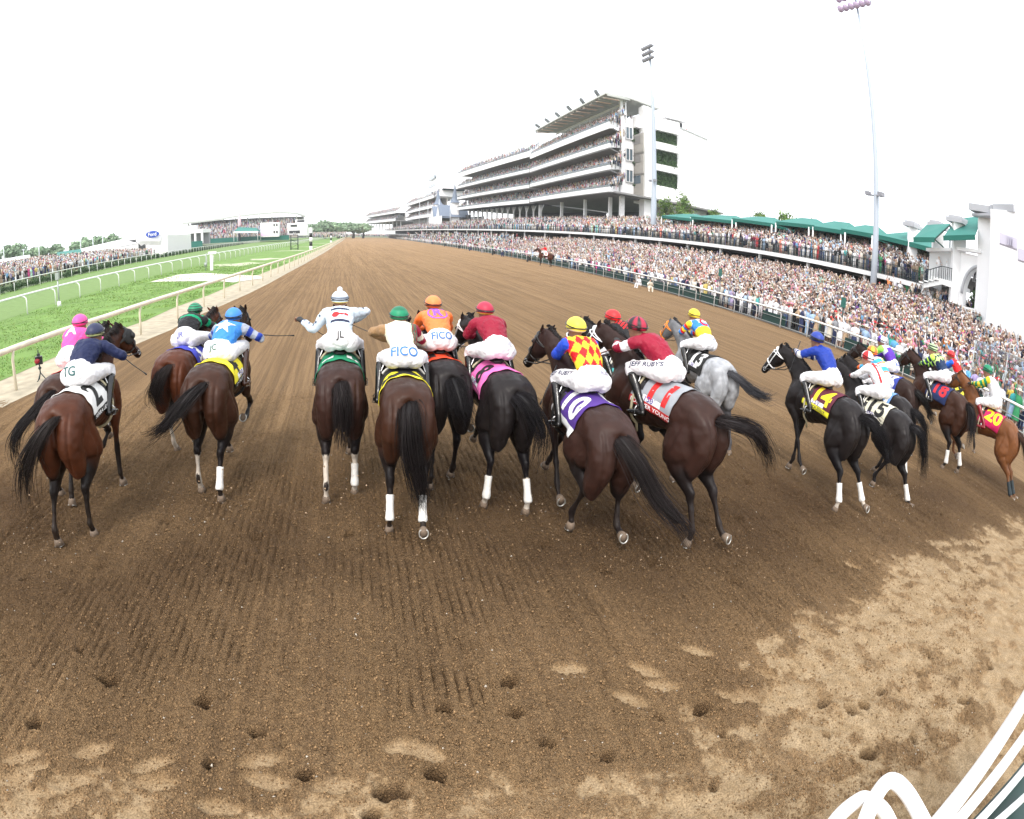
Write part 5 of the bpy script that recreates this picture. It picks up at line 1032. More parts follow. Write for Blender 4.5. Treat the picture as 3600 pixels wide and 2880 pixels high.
def crowd_mesh(name, P, face, lodf, seed, label, dark=1.0):
    """P (n,4): x y z + which distance band; ONE object of people too many to count"""
    rg = np.random.default_rng(seed); Vs, Fs, Cs = [], [], []; off = 0; n = len(P)
    lod = lodf(P); tid = rg.integers(0, 14, n); ct = np.array([CT[c] for c in CN]); tw = np.array(TOPW, float); tw /= tw.sum()
    sk = np.array(SKN); hr = np.array([(.62, .60, .55), (.62, .52, .36), (.75, .75, .75), (.07, .035, .02), (.012, .01, .01), (.42, .28, .12), (.75, .28, .38), (.04, .05, .12), (.5, .03, .04), (.3, .25, .2)])
    top = ct[rg.choice(len(ct), n, p=tw)]; same = rg.random(n) < .35; bot = np.array([(.02, .03, .07), (.03, .03, .035), (.42, .34, .24), (.5, .48, .44), (.12, .12, .13), (.05, .09, .2)])[rg.integers(0, 6, n)]; bot = np.where(same[:, None], top, bot)
    skc = sk[rg.choice(5, n, p=[.36, .26, .2, .08, .10])]; hc = hr[rg.choice(10, n, p=[.14, .14, .22, .17, .12, .10, .02, .05, .02, .02])]
    for l in (0, 1, 2):
        for t in range(14):
            s = np.where((lod == l) & (tid == t))[0]
            if not len(s): continue
            TV, TF, ids = TM[l][t]; k = len(s); a = face + rg.normal(0, .35, k); sc_ = rg.uniform(.93, 1.06, k); ca, sa = np.cos(a), np.sin(a)
            X = TV[None] * sc_[:, None, None]; V = np.stack([X[..., 0] * ca[:, None] - X[..., 1] * sa[:, None], X[..., 0] * sa[:, None] + X[..., 1] * ca[:, None], X[..., 2]], -1) + P[s, None, :3]
            pal = np.stack([skc[s], top[s], bot[s], hc[s]], 1); pal = pal * .78 + pal.mean(-1, keepdims=True) * .22; C = pal[:, ids] * rg.uniform(.8, 1.15, (k, 1, 1)) * dark
            Vs.append(V.reshape(-1, 3)); Fs.append((TF[None] + (np.arange(k) * len(TV))[:, None, None] + off).reshape(-1, 3)); Cs.append(C.reshape(-1, 3)); off += k * len(TV)
    o = mkobj(name, np.concatenate(Vs), np.concatenate(Fs), mat('crowd_cloth', attr='Col', rough=.85, spec=.2), None, False, np.concatenate(Cs))
    return tag(o, label, 'crowd', kind='stuff')
def lodd(P):
    d = np.hypot(P[:, 0], P[:, 1]); return np.where(d < 62, 0, np.where(d < 150, 1, 2))
# positions on the terrace between the rail and the raised deck
DECK = [(47.5, 20), (47.6, 34), (47.2, 60), (48.0, 100), (46.9, 160), (44.5, 220), (41, 300), (38, 400), (36, 520)]
def dx(y): return float(np.interp(y, [p[1] for p in DECK], [p[0] for p in DECK]))
def terrace_positions():
    out = []; y = 7.5; rg = random.Random(11)
    while y < 470:
        st = .52 if y < 60 else (.68 if y < 130 else 1.35 + (y - 130) * .006); x1 = dx(y) - .3; xr = ox(y) + 1.45 if y < 160 else float(np.interp(y, [160, 230, 330, 420, 520], [31.6, 33, 36, 37.5, 38])) + .8; x = xr
        if y < 27: x1 = 44 if y > 17 else 38 + (y - 8) * .4
        sx = .58 if y < 60 else (.74 if y < 130 else 1.3)
        while x < x1:
            x0 = x - SL * y if y < 160 else 28 + (x - xr) / max(x1 - xr, 1) * 18
            if rg.random() < .93: out.append((x + rg.uniform(-.22, .22), y + rg.uniform(-.25, .25), rake(x0)))
            x += sx
        y += st
    return np.array(out)
TP = terrace_positions()
ang = np.arctan2(TP[:, 0], TP[:, 1]); dist = np.hypot(TP[:, 0], TP[:, 1])
vis = (ang < math.radians(66.5)); TP, dist, ang = TP[vis], dist[vis], ang[vis]
row = TP[:, 0] - SL * TP[:, 1]
show = dist + np.clip((row - 31) * 1.2, 0, 99)            # front rows show largest
order = np.argsort(show); NEAR, REST = TP[order[:290]], TP[order[290:]]
crowd_mesh('crowd', REST, .15, lodd, 5, 'packed crowd of racegoers standing on the terrace behind the front rows')
# a floor for them
g = G(); ys = [4, 20, 34, 60, 100, 160, 220, 300, 400, 520]
for a, b in zip(ys[:-1], ys[1:]):
    ra, rb = [(ox(y) + .6 if y < 200 else float(np.interp(y, [160, 230, 330, 420, 520], [31.6, 33, 36, 37.5, 38]))) for y in (a, b)]
    g.add([(ra, a, .012), (ra + 2.6, a, .012), (rb + 2.6, b, .012), (rb, b, .012)], [(0, 1, 2, 3)]); g.add([(ra + 2.6, a, .012), (dx(a) + 14, a, 3.6), (dx(b) + 14, b, 3.6), (rb + 2.6, b, .012)], [(0, 1, 2, 3)]) if False else None
    n = 9
    for k in range(n):
        t0, t1 = k / n, (k + 1) / n; z = 3.6 * (t0 + t1) / 2
        pa0, pa1 = ra + 2.6 + (dx(a) - ra - 2.6) * t0, ra + 2.6 + (dx(a) - ra - 2.6) * t1; pb0, pb1 = rb + 2.6 + (dx(b) - rb - 2.6) * t0, rb + 2.6 + (dx(b) - rb - 2.6) * t1
        g.add([(pa0, a, z - .12), (pa1, a, z - .12), (pb1, b, z - .12), (pb0, b, z - .12)], [(0, 1, 2, 3)]); g.add([(pa0, a, z - .5), (pa0, a, z - .12), (pb0, b, z - .12), (pb0, b, z - .5)], [(0, 1, 2, 3)])
    g.add([(dx(a), a, 3.5), (dx(a) + 14, a, 3.5), (dx(b) + 14, b, 3.5), (dx(b), b, 3.5)], [(0, 1, 2, 3)])
tag(g.build('pavement', mat('terrace_concrete', (.09, .085, .08), .9, var=.15, vscale=.5)), kind='structure')  # floor colour darkened to paint the shade between the people
# the largest spectators are individuals with parts
def spectator_parts(seed):
    r = random.Random(seed); w = r.uniform(.17, .21); pose = seed % 6; dress = seed % 3 == 1
    sh = {s: np.array((0, s * w, 1.42)) for s in (-1, 1)}
    PO = {0: ((-.05, .06, 1.62), (-.16, -.12, 1.80)), 1: ((.0, .07, 1.16), (-.2, -.08, 1.14)), 2: ((-.08, .08, 1.22), (-.24, -.08, 1.52)), 3: ((.03, .06, 1.14), (.0, .07, .88)), 4: ((-.02, .12, 1.70), (-.02, .1, 1.98)), 5: ((-.12, .06, 1.2), (-.36, .02, 1.12))}
    body = G(); top = G(); lb = (0, 1, 0); arms = {}
    for s in (-1, 1):
        e, h = PO[pose if not (pose == 4 and s < 0) else 3]; arms[s] = (np.array((e[0], s * (w + e[1]), e[2])), np.array((h[0], s * (w + h[1]), h[2])))
        body.add(*loft([(*sh[s], .045, .045), (*arms[s][0], .036, .036), (*(arms[s][0] * .3 + arms[s][1] * .7), .028, .028), (*arms[s][1], .03, .02), (*(arms[s][1] + (arms[s][1] - arms[s][0]) * .3), .028, .016)], 8, 2, lb))
        body.add(*loft([(0, s * .09, .0, .04, .10), (0, s * .09, .06, .045, .05), (0, s * .09, .45, .055, .06), (0, s * .085, .9, .085, .09)], 8, 2, lb))
    body.add(*loft([(0, 0, .85, .15, .10), (0, 0, 1.15, .13, .09), (0, 0, 1.38, w, .10), (0, 0, 1.46, .07, .06), (-.01, 0, 1.54, .05, .05)], 12, 2, lb))
    body.add(*loft([(-.03, 0, 1.53, .04, .05), (-.035, 0, 1.58, .065, .075), (-.02, 0, 1.65, .074, .09), (-.01, 0, 1.72, .07, .085), (0, 0, 1.76, .04, .05)], 12, 2, lb)); body.add(*loft([(-.10, 0, 1.66, .012, .01), (-.125, 0, 1.63, .015, .014), (-.10, 0, 1.615, .01, .01)], 6, 1, lb))
    BV, BF = remesh(body, .02, 2)
    top.add(*loft([(0, 0, .92, .165, .115), (0, 0, 1.12, w * .85, .115), (0, 0, 1.32, w + .012, .13), (0, 0, 1.44, w * .8, .10), (0, 0, 1.50, .07, .07)], 14, 2, lb))
    for s in (-1, 1):
        e, h = arms[s]; q = .45 if seed % 2 else 1.0
        top.add(*loft([(*(sh[s] - (0, s * .03, 0)), .065, .065), (*(sh[s] * .4 + e * .6), .055, .055), (*e, .05, .05)] + ([(*(e * .2 + h * .8), .038, .038)] if q == 1 else []), 9, 2, lb))
    TV, TF = remesh(top, .022, 2); bot = G()
    if dress: bot.add(*loft([(0, 0, .38, .23, .20), (0, 0, .7, .20, .16), (0, 0, .98, .155, .11)], 14, 3, lb))
    else:
        for s in (-1, 1): bot.add(*loft([(0, s * .095, .05, .065, .075), (0, s * .09, .5, .078, .085), (0, s * .08, .86, .10, .115), (0, s * .05, .97, .09, .11)], 10, 2, lb))
    QV, QF = remesh(bot, .024, 2); hd = G(); k = seed % 5
    if k == 0: hd.add(*ball((.005, 0, 1.725), (.098, .086, .075), 12, 8)); hd.add(*loft([(-.01, 0, 1.71, .20, .20), (-.01, 0, 1.728, .19, .19)], 18, 1, lb))
    elif k == 1: hd.add(*ball((.025, 0, 1.69), (.095, .085, .10), 12, 8)); hd.add(*loft([(.05, 0, 1.66, .085, .05), (.07, 0, 1.5, .095, .055), (.065, 0, 1.36, .06, .03)], 10, 2, lb))
    elif k == 2: hd.add(*ball((.02, 0, 1.70), (.093, .083, .09), 12, 8))
    elif k == 3: hd.add(*ball((.005, 0, 1.715), (.095, .083, .08), 12, 8)); hd.add(*loft([(-.08, 0, 1.715, .06, .06), (-.14, 0, 1.705, .05, .05)], 10, 1, (0, 0, 1)))
    else: hd.add(*ball((.005, 0, 1.73), (.095, .085, .07), 12, 8)); hd.add(*loft([(-.01, 0, 1.71, .29, .25), (-.01, 0, 1.725, .27, .24)], 20, 1, lb)); hd.add(*ball((.02, .09, 1.76), (.06, .06, .05), 8, 6))
    HV, HF = hd.verts(), hd.F
    return (BV, BF), (TV, TF), (QV, QF), (HV, HF), pose, dress, k
SM = []
for sd in range(30):
    parts = spectator_parts(sd); ms = []
    for (V, F), nm in zip(parts[:4], ('body', 'top', 'lower', 'head')):
        me = bpy.data.meshes.new(nm); me.from_pydata([tuple(v) for v in V], [], [list(f) for f in F]); me.update(); me.polygons.foreach_set('use_smooth', np.ones(len(me.polygons), bool)); me.materials.append(None); ms.append(me)
    SM.append((ms, parts[4], parts[5], parts[6]))
POSE = ['hands held high', 'hands clasped', 'hands at chest', 'arms down', 'one arm up', 'reaching forward']
HEADN = ['wide hat', 'long hair', 'short hair', 'cap', 'feathered hat']
used = {}; rs = random.Random(21)
def spectator(x, y, z, rz, group, k, force=None, loc=''):
    for _ in range(400):
        si = rs.randrange(30); ms, pose, dress, hk = SM[si]; tn = rs.choices(CN, TOPW)[0]; bn = tn if (dress and rs.random() < .6) else rs.choice(['navy', 'black', 'tan', 'white', 'grey', 'cream', 'pale blue', 'green', 'pink'])
        if force: tn, bn, si2 = force; si = si2 if si2 is not None else si; ms, pose, dress, hk = SM[si]
        hn = rs.choice(['white', 'cream', 'tan', 'black', 'pink', 'navy', 'red']) if hk in (0, 3, 4) else rs.choice(list(HAIRC)); hw = hn + ' ' + HEADN[hk] if hk in (0, 3, 4) else HEADN[hk].replace('hair', hn + ' hair')
        low = ('%s skirt' % bn if bn != tn else '%s dress' % tn) if dress else '%s trousers' % bn
        lab = '%s top, %s, %s, %s%s' % (tn, low, hw, POSE[pose], loc) if not (dress and bn == tn) else '%s dress, %s, %s%s' % (tn, hw, POSE[pose], loc)
        lab = 'spectator in ' + lab
        if len(lab.split()) > 16: lab = ' '.join(lab.split()[:14]).rstrip(',') if not loc else lab.replace(loc, '')
        if lab not in used and len(lab.split()) <= 16: break
    used[lab] = 1
    r = empty('person', (x, y, z), rz, lab, 'person', group); r.scale = (rs.uniform(.94, 1.05),) * 3
    sk = mat('skin_%d' % (k % 5), SKN[k % 5], .55); tm = mat('fabric_' + tn.replace(' ', '_'), CT[tn], .8, var=.12, vscale=9); bm_ = mat('fabric_' + bn.replace(' ', '_'), CT[bn], .8, var=.12, vscale=9)
    hm = mat('hat_' + hn, CT[hn], .8) if hk in (0, 3, 4) else mat('hair_' + hn, HAIRC[hn], .6)
    for me, nm, m in zip(ms, ('body', 'top', 'skirt' if dress else 'trousers', 'hat' if hk in (0, 3, 4) else 'hair'), (sk, tm, bm_, hm)):
        o = bpy.data.objects.new(nm, me); COL.objects.link(o); o.parent = r; o.material_slots[0].link = 'OBJECT'; o.material_slots[0].material = m
    return r
for k, (x, y, z) in enumerate(NEAR):
    fr = (x - SL * y) < 30.0
    spectator(x, y, z, .15 + rs.gauss(0, .3) - math.atan2(18, 40) * .3, 'spectators in the front rows behind the outer rail', k, loc=' by the rail' if fr else '')
# photographers crouching on the track side of the rail
for k, (px_, py_, lab, c) in enumerate([(26.9, 52.5, 'white-clad photographer kneeling on the dirt against the outer rail, holding a camera', 'white'), (26.5, 49.8, 'second white-clad figure squatting on the dirt by the outer rail', 'cream'), (28.2, 92, 'dark photographer crouched at the rail just right of the red-coated rider', 'black'), (28.5, 110, 'dark photographer crouched at the rail left of the red-coated rider', 'navy'), (28.6, 116, 'black-clad photographer crouched in the closest pair left of the mounted rider', 'black'),
        (28.9, 128, 'grey-clad photographer crouched at the rail mid way down the straight', 'grey'), (29.3, 141, 'navy-clad photographer crouched far down the rail', 'navy'), (29.7, 158, 'small black crouching photographer, third farthest along the rail', 'black'), (30.3, 182, 'tiny dark crouching photographer, second farthest along the rail', 'black'), (31.2, 215, 'tiniest dark crouching photographer, farthest along the rail', 'navy')]):
    r = empty('person', (px_, py_, 0), .2 + 1.2 * (k % 2), lab, 'photographer', 'photographers crouching along the rail'); g = G()
    g.add(*loft([(0, 0, .28, .17, .17), (-.05, 0, .5, .18, .15), (-.1, 0, .72, .20, .14), (-.12, 0, .84, .07, .07), (-.14, 0, .92, .06, .06)], 10, 2, (0, 1, 0))); g.add(*ball((-.16, 0, 1.02), (.10, .08, .12), 10, 8))
    for s in (-1, 1):
        g.add(*loft([(0, s * .1, .3, .09, .1), (-.38, s * .16, .38, .07, .08), (-.42, s * .16, .05, .05, .06), (-.52, s * .16, .03, .05, .03)], 8, 2)); g.add(*loft([(-.1, s * .2, .72, .055, .055), (-.25, s * .24, .55, .045, .045), (-.38, s * .07, .85, .035, .035)], 8, 2))
    V, F = remesh(g, .03, 2); mkobj('body', V, F, mat('skin_1', SKN[1], .55), r, True); g2 = G(); g2.add(V + vnormals(V, F) * .016, F); 
    keep = [f for f in F if V[list(f)].mean(0)[2] < .86]; mkobj('clothes', V + vnormals(V, F) * .018, keep, mat('fabric_' + c, CT[c], .8, var=.12, vscale=9), r, True)
    g = G(); g.add(*ball((-.14, 0, 1.06), (.11, .09, .10), 10, 6)); g.build('hair' if k else 'hat', mat('hair_black', HAIRC['black'], .6) if k else mat('hat_white', CT['white'], .8), r, True)
# ------------------------------------------------------------------ grandstands on the right
M_CONC = mat('white_painted_concrete', (.86, .86, .87), .7, var=.04, vscale=.3)
M_CONCS = mat('grey_soffit', (.22, .22, .22), .85, var=.08, vscale=.4)  # grey darkened to carry the undercroft's shade in its colour
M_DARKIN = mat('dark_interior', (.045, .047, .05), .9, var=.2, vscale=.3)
M_GLASSR = mat('dark_balustrade_glass', (.03, .05, .055), .15)
M_WINDOW = mat('window_glass', (.10, .14, .17), .08)
M_TEAL = mat('teal_canvas', (.04, .20, .17), .75, var=.06, vscale=.5)
M_TEALD = mat('teal_valance', (.008, .13, .10), .8)
M_BEIGE = mat('beige_louvre', (.85, .66, .55), .7)
M_ROOFG = mat('roof_panel_grey', (.55, .56, .53), .6)
M_IVY = mat('ivy_leaf', attr='Col', rough=.75, spec=.2)
def gp(x0, y, z): return (x0 + SL * y, y, z)
def slab(g, pts, z0, z1, m=0): g.prism([p[:2] for p in pts], z0, z1, m)
# raised deck in front of the grandstand
deck = empty('raised_deck', (47, 40, 0), 0, 'raised spectator deck with white steel edge running in front of the grandstand', 'deck'); OD = np.array((47, 40, 0.))
g = G()
for (xa, ya), (xb, yb) in zip(DECK[1:-1], DECK[2:]):
    g.prism([np.array((xa, ya)) - OD[:2], np.array((xa + 15, ya)) - OD[:2], np.array((xb + 15, yb)) - OD[:2], np.array((xb, yb)) - OD[:2]], 5.85, 6.2)
g.build('floor', M_CONCS, deck)
g = G()
for (xa, ya), (xb, yb) in zip(DECK[1:-1], DECK[2:]): g.bar(np.array((xa - .06, ya, 5.93)) - OD, np.array((xb - .06, yb, 5.93)) - OD, .1, .42)
g.build('edge_beam', M_WPAINT, deck)
g = G(); 
for (xa, ya), (xb, yb) in zip(DECK[1:-1], DECK[2:]):
    for z in (7.25, 6.75, 6.35): g.bar(np.array((xa, ya, z)) - OD, np.array((xb, yb, z)) - OD, .05, .05)
    n = int((yb - ya) / (.35 if yb < 110 else 1.4)); 
    for k in range(n): t = k / n; g.bar(np.array((xa + (xb - xa) * t, ya + (yb - ya) * t, 6.2)) - OD, np.array((xa + (xb - xa) * t, ya + (yb - ya) * t, 7.25)) - OD, .025 if k % 6 else .07)
g.build('railing', M_IRON, deck)
for k, y in enumerate(list(range(34, 120, 9)) + list(range(128, 330, 16))):
    g = G(); x = dx(y) + .5; g.box(np.array((x, y, 4.5)) - OD, (.3, .3, 2.7)); g.build('post', M_WPAINT, deck)
g = G()
for (xa, ya), (xb, yb) in zip(DECK[1:-1], DECK[2:]): g.bar(np.array((xa + 9, ya, 4.7)) - OD, np.array((xb + 9, yb, 4.7)) - OD, .2, 2.3)
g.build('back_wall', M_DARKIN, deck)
# rake of seating behind the deck edge, up to the columns
g = G()
for (xa, ya), (xb, yb) in zip(DECK[1:-1], DECK[2:]):
    for k in range(10):
        a0, a1, z = 2 + k * 2.2, 2 + (k + 1) * 2.2, 6.2 + min(k, 5) * .58
        g.add([(xa + a0, ya, z), (xa + a1, ya, z), (xb + a1, yb, z), (xb + a0, yb, z)], [(0, 1, 2, 3)]); g.add([(xa + a0, ya, z - .62), (xa + a0, ya, z), (xb + a0, yb, z), (xb + a0, yb, z - .62)], [(0, 1, 2, 3)])
tag(g.build('terrace_steps', mat('terrace_concrete', (.25, .24, .23)), None), kind='structure')
def deck_positions():
    out = []; rg = random.Random(12); y = 34.5
    while y < 500:
        st = .62 if y < 90 else (.9 if y < 170 else 1.5 + (y - 170) * .007); x = dx(y) + .35; k = 0
        lim = 13 if y < 112 else 22
        while x < dx(y) + lim:
            z = 6.2 + min(6, max(0, math.floor((x - dx(y) - 2) / 2.2) + 1)) * .58 if x > dx(y) + 2 else 6.2
            if rg.random() < .9: out.append((x + rg.uniform(-.2, .2), y + rg.uniform(-.25, .25), z))
            x += .75 if y < 120 else 1.25
        y += st
    return np.array(out)
crowd_mesh('crowd', deck_positions(), .1, lodd, 6, 'packed crowd standing on the raised deck and the steps behind it')
# main block: four balcony levels on tall columns
FL = [(16.4, 17.5), (21.5, 22.5), (26.6, 27.6), (31.1, 32.7)]
CH = [(16.9, 19.1), (22.6, 24.5), (27.9, 29.8), (32.9, 35.4)]      # fascia bottoms and tops
def block(label, x0, ya, yb, xb0, yb_x0, levels, chamfer, corner, cols, roof, crowd_seed, depth=9.0, colstyle='plain'):
    """ya near end, yb far end; x0 / yb_x0 are the front line offsets at the two ends"""
    O = np.array((x0 + SL * ya, ya, 0.)); root = empty('grandstand', O, 0, label, 'grandstand'); cr_ = []
    def fr(t, off=0): x = (x0 + off) * (1 - t) + (yb_x0 + off) * t; y = ya * (1 - t) + yb * t; return np.array((x + SL * y, y, 0)) - O
    for li, (z0, z1) in enumerate(levels):
        g = G(); zf = z1 - .95; poly = [fr(0), fr(1), fr(1, depth), fr(0, depth)]
        if chamfer: poly = [fr(0), fr(1), fr(1, depth), np.array((corner[0] + depth, corner[1], 0)) - O, np.array((corner[0], corner[1], 0)) - O]
        g.prism([p[:2] for p in poly[::-1]], zf - .35, zf); g.build('floor', M_CONCS, root)
        g = G(); a, b = fr(0), fr(1); g.bar(a + (0, 0, (z0 + z1) / 2), b + (0, 0, (z0 + z1) / 2), .22, z1 - z0)
        if chamfer: c = np.array((corner[0], corner[1], 0)) - O; h0, h1 = CH[li]; g.add([a + (-.1, 0, z0), a + (.1, 0, z0), a + (.1, 0, z1), a + (-.1, 0, z1), c + (-.1, 0, h0), c + (.1, 0, h0), c + (.1, 0, h1), c + (-.1, 0, h1)], [(0, 1, 2, 3), (7, 6, 5, 4), (0, 4, 5, 1), (1, 5, 6, 2), (2, 6, 7, 3), (3, 7, 4, 0)])
        g.build('fascia', M_CONC, root)
        g = G(); n = 1; g.bar(a + (.1, 0, z1 + .3), b + (.1, 0, z1 + .3), .05, .6)
        if chamfer: g.bar(c + (.1, 0, CH[li][1] + .3), a + (.1, 0, z1 + .3), .05, .6)
        g.build('balustrade', M_GLASSR, root); g = G(); g.bar(a + (.1, 0, z1 + .75), b + (.1, 0, z1 + .75), .07, .06)
        for k in range(26): q = a + (b - a) * k / 25; g.bar(q + (.1, 0, z1), q + (.1, 0, z1 + .75), .06)
        g.build('handrail', M_IRON, root)
        if li < len(levels) - 1 or roof == 'canopy':
            if li < len(levels) - 1:
                g = G(); w0, w1 = fr(0, depth - .5), fr(1, depth - .5); zc = levels[li + 1][0] + .6; g.bar(w0 + (0, 0, (zf + zc) / 2), w1 + (0, 0, (zf + zc) / 2), .3, zc - zf); g.build('back_wall', mat('suite_wall', (.40, .38, .35), .8, var=.05, vscale=.4), root)
                g = G(); nb = max(5, int(abs(yb - ya) / 11))
                for k in range(nb):
                    t0, t1 = (k + .12) / nb, (k + .88) / nb; p, q = w0 + (w1 - w0) * t0, w0 + (w1 - w0) * t1
                    g.bar(p + (-.2, 0, zc - 1.45), q + (-.2, 0, zc - 1.45), .06, 1.9)
                g.build('window_band', M_WINDOW if li == 0 else mat('shutter_grey', (.27, .26, .25), .6), root)
        # people on this level: three stepped rows behind the balustrade
        y = ya
        rg = random.Random(crowd_seed + li); L = abs(yb - ya); m = int(L / (.62 if ya < 150 else .95)); 
        for rrow in range(4):
            for k in range(m):
                if rg.random() < .86: p = fr((k + rg.random()) / m, .55 + rrow * 1.05) + O; cr_.append((p[0], p[1], z1 - .45 + rrow * .92))
            if chamfer:
                for k in range(9): t = rg.random(); p = (np.array((corner[0], corner[1])) * t + (fr(0) + O)[:2] * (1 - t)); cr_.append((p[0] + .6 + rrow * .9, p[1] + .6 + rrow * .6, z1 - .3 + rrow * .85))
    # soffit and the dark space below
    g = G(); z0 = levels[0][0]; poly = [fr(0, 1.5), fr(1, 1.5), fr(1, depth + 22), fr(0, depth + 22)]; g.prism([p[:2] for p in poly[::-1]], z0 - .1, z0 + .3); g.build('soffit', M_CONCS, root)
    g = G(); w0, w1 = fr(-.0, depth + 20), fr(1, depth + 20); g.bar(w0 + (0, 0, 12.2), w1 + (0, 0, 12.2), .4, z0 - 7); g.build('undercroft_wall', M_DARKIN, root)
    for k, t in enumerate(cols):
        p = fr(t, 5.0); g = G()
        if colstyle == 'plain': g.box(p + (0, 0, (z0 + 6.5) / 2), (.75, .75, z0 - 6.5)); 
        else:
            g.tube([p + (0, 0, 6.5), p + (0, 0, z0 - 3.0), p + (0, 0, z0)], [.36, .32, .5], 10)
            for s in (-1, 1): g.tube([p + (0, 0, z0 - 3.2), p + (0, s * 1.0, z0 - 1.6), p + (0, s * 2.6, z0 - .2)], [.2, .18, .14], 6)
        g.build('column', M_CONC, root, colstyle != 'plain')
    return root, O, fr, cr_
CR = []
main, OM, frm, c = block('tall white grandstand block with four crowded balconies and a ribbed roof canopy', 55, 129, 199, 0, 56.5, FL, True, (62.7, 134), [.17, .43, .73, 1.08], 'canopy', 40, depth=9)
CR += c
lo = lambda x, y, z: np.array((x, y, z)) - OM
# corner column and the tall tower pillar on the end wall
g = G(); g.box(lo(62.9, 133.8, 21.5), (1.0, 1.0, 31)); g.box(lo(62.9, 133.8, 36.6), (1.7, 1.7, .9)); g.box(lo(62.9, 133.8, 38.6), (.7, .7, 3.2)); g.build('corner_column', M_CONC, main)
g = G(); g.box(lo(68.9, 133.0, 23.5), (2.4, 2.6, 31)); g.build('tower_pillar', M_CONC, main)
g = G(); g.box(lo(68.7, 133.0, 39.1), (1.4, 1.4, .5)); g.build('pillar_cap', M_CONC, main)
# end wall, windows, planted recesses with hanging ivy
g = G(); W0, W1 = 63.4, 78.3
g.box(lo((W0 + 66.0) / 2, 134.6, 26.4), (66.0 - W0, 1.2, 18.6))
for z0, z1 in ((16.6, 20.4), (24.1, 25.7), (29.4, 31.2), (34.2, 37.4)): g.box(lo(73.6, 134.2, (z0 + z1) / 2), (9.6, 2.0, z1 - z0))
for z0, z1 in ((16.6, 19.6), (23.2, 24.9), (28.6, 30.3), (33.6, 36.4)): g.box(lo(67.1, 134.0, (z0 + z1) / 2), (1.8, 2.4, z1 - z0))
g.box(lo(72.0, 138.5, 26.0), (13.5, .6, 19)); g.box(lo(74.5, 137, 16.2), (11, 6, 1.2)); g.build('end_wall', M_CONC, main)
for z in (21.4, 26.6, 31.9):
    g = G(); g.box(lo(64.75, 133.85, z), (1.7, .25, 2.9)); wf = g.build('window', M_WINDOW, main); g = G()
    for dx_ in (-.85, 0, .85): g.box(lo(64.75 + dx_, 133.7, z), (.14, .16, 3.0))
    for dz_ in (-1.45, 1.45): g.box(lo(64.75, 133.68, z + dz_), (1.85, .2, .14))
    g.build('window_frame', M_CONC, wf)
for k, (x0, x1, z0, z1) in enumerate([(70.2, 78.0, 20.6, 24.0), (70.2, 78.0, 25.8, 29.3), (70.2, 78.0, 31.3, 34.1), (66.0, 67.7, 19.8, 23.2), (66.0, 67.7, 25.0, 28.6), (66.0, 67.7, 30.5, 33.6)]):
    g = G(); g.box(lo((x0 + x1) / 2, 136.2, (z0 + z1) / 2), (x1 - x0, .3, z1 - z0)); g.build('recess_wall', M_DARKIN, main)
    C = np.array([(x, 134.9 + .3 * math.sin(x * 3), z) for x in np.linspace(x0 + (1.2 if k < 3 else 0.1), x1 - .1, 14 if k < 3 else 4) for z in np.linspace(z0, z1 - .3, 6)]); R = np.full((len(C), 3), .62); R[:, 1] = .4; R[C[:, 0] > x1 - 1.5] *= 1.25
    V, F, cc = leaf_cloud(C, R, 6500 if k < 3 else 1500, .18, 300 + k, (.015, .045, .015), (.11, .19, .075)); V = V - OM
    low = np.repeat(V[::4, 2] < z0 + .15, 4); V[low, 2] -= .5 * np.abs(np.sin(V[low, 0] * 2.3)); V[low, 1] -= 1.1; mkobj('ivy', V, F, M_IVY, main, False, cc)
# roof canopy: sloping ribbed plane on raking struts, louvred front edge, heaters and umbrellas behind
g = G(); ra, rb = frm(0, -1.2) + (0, -1.2, 0), frm(.86, -1.2); zc = 39.6
RT = [(ra + (0, 0, 39.0)), (rb + (0, 0, 39.0)), (rb + (13, 0, 40.6)), (ra + (16.5, 5.5, 39.6)), (ra + (8.5, 4.6, 40.3))]
g.add([tuple(p) for p in RT] + [tuple(p + (0, 0, .35)) for p in RT], [(4, 3, 2, 1, 0), (5, 6, 7, 8, 9)] + [(i, (i + 1) % 5, (i + 1) % 5 + 5, i + 5) for i in range(5)]); g.build('roof', M_ROOFG, main)
for k in range(24): g = G(); t = k / 23; a = RT[0] * (1 - t) + RT[1] * t; b = (RT[4] * (1 - t) + RT[2] * t); g.bar(a + (.4, 0, -.22), b + (-.4, 0, -.22), .18, .4); g.build('roof_rib', M_ROOFG, main)
for k in range(13): g = G(); t = (k + .5) / 13; a = RT[0] * (1 - t) + RT[1] * t; g.bar(a + (.4, -.2, -.5), a + (4.2, .5, -.25), .9, .12); g.build('louvre', M_BEIGE, main)
g = G(); a, b = frm(0, 6.3) + (0, 4.5, 0), frm(.9, 6.3); g.bar(a + (0, 0, 39.2), b + (0, 0, 39.3), .35, .5)
for k in range(8): t = k / 7; q = a * (1 - t) + b * t; g.bar(q + (0, 0, 34.5), q + (0, 0, 39.2), .28)
g.build('roof_strut', M_CONC, main)
for k in range(6):
    g = G(); q = frm(.08 + k * .15, -.6); 
    for s in range(5): g.add(*loft([tuple(q + (s * .5 - 1, s * .35, 40.25)), tuple(q + (s * .5 - 1, s * .35, 40.7))] and [(*(q + (s * .5 - 1, s * .8 - 1.6, 40.2)), .5, .3), (*(q + (s * .5 - 1, s * .8 - 1.6, 40.9)), .38, .22)], 8, 1))
    g.build('roof_light', mat('lamp_grey', (.08, .09, .09), .5), main)
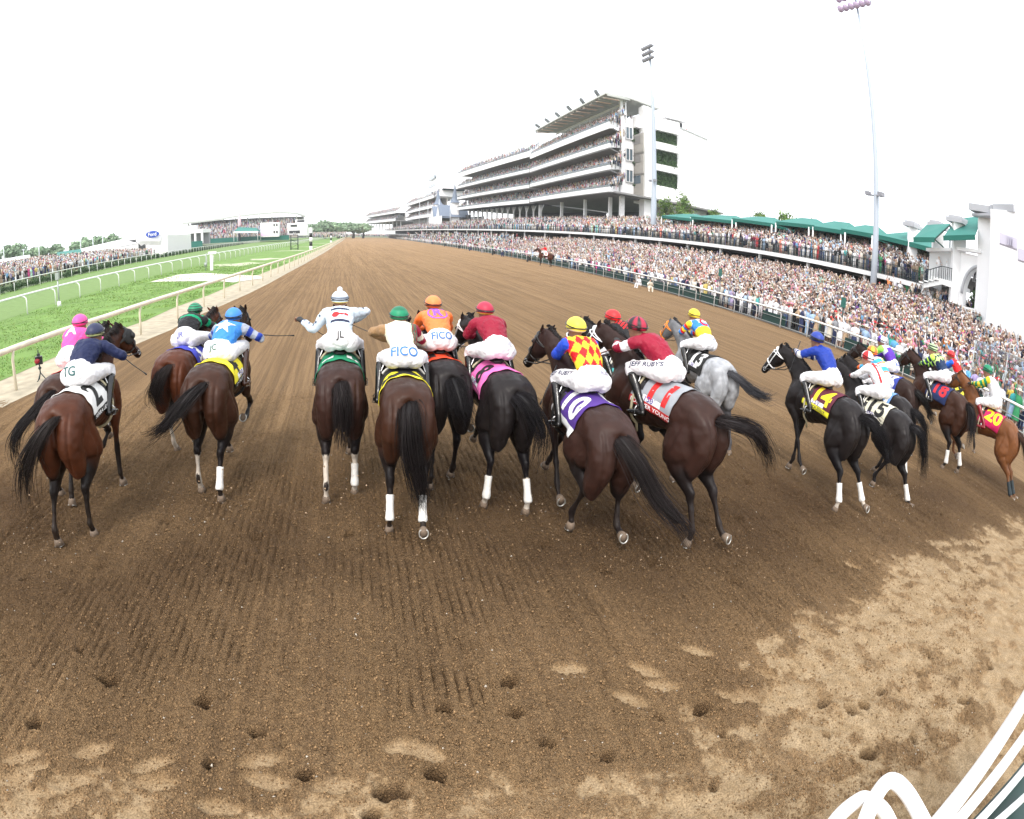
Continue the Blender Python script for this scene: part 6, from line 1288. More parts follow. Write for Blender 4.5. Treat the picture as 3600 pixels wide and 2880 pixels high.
g = G(); g.box(lo(79.0, 139, 36.6), (4.2, 5, 3.2)); g.build('roof_kiosk', M_DARKIN, main); g = G(); g.box(lo(78.6, 137.8, 38.5), (6.0, 6.0, .25)); g.box(lo(75.9, 136.2, 37.3), (.5, .5, 3)); g.build('kiosk_roof', M_CONC, main)
for k in range(50): CR.append((random.uniform(64, 82), random.uniform(135, 138), 35.1))
# low rear block, white, seen as part of the end wall
rear = empty('annex', (84, 136, 0), 0, 'plain white annex wall rising behind the right end of the tall grandstand', 'building')
g = G(); g.prism([(-5.4, -1), (2.9, -2.4), (12, 16), (-4, 20)][::1], 10, [36.6, 34.9, 33, 37]); g.build('wall', M_CONC, rear); g = G(); g.bar((-5.4, -1.1, 36.7), (2.9, -2.5, 35.0), .3, .28); g.build('cornice', mat('cornice_grey', (.5, .52, .53), .6), rear)
g = G(); g.tube([(2.8, -2.6, 6), (2.8, -2.6, 35.4)], .16, 8); g.build('mast', mat('pale_mast', (.62, .66, .70), .5), rear, True)
# second, longer block
b2, OB, fr2, c = block('long white grandstand block with three crowded balconies on branching columns, left of the ribbed-roof block', 57.3, 203, 300, 0, 49.2, [(16.3, 17.5), (21.6, 22.6), (27.0, 28.0), (32.4, 34.4)], False, None, [.02 + k * .072 for k in range(14)], 'flat', 60, depth=8, colstyle='tree')
CR += c
# twin-spire pavilion
sp = empty('spire_pavilion', (52, 316, 0), 0, 'old pavilion with two slender grey spires and steep gabled roofs in mid distance', 'pavilion')
M_SLATE = mat('slate_blue_roof', (.16, .20, .27), .6)
for k, (px_, py_, h) in enumerate(((2.6, -13, .62), (-1.3, 14, .56))):
    g = G(); g.box((px_, py_, 13.5), (3.6, 3.6, 13)); g.build('tower', M_CONC, sp); g = G(); z = 20.0
    g.add(*loft([(px_, py_, z, 2.9, 2.9), (px_, py_, z + .9, 1.9, 1.9), (px_, py_, z + 5 * h, 1.15, 1.15), (px_, py_, z + 12 * h, .4, .4), (px_, py_, z + 17 * h, .05, .05)], 8, 2)); g.build('spire', M_SLATE, sp)
for k, (py_) in enumerate((-10, 10)):
    g = G(); g.add([(-5, py_ - 6, 12.8), (-5, py_ + 6, 12.8), (9, py_ - 6, 12.8), (9, py_ + 6, 12.8), (-5, py_, 18.8), (9, py_, 18.8)], [(0, 1, 4), (2, 5, 3), (0, 4, 5, 2), (1, 3, 5, 4)]); g.build('gable_roof', M_SLATE, sp)
    g = G(); g.add([(-5.1, py_ - 5, 13), (-5.1, py_ + 5, 13), (-5.1, py_, 18.1)], [(0, 1, 2)]); g.build('gable', M_CONC, sp)
for k in range(12): g = G(); g.tube([(-5, -20 + k * 3.6, 6.5), (-5, -20 + k * 3.6, 12.9)], .3, 8); g.build('column', M_CONC, sp, True)
g = G(); g.box((8, 0, 10), (1, 46, 8)); g.build('back_wall', M_DARKIN, sp)
# farther blocks
b3, OC, fr3, c = block('distant white stepped grandstand block beyond the twin spires', 43.5, 345, 470, 0, 38.6, [(14, 15.6), (19, 20.4), (24.5, 26)], False, None, [.03 + k * .06 for k in range(16)], 'flat', 80, depth=8, colstyle='plain')
CR += c
g = G(); 
for (ya, yb, x0, x1, z0, z1) in ((380, 425, 45, 62, 26, 31.5), (350, 385, 47, 66, 26, 36), (355, 380, 48, 66, 36, 40)): g.box(np.array((x0 / 2 + x1 / 2 + 6, (ya + yb) / 2, (z0 + z1) / 2)) - OC, (x1 - x0, yb - ya, z1 - z0))
g.build('upper_storey', M_CONC, b3); g = G()
for z in (28, 33.2, 38): g = G(); g.box(np.array((51.6 if z < 33 else 53.2, 371, z)) - OC, (.6, 26, 1.7)); g.build('window_band', M_WINDOW, b3); g = G(); g.box(np.array((62, 352, 30)) - OC, (12, 10, .8)); g.build('awning', M_TEAL, b3)
b4, OE, fr4, c = block('farthest low white grandstand wing at the end of the straight', 31.5, 475, 640, 0, 12.0, [(13.6, 15.2), (19.6, 21)], False, None, [.03 + k * .1 for k in range(10)], 'flat', 90, depth=8, colstyle='plain')
CR += c
CRp = np.array(CR); crowd_mesh('crowd', CRp, .0, lambda P: np.where(np.hypot(P[:, 0], P[:, 1]) < 190, 1, 2), 8, 'rows of spectators filling every balcony of the grandstands')
# ---------------------------------------------------------------- near right: gatehouse towers, deck end, awnings
tw = empty('gatehouse', (46.6, 24, 0), 0, 'white gatehouse with square towers, teal roofs and an archway at the right edge', 'building'); OT = np.array((46.6, 24, 0.)); T_ = lambda x, y, z: np.array((x, y, z)) - OT
g = G()
g.prism([T_(46.6, 27.9, 0)[:2], T_(46.4, 25.9, 0)[:2], T_(44.5, 25.3, 0)[:2], T_(41.8, 15, 0)[:2], T_(40.2, 4, 0)[:2], T_(52, 4, 0)[:2], T_(53, 27, 0)[:2]][::1], 1.5, 13.0); g.build('wall', M_CONC, tw)
g = G(); M_CAP = mat('cap_stone', (.42, .43, .46), .7)
for a, b in (((46.2, 28.4, 13.2), (46.1, 25.9, 13.2)), ((46.1, 25.9, 13.2), (45.2, 25.0, 13.2)), ((45.2, 25.0, 13.2), (44.0, 22.2, 13.2))): g.bar(T_(*a), T_(*b), .9, .55)
g.bar(T_(46.6, 28.4, 12.7), T_(45.0, 25, 12.7), .5, .2); g.build('cornice', M_CAP, tw)
def pillar(x, y, w, z1, cap=True):
    g = G(); g.add(*loft([(*T_(x, y, 2.5), w * .72, w * .72), (*T_(x, y, z1), w * .70, w * .70)], 4, 1)); g.build('tower', M_CONC, tw)
    if cap: g = G(); g.box(T_(x, y, z1 + .15), (w * 1.5, w * 1.5, .35)); g.box(T_(x, y, z1 + .45), (w * 1.2, w * 1.2, .2)); g.build('tower_cap', M_CAP, tw)
pillar(47.4, 30.6, 1.25, 11.9); pillar(49.5, 34.6, 1.1, 11.6); pillar(53.5, 41, 1.1, 11.9)
g = G()       # arch wall between pillar and big tower
def wallpoly(P2, x, th, m=None):
    V = [T_(x + (y - 27) * .02, y, z) for y, z in P2] + [T_(x + th + (y - 27) * .02, y, z) for y, z in P2]; n = len(P2)
    g.add(V, [list(range(n)), list(range(n, 2 * n))[::-1]] + [(i, i + n, (i + 1) % n + n, (i + 1) % n) for i in range(n)])
arch = [(27.9 - 2.6 * math.cos(a) + 1.9 * 0 + 1.9, 6.3 + 2.5 * math.sin(a)) for a in np.linspace(math.radians(0), math.radians(90), 10)]
arch = [(29.55 - 2.0 * (1 - math.cos(a)), 6.3 + 2.5 * math.sin(a)) for a in np.linspace(0, math.radians(88), 10)]
wallpoly([(30.0, 9.6), (30.0, 4.0), (29.55, 4.0)] + arch + [(27.4, 8.85), (27.4, 9.6)], 46.9, .7); g.build('arch_wall', M_CONC, tw)
g = G(); g.tube([T_(46.75, y, z) for y, z in arch], .13, 6); g.build('arch_moulding', M_CAP, tw, True)
g = G(); g.bar(T_(46.7, 30.2, 9.75), T_(46.7, 27.4, 9.95), .5, .25); g.bar(T_(47.5, 34.4, 9.2), T_(46.9, 31, 9.6), .5, .25); g.build('beam', M_CONC, tw)
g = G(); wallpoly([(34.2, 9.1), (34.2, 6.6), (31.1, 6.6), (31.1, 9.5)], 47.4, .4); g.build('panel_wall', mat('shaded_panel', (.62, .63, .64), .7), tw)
def awn(pts, name='awning', m=None):
    g = G(); P = [T_(*p) for p in pts]; g.add(P + [p + (0, 0, -.08) for p in P], [(0, 1, 2, 3), (7, 6, 5, 4), (0, 4, 5, 1), (1, 5, 6, 2), (2, 6, 7, 3), (3, 7, 4, 0)]); g.build(name, m or M_TEAL, tw)
awn([(45.6, 31.2, 10.35), (45.6, 27.6, 11.3 - .35), (48.6, 28.6, 13.2), (48.8, 31.8, 12.6)])
awn([(45.6, 34.8, 9.75), (45.8, 32.4, 10.1), (48.4, 32.3, 12.0), (48.8, 35.6, 11.6)])
g = G(); g.bar(T_(45.6, 31.2, 10.2), T_(45.6, 27.6, 10.8), .08, .4); g.bar(T_(45.6, 34.8, 9.6), T_(45.8, 32.4, 9.95), .08, .4); g.build('valance', M_TEALD, tw)
g = G(); g.bar(T_(45.8, 32.4, 10.0), T_(48.4, 32.3, 11.9), .1); g.bar(T_(48.4, 32.3, 11.9), T_(48.4, 32.3, 9.4), .1); g.bar(T_(45.8, 32.4, 10.0), T_(48.4, 32.3, 9.5), .1); g.build('truss', M_DKGREEN, tw)
g = G(); wallpoly([(29.7, 5.15), (29.7, 2.0), (27.6, 2.0), (27.6, 5.3)], 47.1, .1); g.build('gate_opening', M_DKGREEN, tw); g = G(); g.bar(T_(47.0, 29.8, 5.2), T_(47.0, 27.5, 5.35), .3, .25); g.bar(T_(47.0, 27.5, 2), T_(47.0, 27.5, 5.3), .12, .12); g.build('door_frame', M_WPAINT, tw)
g = G(); g.box(T_(46.35, 27.25, 4.7), (.08, .8, .55)); sg = g.build('sign', M_DKGREEN, tw)
V2, F2 = text2d('Exit', .02); mkobj('sign_text', [T_(46.28, 27.25 - u * .26, 4.7 + v * .26) for u, v in V2], F2, M_WPAINT, sg)
for k, (x, y, z) in enumerate(((41.8, 22.0, 10.4), (40.2, 19.4, 9.4))):
    g = G(); g.box(T_(x, y, z), (.8, 1.5, .7), .5)
    for j in range(7): g.box(T_(x - .35, y - .6 + j * .2, z), (.3, .05, .62), .5)
    g.build('louvred_lamp', mat('lamp_lavender', (.5, .48, .58), .6), tw)
# lower landing with its own railing, and the stair from the deck
ld = empty('landing', (47, 32, 0), 0, 'lower concrete landing with dark railing in front of the gatehouse', 'platform'); OL = np.array((47, 32, 0.))
g = G(); g.prism([np.array(p) - OL[:2] for p in ((46.9, 40), (46.4, 29.6), (53, 29.6), (55, 40))], 3.9, 4.25); g.build('floor', M_CONCS, ld)
g = G()
for z in (5.3, 4.85): g.bar(np.array((46.9, 40, z)) - OL, np.array((46.4, 29.6, z)) - OL, .05)
for k in range(22): t = k / 21; g.bar(np.array((46.9 - .5 * t, 40 - 10.4 * t, 4.25)) - OL, np.array((46.9 - .5 * t, 40 - 10.4 * t, 5.3)) - OL, .05)
g.build('railing', M_IRON, ld)
st = empty('staircase', (47, 33, 0), 0, 'short white staircase and landing at the near end of the raised deck', 'stairs'); OS = np.array((47, 33, 0.))
g = G(); g.prism([np.array(p) - OS[:2] for p in ((46.9, 33.4), (46.7, 30.6), (50, 30.6), (50, 33.4))], 6.75, 7.05)
for k in range(4): g.box(np.array((47.3 + k * .0, 34.0 - k * .62 + .3, 6.25 + k * .2)) - OS, (1.6, .5, .12))
g.bar(np.array((46.75, 34.1, 6.0)) - OS, np.array((46.7, 31.8, 6.75)) - OS, .15, .35); g.bar(np.array((46.7, 31.8, 6.75)) - OS, np.array((46.7, 30.6, 6.7)) - OS, .15, .4); g.build('steps', M_WPAINT, st)
g = G(); 
for a, b in (((46.8, 34.1, 7.3), (46.7, 32.0, 8.05)), ((46.7, 32.0, 8.05), (46.7, 30.6, 8.05))):
    g.bar(np.array(a) - OS, np.array(b) - OS, .06); 
    for k in range(7): t = k / 6; q = np.array(a) * (1 - t) + np.array(b) * t - OS; g.bar(q, q - (0, 0, 1.05), .04)
g.build('railing', M_IRON, st)
g = G(); g.box(np.array((47.4, 34.6, 4.9)) - OS, (.4, .4, 2.2)); g.build('post', M_WPAINT, st)
lp = [(47.0 + rng.uniform(0, 3), 30 + rng.uniform(0, 9.5), 4.25) for _ in range(90)] + [(46.9 + rng.uniform(.2, 2.4), 30.9 + rng.uniform(0, 2.4), 7.05) for _ in range(9)]
crowd_mesh('crowd', np.array(lp), .1, lodd, 9, 'cluster of people on the lower landing and stair by the gatehouse')
# teal tent roofs along the back of the deck
TN = [((54.2, 98.5, 10.6), (53.7, 87, 10.2), 11.4), ((53.9, 88, 10.6), (53.5, 74.5, 10.2), 11.4), ((53.5, 75.5, 10.6), (53.3, 65.8, 10.3), 11.5), ((53.3, 64.9, 10.6), (53.2, 57.2, 10.6), 11.8), ((53.2, 58, 10.5), (53.0, 51.2, 10.4), 11.8), ((53.1, 52, 10.6), (52.9, 46.6, 10.5), 11.8), ((52.9, 45.8, 10.5), (52.8, 37.7, 10.2), 11.7)]
tl = ['farthest small teal tent roof behind the deck crowd', 'second farthest teal tent roof, low and wide', 'teal tent roof third from the far end, beside thin trees', 'teal tent roof with white supports, fourth along the deck', 'teal tent roof between the fourth tent and the lamp mast', 'teal tent roof immediately left of the near lamp mast', 'long teal tent roof right of the near lamp mast with dark underside']
for k, (a, b, zp) in enumerate(TN):
    a, b = np.array(a), np.array(b); r = empty('canopy_tent', (a[0], a[1], 0), 0, tl[k], 'tent', 'teal tents along the raised deck'); O = np.array((a[0], a[1], 0)); w = np.array((5.6, 0, 0)); rz = zp - a[2]
    P = [a - O, b - O, b - O + w, a - O + w]; pk = [(P[0] * .72 + P[1] * .28 + w / 2) * (1, 1, 0) + (0, 0, zp), (P[0] * .3 + P[1] * .7 + w / 2) * (1, 1, 0) + (0, 0, zp)]
    g = G(); g.add(P + pk, [(0, 1, 5, 4), (1, 2, 5), (2, 3, 4, 5), (3, 0, 4)]); g.build('roof', M_TEAL, r)
    g = G()
    for i in range(4): g.bar(P[i] + (0, 0, -.22), P[(i + 1) % 4] + (0, 0, -.22), .08, .45)
    g.build('valance', M_TEALD, r)
    for i in range(4): g = G(); g.tube([P[i] * (1, 1, 0) + (0, 0, 6.2), P[i] + (0, 0, -.2)], .11, 6); g.build('pole', M_WPAINT, r, True)
# lamp masts
def lampmast(x, y, h, label, heads, r0=.42, tilt=0, nl=3, mid=None, hw=5):
    r = empty('lamp_mast', (x, y, 0), 0, label, 'lamp mast', 'tall floodlight masts'); M_ML = mat('mast_pale_blue', (.43, .48, .55), .45, .2)
    g = G(); g.add(*loft([(0, 0, 0, r0, r0), (0, 0, h * .5, r0 * .62, r0 * .62), (0, 0, h, r0 * .3, r0 * .3)], 12, 2)); g.build('pole', M_ML, r, True)
    if heads:
        g = G()
        for j in range(nl): g.bar((-.3, -hw * .5, h - j * 1.15), (-.3, hw * .5, h - j * 1.15), .14)
        g.build('crossbar', M_ML, r)
        for j in range(nl):
            for k in range(6):
                g = G(); yy = -hw * .5 + hw * (k + .5) / 6; g.add(*loft([(.0, yy, h - j * 1.15, .12, .12), (-.35, yy, h - j * 1.15 - .08, .30, .32), (-.62, yy, h - j * 1.15 - .2, .38, .40)], 10, 2, (0, 1, 0))); g.build('floodlight', mat('lamp_pinkish_grey', (.50, .38, .55), .5) if heads == 2 else mat('lamp_grey2', (.25, .25, .28), .5), r, True)
    if mid:
        g = G(); g.box((-.1, 0, mid), (.3, 2.0, .1)); g.box((-.3, -.9, mid + .1), (.5, .6, .4)); g.box((-.3, .9, mid + .1), (.45, .5, .36)); g.tube([(0, 0, mid), (0, 0, mid + 1)], .25, 8); g.build('lamp_bracket', mat('lamp_grey2', (.25, .25, .28), .5), r)
lampmast(51.9, 97.3, 41.5, 'tall floodlight mast standing in front of the ivy-covered end wall', 1, .62, mid=16.3, hw=4.0)
lampmast(46.4, 40.4, 35.0, 'nearest tall floodlight mast rising from the deck among teal tents', 2, .38, mid=13.2, hw=5.0)
for k, (x, y, h, lb) in enumerate([(48.5, 312, 22, 'thin flagpole in front of the left gable'), (46.5, 338, 22, 'thin flagpole between the gables and the far block'), (45, 362, 24, 'thin pale pole in front of the distant stepped block'), (50.2, 290, 21, 'thin flagpole in front of the right gable')]):
    r = empty('flagpole', (x, y, 0), 0, lb, 'pole', 'thin poles before the old pavilion'); g = G(); g.tube([(0, 0, 5), (0, 0, h)], .14, 6); g.build('pole', mat('pale_mast', (.62, .66, .70), .5), r, True)
# green notice poles in the crowd
for k, (x, y, lb) in enumerate([(29.9, 28.6, 'dark green sign pole in the crowd above the royal blue jockey'), (30.2, 44, 'slimmer dark pole with small green sign in the crowd farther left')]):
    r = empty('sign_pole', (x, y, 0), 0, lb, 'sign pole', 'green sign poles behind the rail'); g = G(); g.tube([(0, 0, 0), (0, 0, 3.0)], .06, 8); g.build('pole', M_IRON, r, True); g = G(); g.box((-.02, 0, 2.75), (.08, .42, .62)); g.build('sign_board', mat('sign_green', (.01, .11, .09), .5), r)
# ------------------------------------------------------------------ trees
M_BARK = mat('bark', (.10, .075, .055), .9, var=.3, vscale=6, bump=.5, bscale=20)
M_TREE = mat('tree_leaf', attr='Col', rough=.8, spec=.2)
def tree(x, y, z, h, w, label, group, seed, c0=(.03, .07, .02), c1=(.10, .17, .05), n=2600, size=.5, conical=False, trunk=True, sparse=False):
    r = empty('tree', (x, y, z), 0, label, 'tree', group); rg = np.random.default_rng(seed); g = G()
    g.tube([(0, 0, 0), (w * .02, 0, h * .35), (0, w * .02, h * .75)], [w * .05 + .05, w * .035 + .04, .03], 8)
    for k in range(6): a = rg.uniform(0, 6.28); g.tube([(0, 0, h * rg.uniform(.25, .5)), (math.cos(a) * w * .2, math.sin(a) * w * .2, h * .6), (math.cos(a) * w * .36, math.sin(a) * w * .36, h * .78)], [w * .02 + .03, w * .014 + .02, .02], 6)
    g.build('trunk', M_BARK, r, True); m = 26 if not sparse else 16
    if conical: C = np.array([(rg.normal(0, .06 * w), rg.normal(0, .06 * w), h * t) for t in np.linspace(.12, .95, m)]); R = np.array([[w * .5 * (1.05 - t), w * .5 * (1.05 - t), h * .07] for t in np.linspace(.12, .95, m)])
    else:
        d = rg.standard_normal((m, 3)); d /= np.linalg.norm(d, axis=1, keepdims=True); C = d * rg.uniform(.35, .9, (m, 1)) * (w * .36, w * .36, h * .28) + (0, 0, h * .62); R = np.tile((w * .17, w * .17, h * .12), (m, 1)) * rg.uniform(.7, 1.3, (m, 1))
    V, F, c = leaf_cloud(C, R, n, size, seed, c0, c1); cl = np.repeat(vnoise(V[::4], 3.0 / w, seed), 4)[:, None]; mkobj('crown', V, F, M_TREE, r, False, c * (1 + .35 * cl)); return r
TG = 'trees beyond the infield tents'
HAZED_LEAF = dict(c0=(.16, .26, .15), c1=(.36, .48, .31))  # leaf colour paled to paint in the distance haze
for k, (x, y, h, w, lb) in enumerate([(-127.5, 226.5, 11.5, 13, 'largest round tree at the far left edge'), (-121.5, 230, 8.2, 8, 'low round tree right of the largest left tree'), (-117.5, 232, 8.0, 8, 'bushy pale green tree above the striped tent gable'), (-112.5, 235, 7.8, 10, 'broad pale tree behind the first lamp poles'), (-104.5, 238, 8.2, 8, 'tree left of the tall paired crowns'), (-100.3, 240, 9.2, 9, 'tall crown, left one of the pair above the small green tent'),
        (-96, 242, 9.0, 8, 'tall crown, right one of the pair above the small green tent'), (-90.5, 244, 8.9, 8, 'rounded tree left of the white marquee ridge'), (-86.5, 246, 7.6, 8, 'pale tree just behind the white marquee ridge'), (-82, 247, 9.0, 7, 'small tree nearest the white arched tent'), (-134, 222, 8.5, 10, 'tree cut by the left edge of the view')]):
    tree(x, y, 0.0, h, w, lb, TG, 400 + k, n=1700, size=.62, **HAZED_LEAF)
for k, (x, y, h, w, lb) in enumerate([(-19, 420, 11, 22, 'hazy distant trees right of the white scoreboard building'), (-10, 430, 13.5, 24, 'highest hazy crown in the distant tree row'), (-1, 430, 12.5, 22, 'hazy crown left of the gap at the end of the track'), (9, 430, 11.5, 20, 'hazy crown right of the gap at the end of the track'), (16, 440, 11.5, 16, 'hazy tree touching the farthest grandstand wing')]):
    tree(x, y, 0, h, w, lb, 'hazy trees at the end of the straight', 450 + k, n=1500, size=1.1, **HAZED_LEAF)
for k, (x, y, h, w, lb) in enumerate([(60, 100, 17.0, 6, 'tall feathery poplar beside the grandstand end wall'), (61.5, 92, 14.6, 4, 'thin feathery tree behind the second teal tent'), (62, 80, 14.5, 5, 'wispy tree between the second and third teal tents'), (61, 71.5, 14.6, 4, 'narrow leafy tree behind the third teal tent'), (60, 65, 13.3, 2.5, 'smallest sprig of a tree behind the fourth teal tent'), (58, 104, 15.5, 5, 'feathery poplar partly hidden by the farthest teal tent')]):
    tree(x, y, 5, h - 5, w, lb, 'thin trees behind the teal tents', 470 + k, (.06, .12, .03), (.20, .30, .08), n=1000 if k else 1800, size=.2, sparse=k > 1)
tree(52.3, 30.6, 2, 5.6, 4.2, 'leafy green tree seen through the gatehouse arch', None, 480, n=2600, size=.16)
tree(-25.5, 305, 2.4, 4.6, 3.0, 'single dark conical evergreen beside the white scoreboard building', None, 481, (.01, .04, .02), (.03, .07, .03), n=900, size=.3, conical=True)
# ------------------------------------------------------------------ infield: crowd, tents, far stands
def left_positions():
    out = []; rg = random.Random(31); y = 48
    while y < 175:
        x = -41.5 - .02 * y + (2.5 if y < 70 else 0); d = 0
        while d < (26 if y < 130 else 16):
            if rg.random() < .8: out.append((x - d + rg.uniform(-.4, .4), y + rg.uniform(-.4, .4), min(1.6, d * .085)))
            d += 1.0
        y += .95
    return np.array(out)
g = G(); g.add([(-40, 40, .02), (-40, 200, .02), (-100, 200, .02), (-100, 40, .02)], [(0, 1, 2, 3)]); tag(g.build('infield_lawn', mat('infield_lawn_mat', (.10, .14, .05), .9, var=.2, vscale=.5)), kind='structure')
crowd_mesh('crowd', left_positions(), math.pi * .95, lambda P: np.where(np.hypot(P[:, 0], P[:, 1]) < 110, 1, 2), 32, 'infield crowd lining the far side of the turf course', 1.0)
def gable_tent(x, y, rz, L, W, he, hr, label, roofm, wallm=None, name='marquee'):
    r = empty(name, (x, y, 0), rz, label, 'tent'); g = G(); g.add([(-L / 2, -W / 2, he), (L / 2, -W / 2, he), (L / 2, W / 2, he), (-L / 2, W / 2, he), (-L / 2, 0, hr), (L / 2, 0, hr)], [(0, 1, 5, 4), (2, 3, 4, 5), (1, 2, 5), (3, 0, 4)]); g.build('roof', roofm, r)
    g = G()
    if wallm: g.box((0, 0, he / 2), (L * .99, W * .98, he)); g.build('wall', wallm, r)
    for a in (-1, 1):
        for b in (-1, 1): q = G(); q.tube([(a * L / 2, b * W / 2, 0), (a * L / 2, b * W / 2, he)], .08, 6); q.build('pole', M_WPAINT, r, True)
    return r
M_CANV = mat('white_canvas', (.8, .8, .8), .7); M_STR = mat('lavender_stripe_canvas', (.42, .48, .62), .7)
ta = gable_tent(-79, 134.5, .53, 14, 9, 2.4, 4.0, 'white gabled tent with lavender striped end at the far left', M_CANV, M_STR)
tb = gable_tent(-64.5, 143, .5, 6, 7, 2.7, 3.6, 'small dark green gabled tent between white marquees', mat('canvas_green', (.05, .20, .17), .7), M_TEALD)
tc = empty('marquee', (-65, 148, 0), .40, 'long white marquee roof leading to the arched tent', 'tent')
g = G(); g.add([(-1, -3, 2.3), (16, -3, 3.4), (16, 6, 3.4), (-1, 6, 2.3), (-1, 1.5, 3.4), (16, 1.5, 5.3)], [(0, 1, 5, 4), (2, 3, 4, 5), (1, 2, 5), (3, 0, 4)]); g.build('roof', M_CANV, tc); g = G(); g.add([(-1, -2.9, 0), (16, -2.9, 0), (16, -2.9, 3.3), (-1, -2.9, 2.25)], [(0, 1, 2, 3)]); g.build('wall', M_CANV, tc)
fa = empty('arched_tent', (-47.5, 155.5, 0), -.32, 'big white tent with dark arched opening and a blue oval logo', 'tent')
g = G(); g.add(*loft([(-5, 0, 2.0, .1, 5), (-4.5, 0, 3.5, 3, 4.5), (0, 1, 4.0, 6, 3.5), (6, 1, 3.4, 5, 2.4)], 12, 2, (0, 1, 0))); g.prism([(-5, -3.8), (2.4, -4.2), (7.5, -3), (7.5, 8), (-4, 8)], 0, [4.7, 6.3, 4.9, 4.6, 5.4]); g.build('canvas', M_CANV, fa)
g = G(); g.add([(-4.6, -4.1, 1.4), (2.0, -4.4, 1.4), (1.3, -4.4, 4.5), (-3.4, -4.2, 4.35)], [(0, 1, 2, 3)]); g.build('opening', M_DARKIN, fa)
g = G(); P = [(4.2 + 2.0 * math.cos(a), -4.6, 5.3 + .85 * math.sin(a)) for a in np.arange(0, 6.28, .25)]; g.prism([(p[0], p[2]) for p in P], 0, .1); V = g.verts(); g.V = [np.stack([V[:, 0], -4.5 - V[:, 2], V[:, 1]], 1)]; lg = g.build('logo', mat('logo_blue', (.01, .06, .40), .4), fa)
V2, F2 = text2d('Ford', .03); mkobj('logo_text', [(4.2 + u * .95, -4.66, 5.3 + v * .9) for u, v in V2], F2, M_WPAINT, lg)
pv = empty('pavilion', (-58.5, 241, 0), -.24, 'white infield pavilion with columns and shaded bays', 'pavilion')
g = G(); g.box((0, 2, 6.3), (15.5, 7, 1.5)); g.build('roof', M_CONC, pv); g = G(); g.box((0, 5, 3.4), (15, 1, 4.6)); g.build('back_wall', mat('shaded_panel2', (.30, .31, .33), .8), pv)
for k in range(6): g = G(); g.box((-7.2 + k * 2.88, -1.0, 3.6), (.7, .7, 4.2)); g.build('column', M_CONC, pv)
g = G(); g.box((0, -2.6, 1.2), (16, .2, 2.4)); g.build('hoarding', M_TEALD, pv)
fs = empty('far_grandstand', (-45, 300, 0), 0, 'large far infield grandstand with a long pale arched roof and full seating', 'grandstand')
M_PALEROOF = mat('pale_roof', (.44, .47, .43), .7); M_SEAT = mat('seating_steps', (.35, .30, .28), .9)
g = G(); top = [(-32, 9, 12.0), (-14, 10, 12.8), (-8, 10, 13.6), (4, 11, 14.4), (16, 12, 15.0), (24, 14, 14.2), (28, 18, 12.6)]
for a, b in zip(top[:-1], top[1:]): g.add([a, b, (b[0], b[1] + 16, b[2] + 1.2), (a[0], a[1] + 16, a[2] + 1.2), (a[0], a[1], a[2] - .8), (b[0], b[1], b[2] - .8)], [(0, 1, 2, 3), (4, 5, 1, 0)])
g.build('roof', M_PALEROOF, fs); g = G()
for k in range(10): x = -30 + k * 6; g.tube([(x, 17, 2), (x, 13, 12.6)], .3, 6); g.bar((x, 10, 12), (x, 22, 9.5), .25)
g.build('truss', M_PALEROOF, fs); g = G()
for k in range(12): g.box((-3, -4 + k * 1.5, 2.2 + k * .62), (58 - k * .5, 1.6, .7))
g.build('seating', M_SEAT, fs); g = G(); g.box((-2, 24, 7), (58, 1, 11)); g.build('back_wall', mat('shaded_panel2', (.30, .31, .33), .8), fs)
g = G(); g.box((-26, -4, 8.4), (9, 5, 3.2)); g.box((-6, -8, 1.8), (56, .4, 2.2), 0, 1); g.build('front_wall', [M_CONC, M_TEALD], fs)
P = [(-45 + x, 296 + k * 1.5, 2.6 + k * .62) for k in range(13) for x in np.arange(-31 + (6 if k > 5 else 0), 25, .75) if random.random() < .85]
crowd_mesh('crowd', np.array(P), -math.pi / 2 + 3.1, lambda P: np.full(len(P), 2), 33, 'spectators filling the far infield grandstand')
P = [(x, y, 1.2 + (y - 330) * .02) for y in np.arange(330, 420, 3.2) for x in np.arange(-32 + (y - 330) * .1, 4, 1.0) if random.random() < .85]
crowd_mesh('crowd', np.array(P), 0, lambda P: np.full(len(P), 2), 34, 'distant crowd at the inside of the far bend')
P = [(x, y, 1.4) for y in np.arange(470, 530, 4) for x in np.arange(4, 36, 1.1)]
crowd_mesh('crowd', np.array(P), 0, lambda P: np.full(len(P), 2), 35, 'distant crowd across the end of the straight')
sb = empty('video_board', (-31.5, 292, 0), -.1, 'white building with pink and blue video screen and dark windows', 'screen')
g = G(); g.box((0, 0, 5.8), (8.4, 4, 6.8)); g.build('wall', M_CONC, sb); g = G(); g.box((-1.2, -2.1, 6.6), (5.2, .2, 2.6)); g.box((-1.2, -2.1, 4.0), (5.2, .2, 1.9), 0, 1); g.build('screen', [mat('screen_blue', (.55, .62, .85), .4, emit=.5), mat('screen_pink', (.80, .45, .70), .4, emit=.5)], sb)
for x in (2.2, 3.4):
    for z in (4.6, 7.9): g = G(); g.box((x, -2.05, z), (.7, .2, 1.2)); g.build('window', M_DARKIN, sb)
wb = empty('white_building', (-19.5, 300, 0), -.05, 'stepped white hospitality building right of the conifer', 'building')
g = G(); g.box((0, 0, 5.6), (9, 6, 6)); g.box((1.5, 2, 9.4), (5, 5, 1.8)); g.box((4.5, 2, 4.4), (4, 6, 4)); g.build('wall', M_CONC, wb); [G().box(c_, s_).build('window', M_DARKIN, wb) for c_, s_ in (((-1.5, -3.1, 7.4), (3, .3, 1.0)), ((-1.2, -3.1, 4.4), (5, .3, 1.3)), ((1.5, -.6, 9.6), (3.4, .3, 1.0)))]
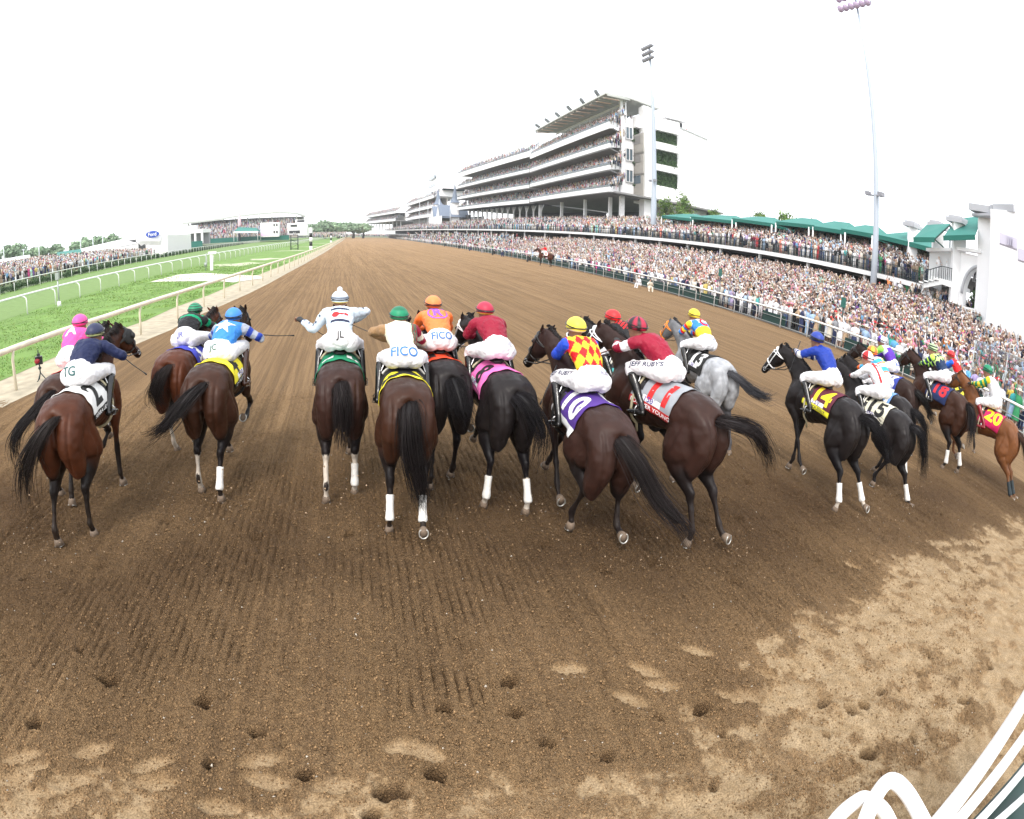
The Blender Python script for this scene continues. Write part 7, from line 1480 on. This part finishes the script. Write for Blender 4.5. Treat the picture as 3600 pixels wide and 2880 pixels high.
tt = empty('canopy_tent', (-41, 287, 0), -.1, 'teal and white canopy beside the video board building', 'tent'); g = G(); g.add([(-6, -3, 5.6), (5, -3, 5.2), (5, 3, 5.2), (-6, 3, 5.6), (-4.5, 0, 7.6), (4, 0, 6.8)], [(0, 1, 5, 4), (1, 2, 5), (2, 3, 4, 5), (3, 0, 4)]); g.build('roof', M_TEAL, tt); g = G(); g.bar((-6, -3, 5.3), (5, -3, 4.9), .1, .8); g.build('valance', M_WPAINT, tt); [G().add(*loft([(a, b, 1, .12, .12), (a, b, 5.4, .12, .12)], 6, 1)).build('pole', M_WPAINT, tt, True) for a in (-6, 5) for b in (-3, 3)]
bp = empty('inflatable_column', (-45.5, 290, 0), 0, 'tall white and red inflatable column with dark base', 'inflatable'); g = G(); g.add(*loft([(0, 0, 1, .5, .5), (0, 0, 7.5, .55, .55)], 10, 1)); g.build('base', mat('dark_vinyl', (.05, .05, .08), .5), bp, True); g = G(); g.add(*loft([(0, 0, 7.5, .6, .6), (.1, 0, 10.5, .8, .8), (0, 0, 13.5, .4, .4), (.1, 0, 15.4, .1, .1)], 10, 3)); g.build('column', mat('pale_vinyl', (.72, .5, .55), .5), bp, True)
for k, (x, y, h) in enumerate([(-88, 151, 7.6), (-79.5, 156, 6.8), (-72.3, 159, 6.6), (-65.7, 162, 6.6), (-92, 170, 6), (-75, 175, 6.0), (-69, 178, 6.4), (-58, 182, 6.6)]):
    r = empty('lamp_post', (x, y, 0), 0, ['thin lamp post at the far left edge', 'lamp post with fork top above the striped tent', 'lamp post left of the small green tent', 'lamp post in front of the paired tree crowns', 'faint lamp post left of the bushy pale tree', 'faint lamp post above the green tent', 'faint short lamp post right of the green tent', 'lamp post just left of the white arched tent'][k], 'lamp post', 'infield lamp posts')
    g = G(); g.tube([(0, 0, 0), (0, 0, h)], .13, 6); g.build('pole', mat('pale_mast', (.62, .66, .70), .5), r, True); g = G(); g.box((0, 0, h + .1), (.9, .3, .25)); g.build('lamp', mat('pale_mast', (.62, .66, .70), .5), r)
# ------------------------------------------------------------------ starting gate tubes in the lower right corner
sg = empty('starting_gate', (3.2, 1.0, 0), 0, 'white tubular starting gate frame with green panels in the lower right corner', 'starting gate')
OG = np.array((3.2, 1.0, 0.)); Q = lambda x, y, z: np.array((x, y, z)) - OG
M_GW = mat('gate_white', (.88, .88, .88), .35)
def seg(a, b, r, name='rail_bar', m=M_GW):
    g = G(); a, b = np.array(a), np.array(b); g.tube([a - OG + (a - b) * .0, b - OG], r, 14); return g.build(name, m, sg, True)
def line(p, q, z, r, name='rail_bar', ext=1.2):
    p, q = np.array((*p, z)), np.array((*q, z)); d = (q - p); return seg(p - d * .25, q + d * ext, r, name)
line((4.27, 1.04), (2.74, .69), 1.2, .054); line((3.86, .79), (2.79, .61), 1.2, .036); line((3.64, .60), (2.97, .53), 1.2, .027); line((3.42, .45), (3.05, .45), 1.2, .024)
g = G(); g.prism([Q(5.0, .80, 0)[:2], Q(2.6, .54, 0)[:2], Q(2.6, .05, 0)[:2], Q(5.0, .1, 0)[:2]][::-1], 1.06, 1.12); g.build('padded_panel', mat('gate_green', (.002, .028, .022), .5), sg)
def loop(pts, r): g = G(); g.tube(cr([Q(*p) for p in pts], 6), r, 14); g.build('tube_loop', M_GW, sg, True)
loop([(1.75, .80, 1.2), (2.03, .955, 1.2), (2.22, 1.005, 1.2), (2.29, .985, 1.2), (2.335, .90, 1.2), (2.33, .80, 1.2), (2.30, .60, 1.2)], .038)
loop([(2.02, .77, 1.24), (2.24, .93, 1.24), (2.40, 1.005, 1.24), (2.475, .995, 1.24), (2.505, .91, 1.24), (2.50, .78, 1.24), (2.47, .55, 1.24)], .042)
g = G(); g.tube([Q(2.6, .62, 1.2), Q(2.72, .66, 1.2), Q(2.76, .6, 1.2), Q(2.70, .5, 1.2)], .018, 10); g.build('latch', M_GW, sg, True)
for x, y in ((2.2, .55), (2.9, .4), (4.6, .4)): g = G(); g.tube([Q(x, y, 0), Q(x, y, 1.2)], .03, 8); g.build('leg', M_GW, sg, True)
# outrider on a standing pony by the rail
od = dict(n=21, P=(27.3, 79.0), h=-62, scale=1.13, pitch=0, hl=((14, -36, 4, 18, 0), (8, -40, -2, 22, 0)), fl='ss', wr=(0, 0, 0, 0), coat='bay', neck=52, head=-42, tail=[(0, -.14, -.12), (0, -.18, -.4), (0, -.16, -.8)], cloth=C_('redwhite', (.78, .78, .76), (.6, .02, .02), edge=(.6, .02, .02), txt='6'), label='standing bay pony ridden by a red-coated outrider near the crowd')
if not ONLY or 21 in ONLY:
    make_horse(od); od['root']['group'] = ''; del od['root']['group']
    o = make_jockey(od, dict(n=21, label='outrider in a scarlet coat and black cap sitting upright', silk='redcoat', cap=cap_plain(BLACK), tp=76, rise=-.05)); o['category'] = 'rider'; del o['group']

# ------------------------------------------------------------------ air: a light haze over the far stands
g = G(); g.box((0, 150, 24), (1300, 1300, 51)); hz = g.build('haze', mat('haze_air'), None); tag(hz, kind='stuff')
_m = MATS['haze_air']; _n, _l = _m.node_tree.nodes, _m.node_tree.links; _n.clear()
_v = _n.new('ShaderNodeVolumePrincipled'); _v.inputs['Color'].default_value = (.95, .97, 1, 1); _v.inputs['Density'].default_value = .00032; _v.inputs['Anisotropy'].default_value = .3
_o = _n.new('ShaderNodeOutputMaterial'); _l.new(_v.outputs[0], _o.inputs['Volume'])
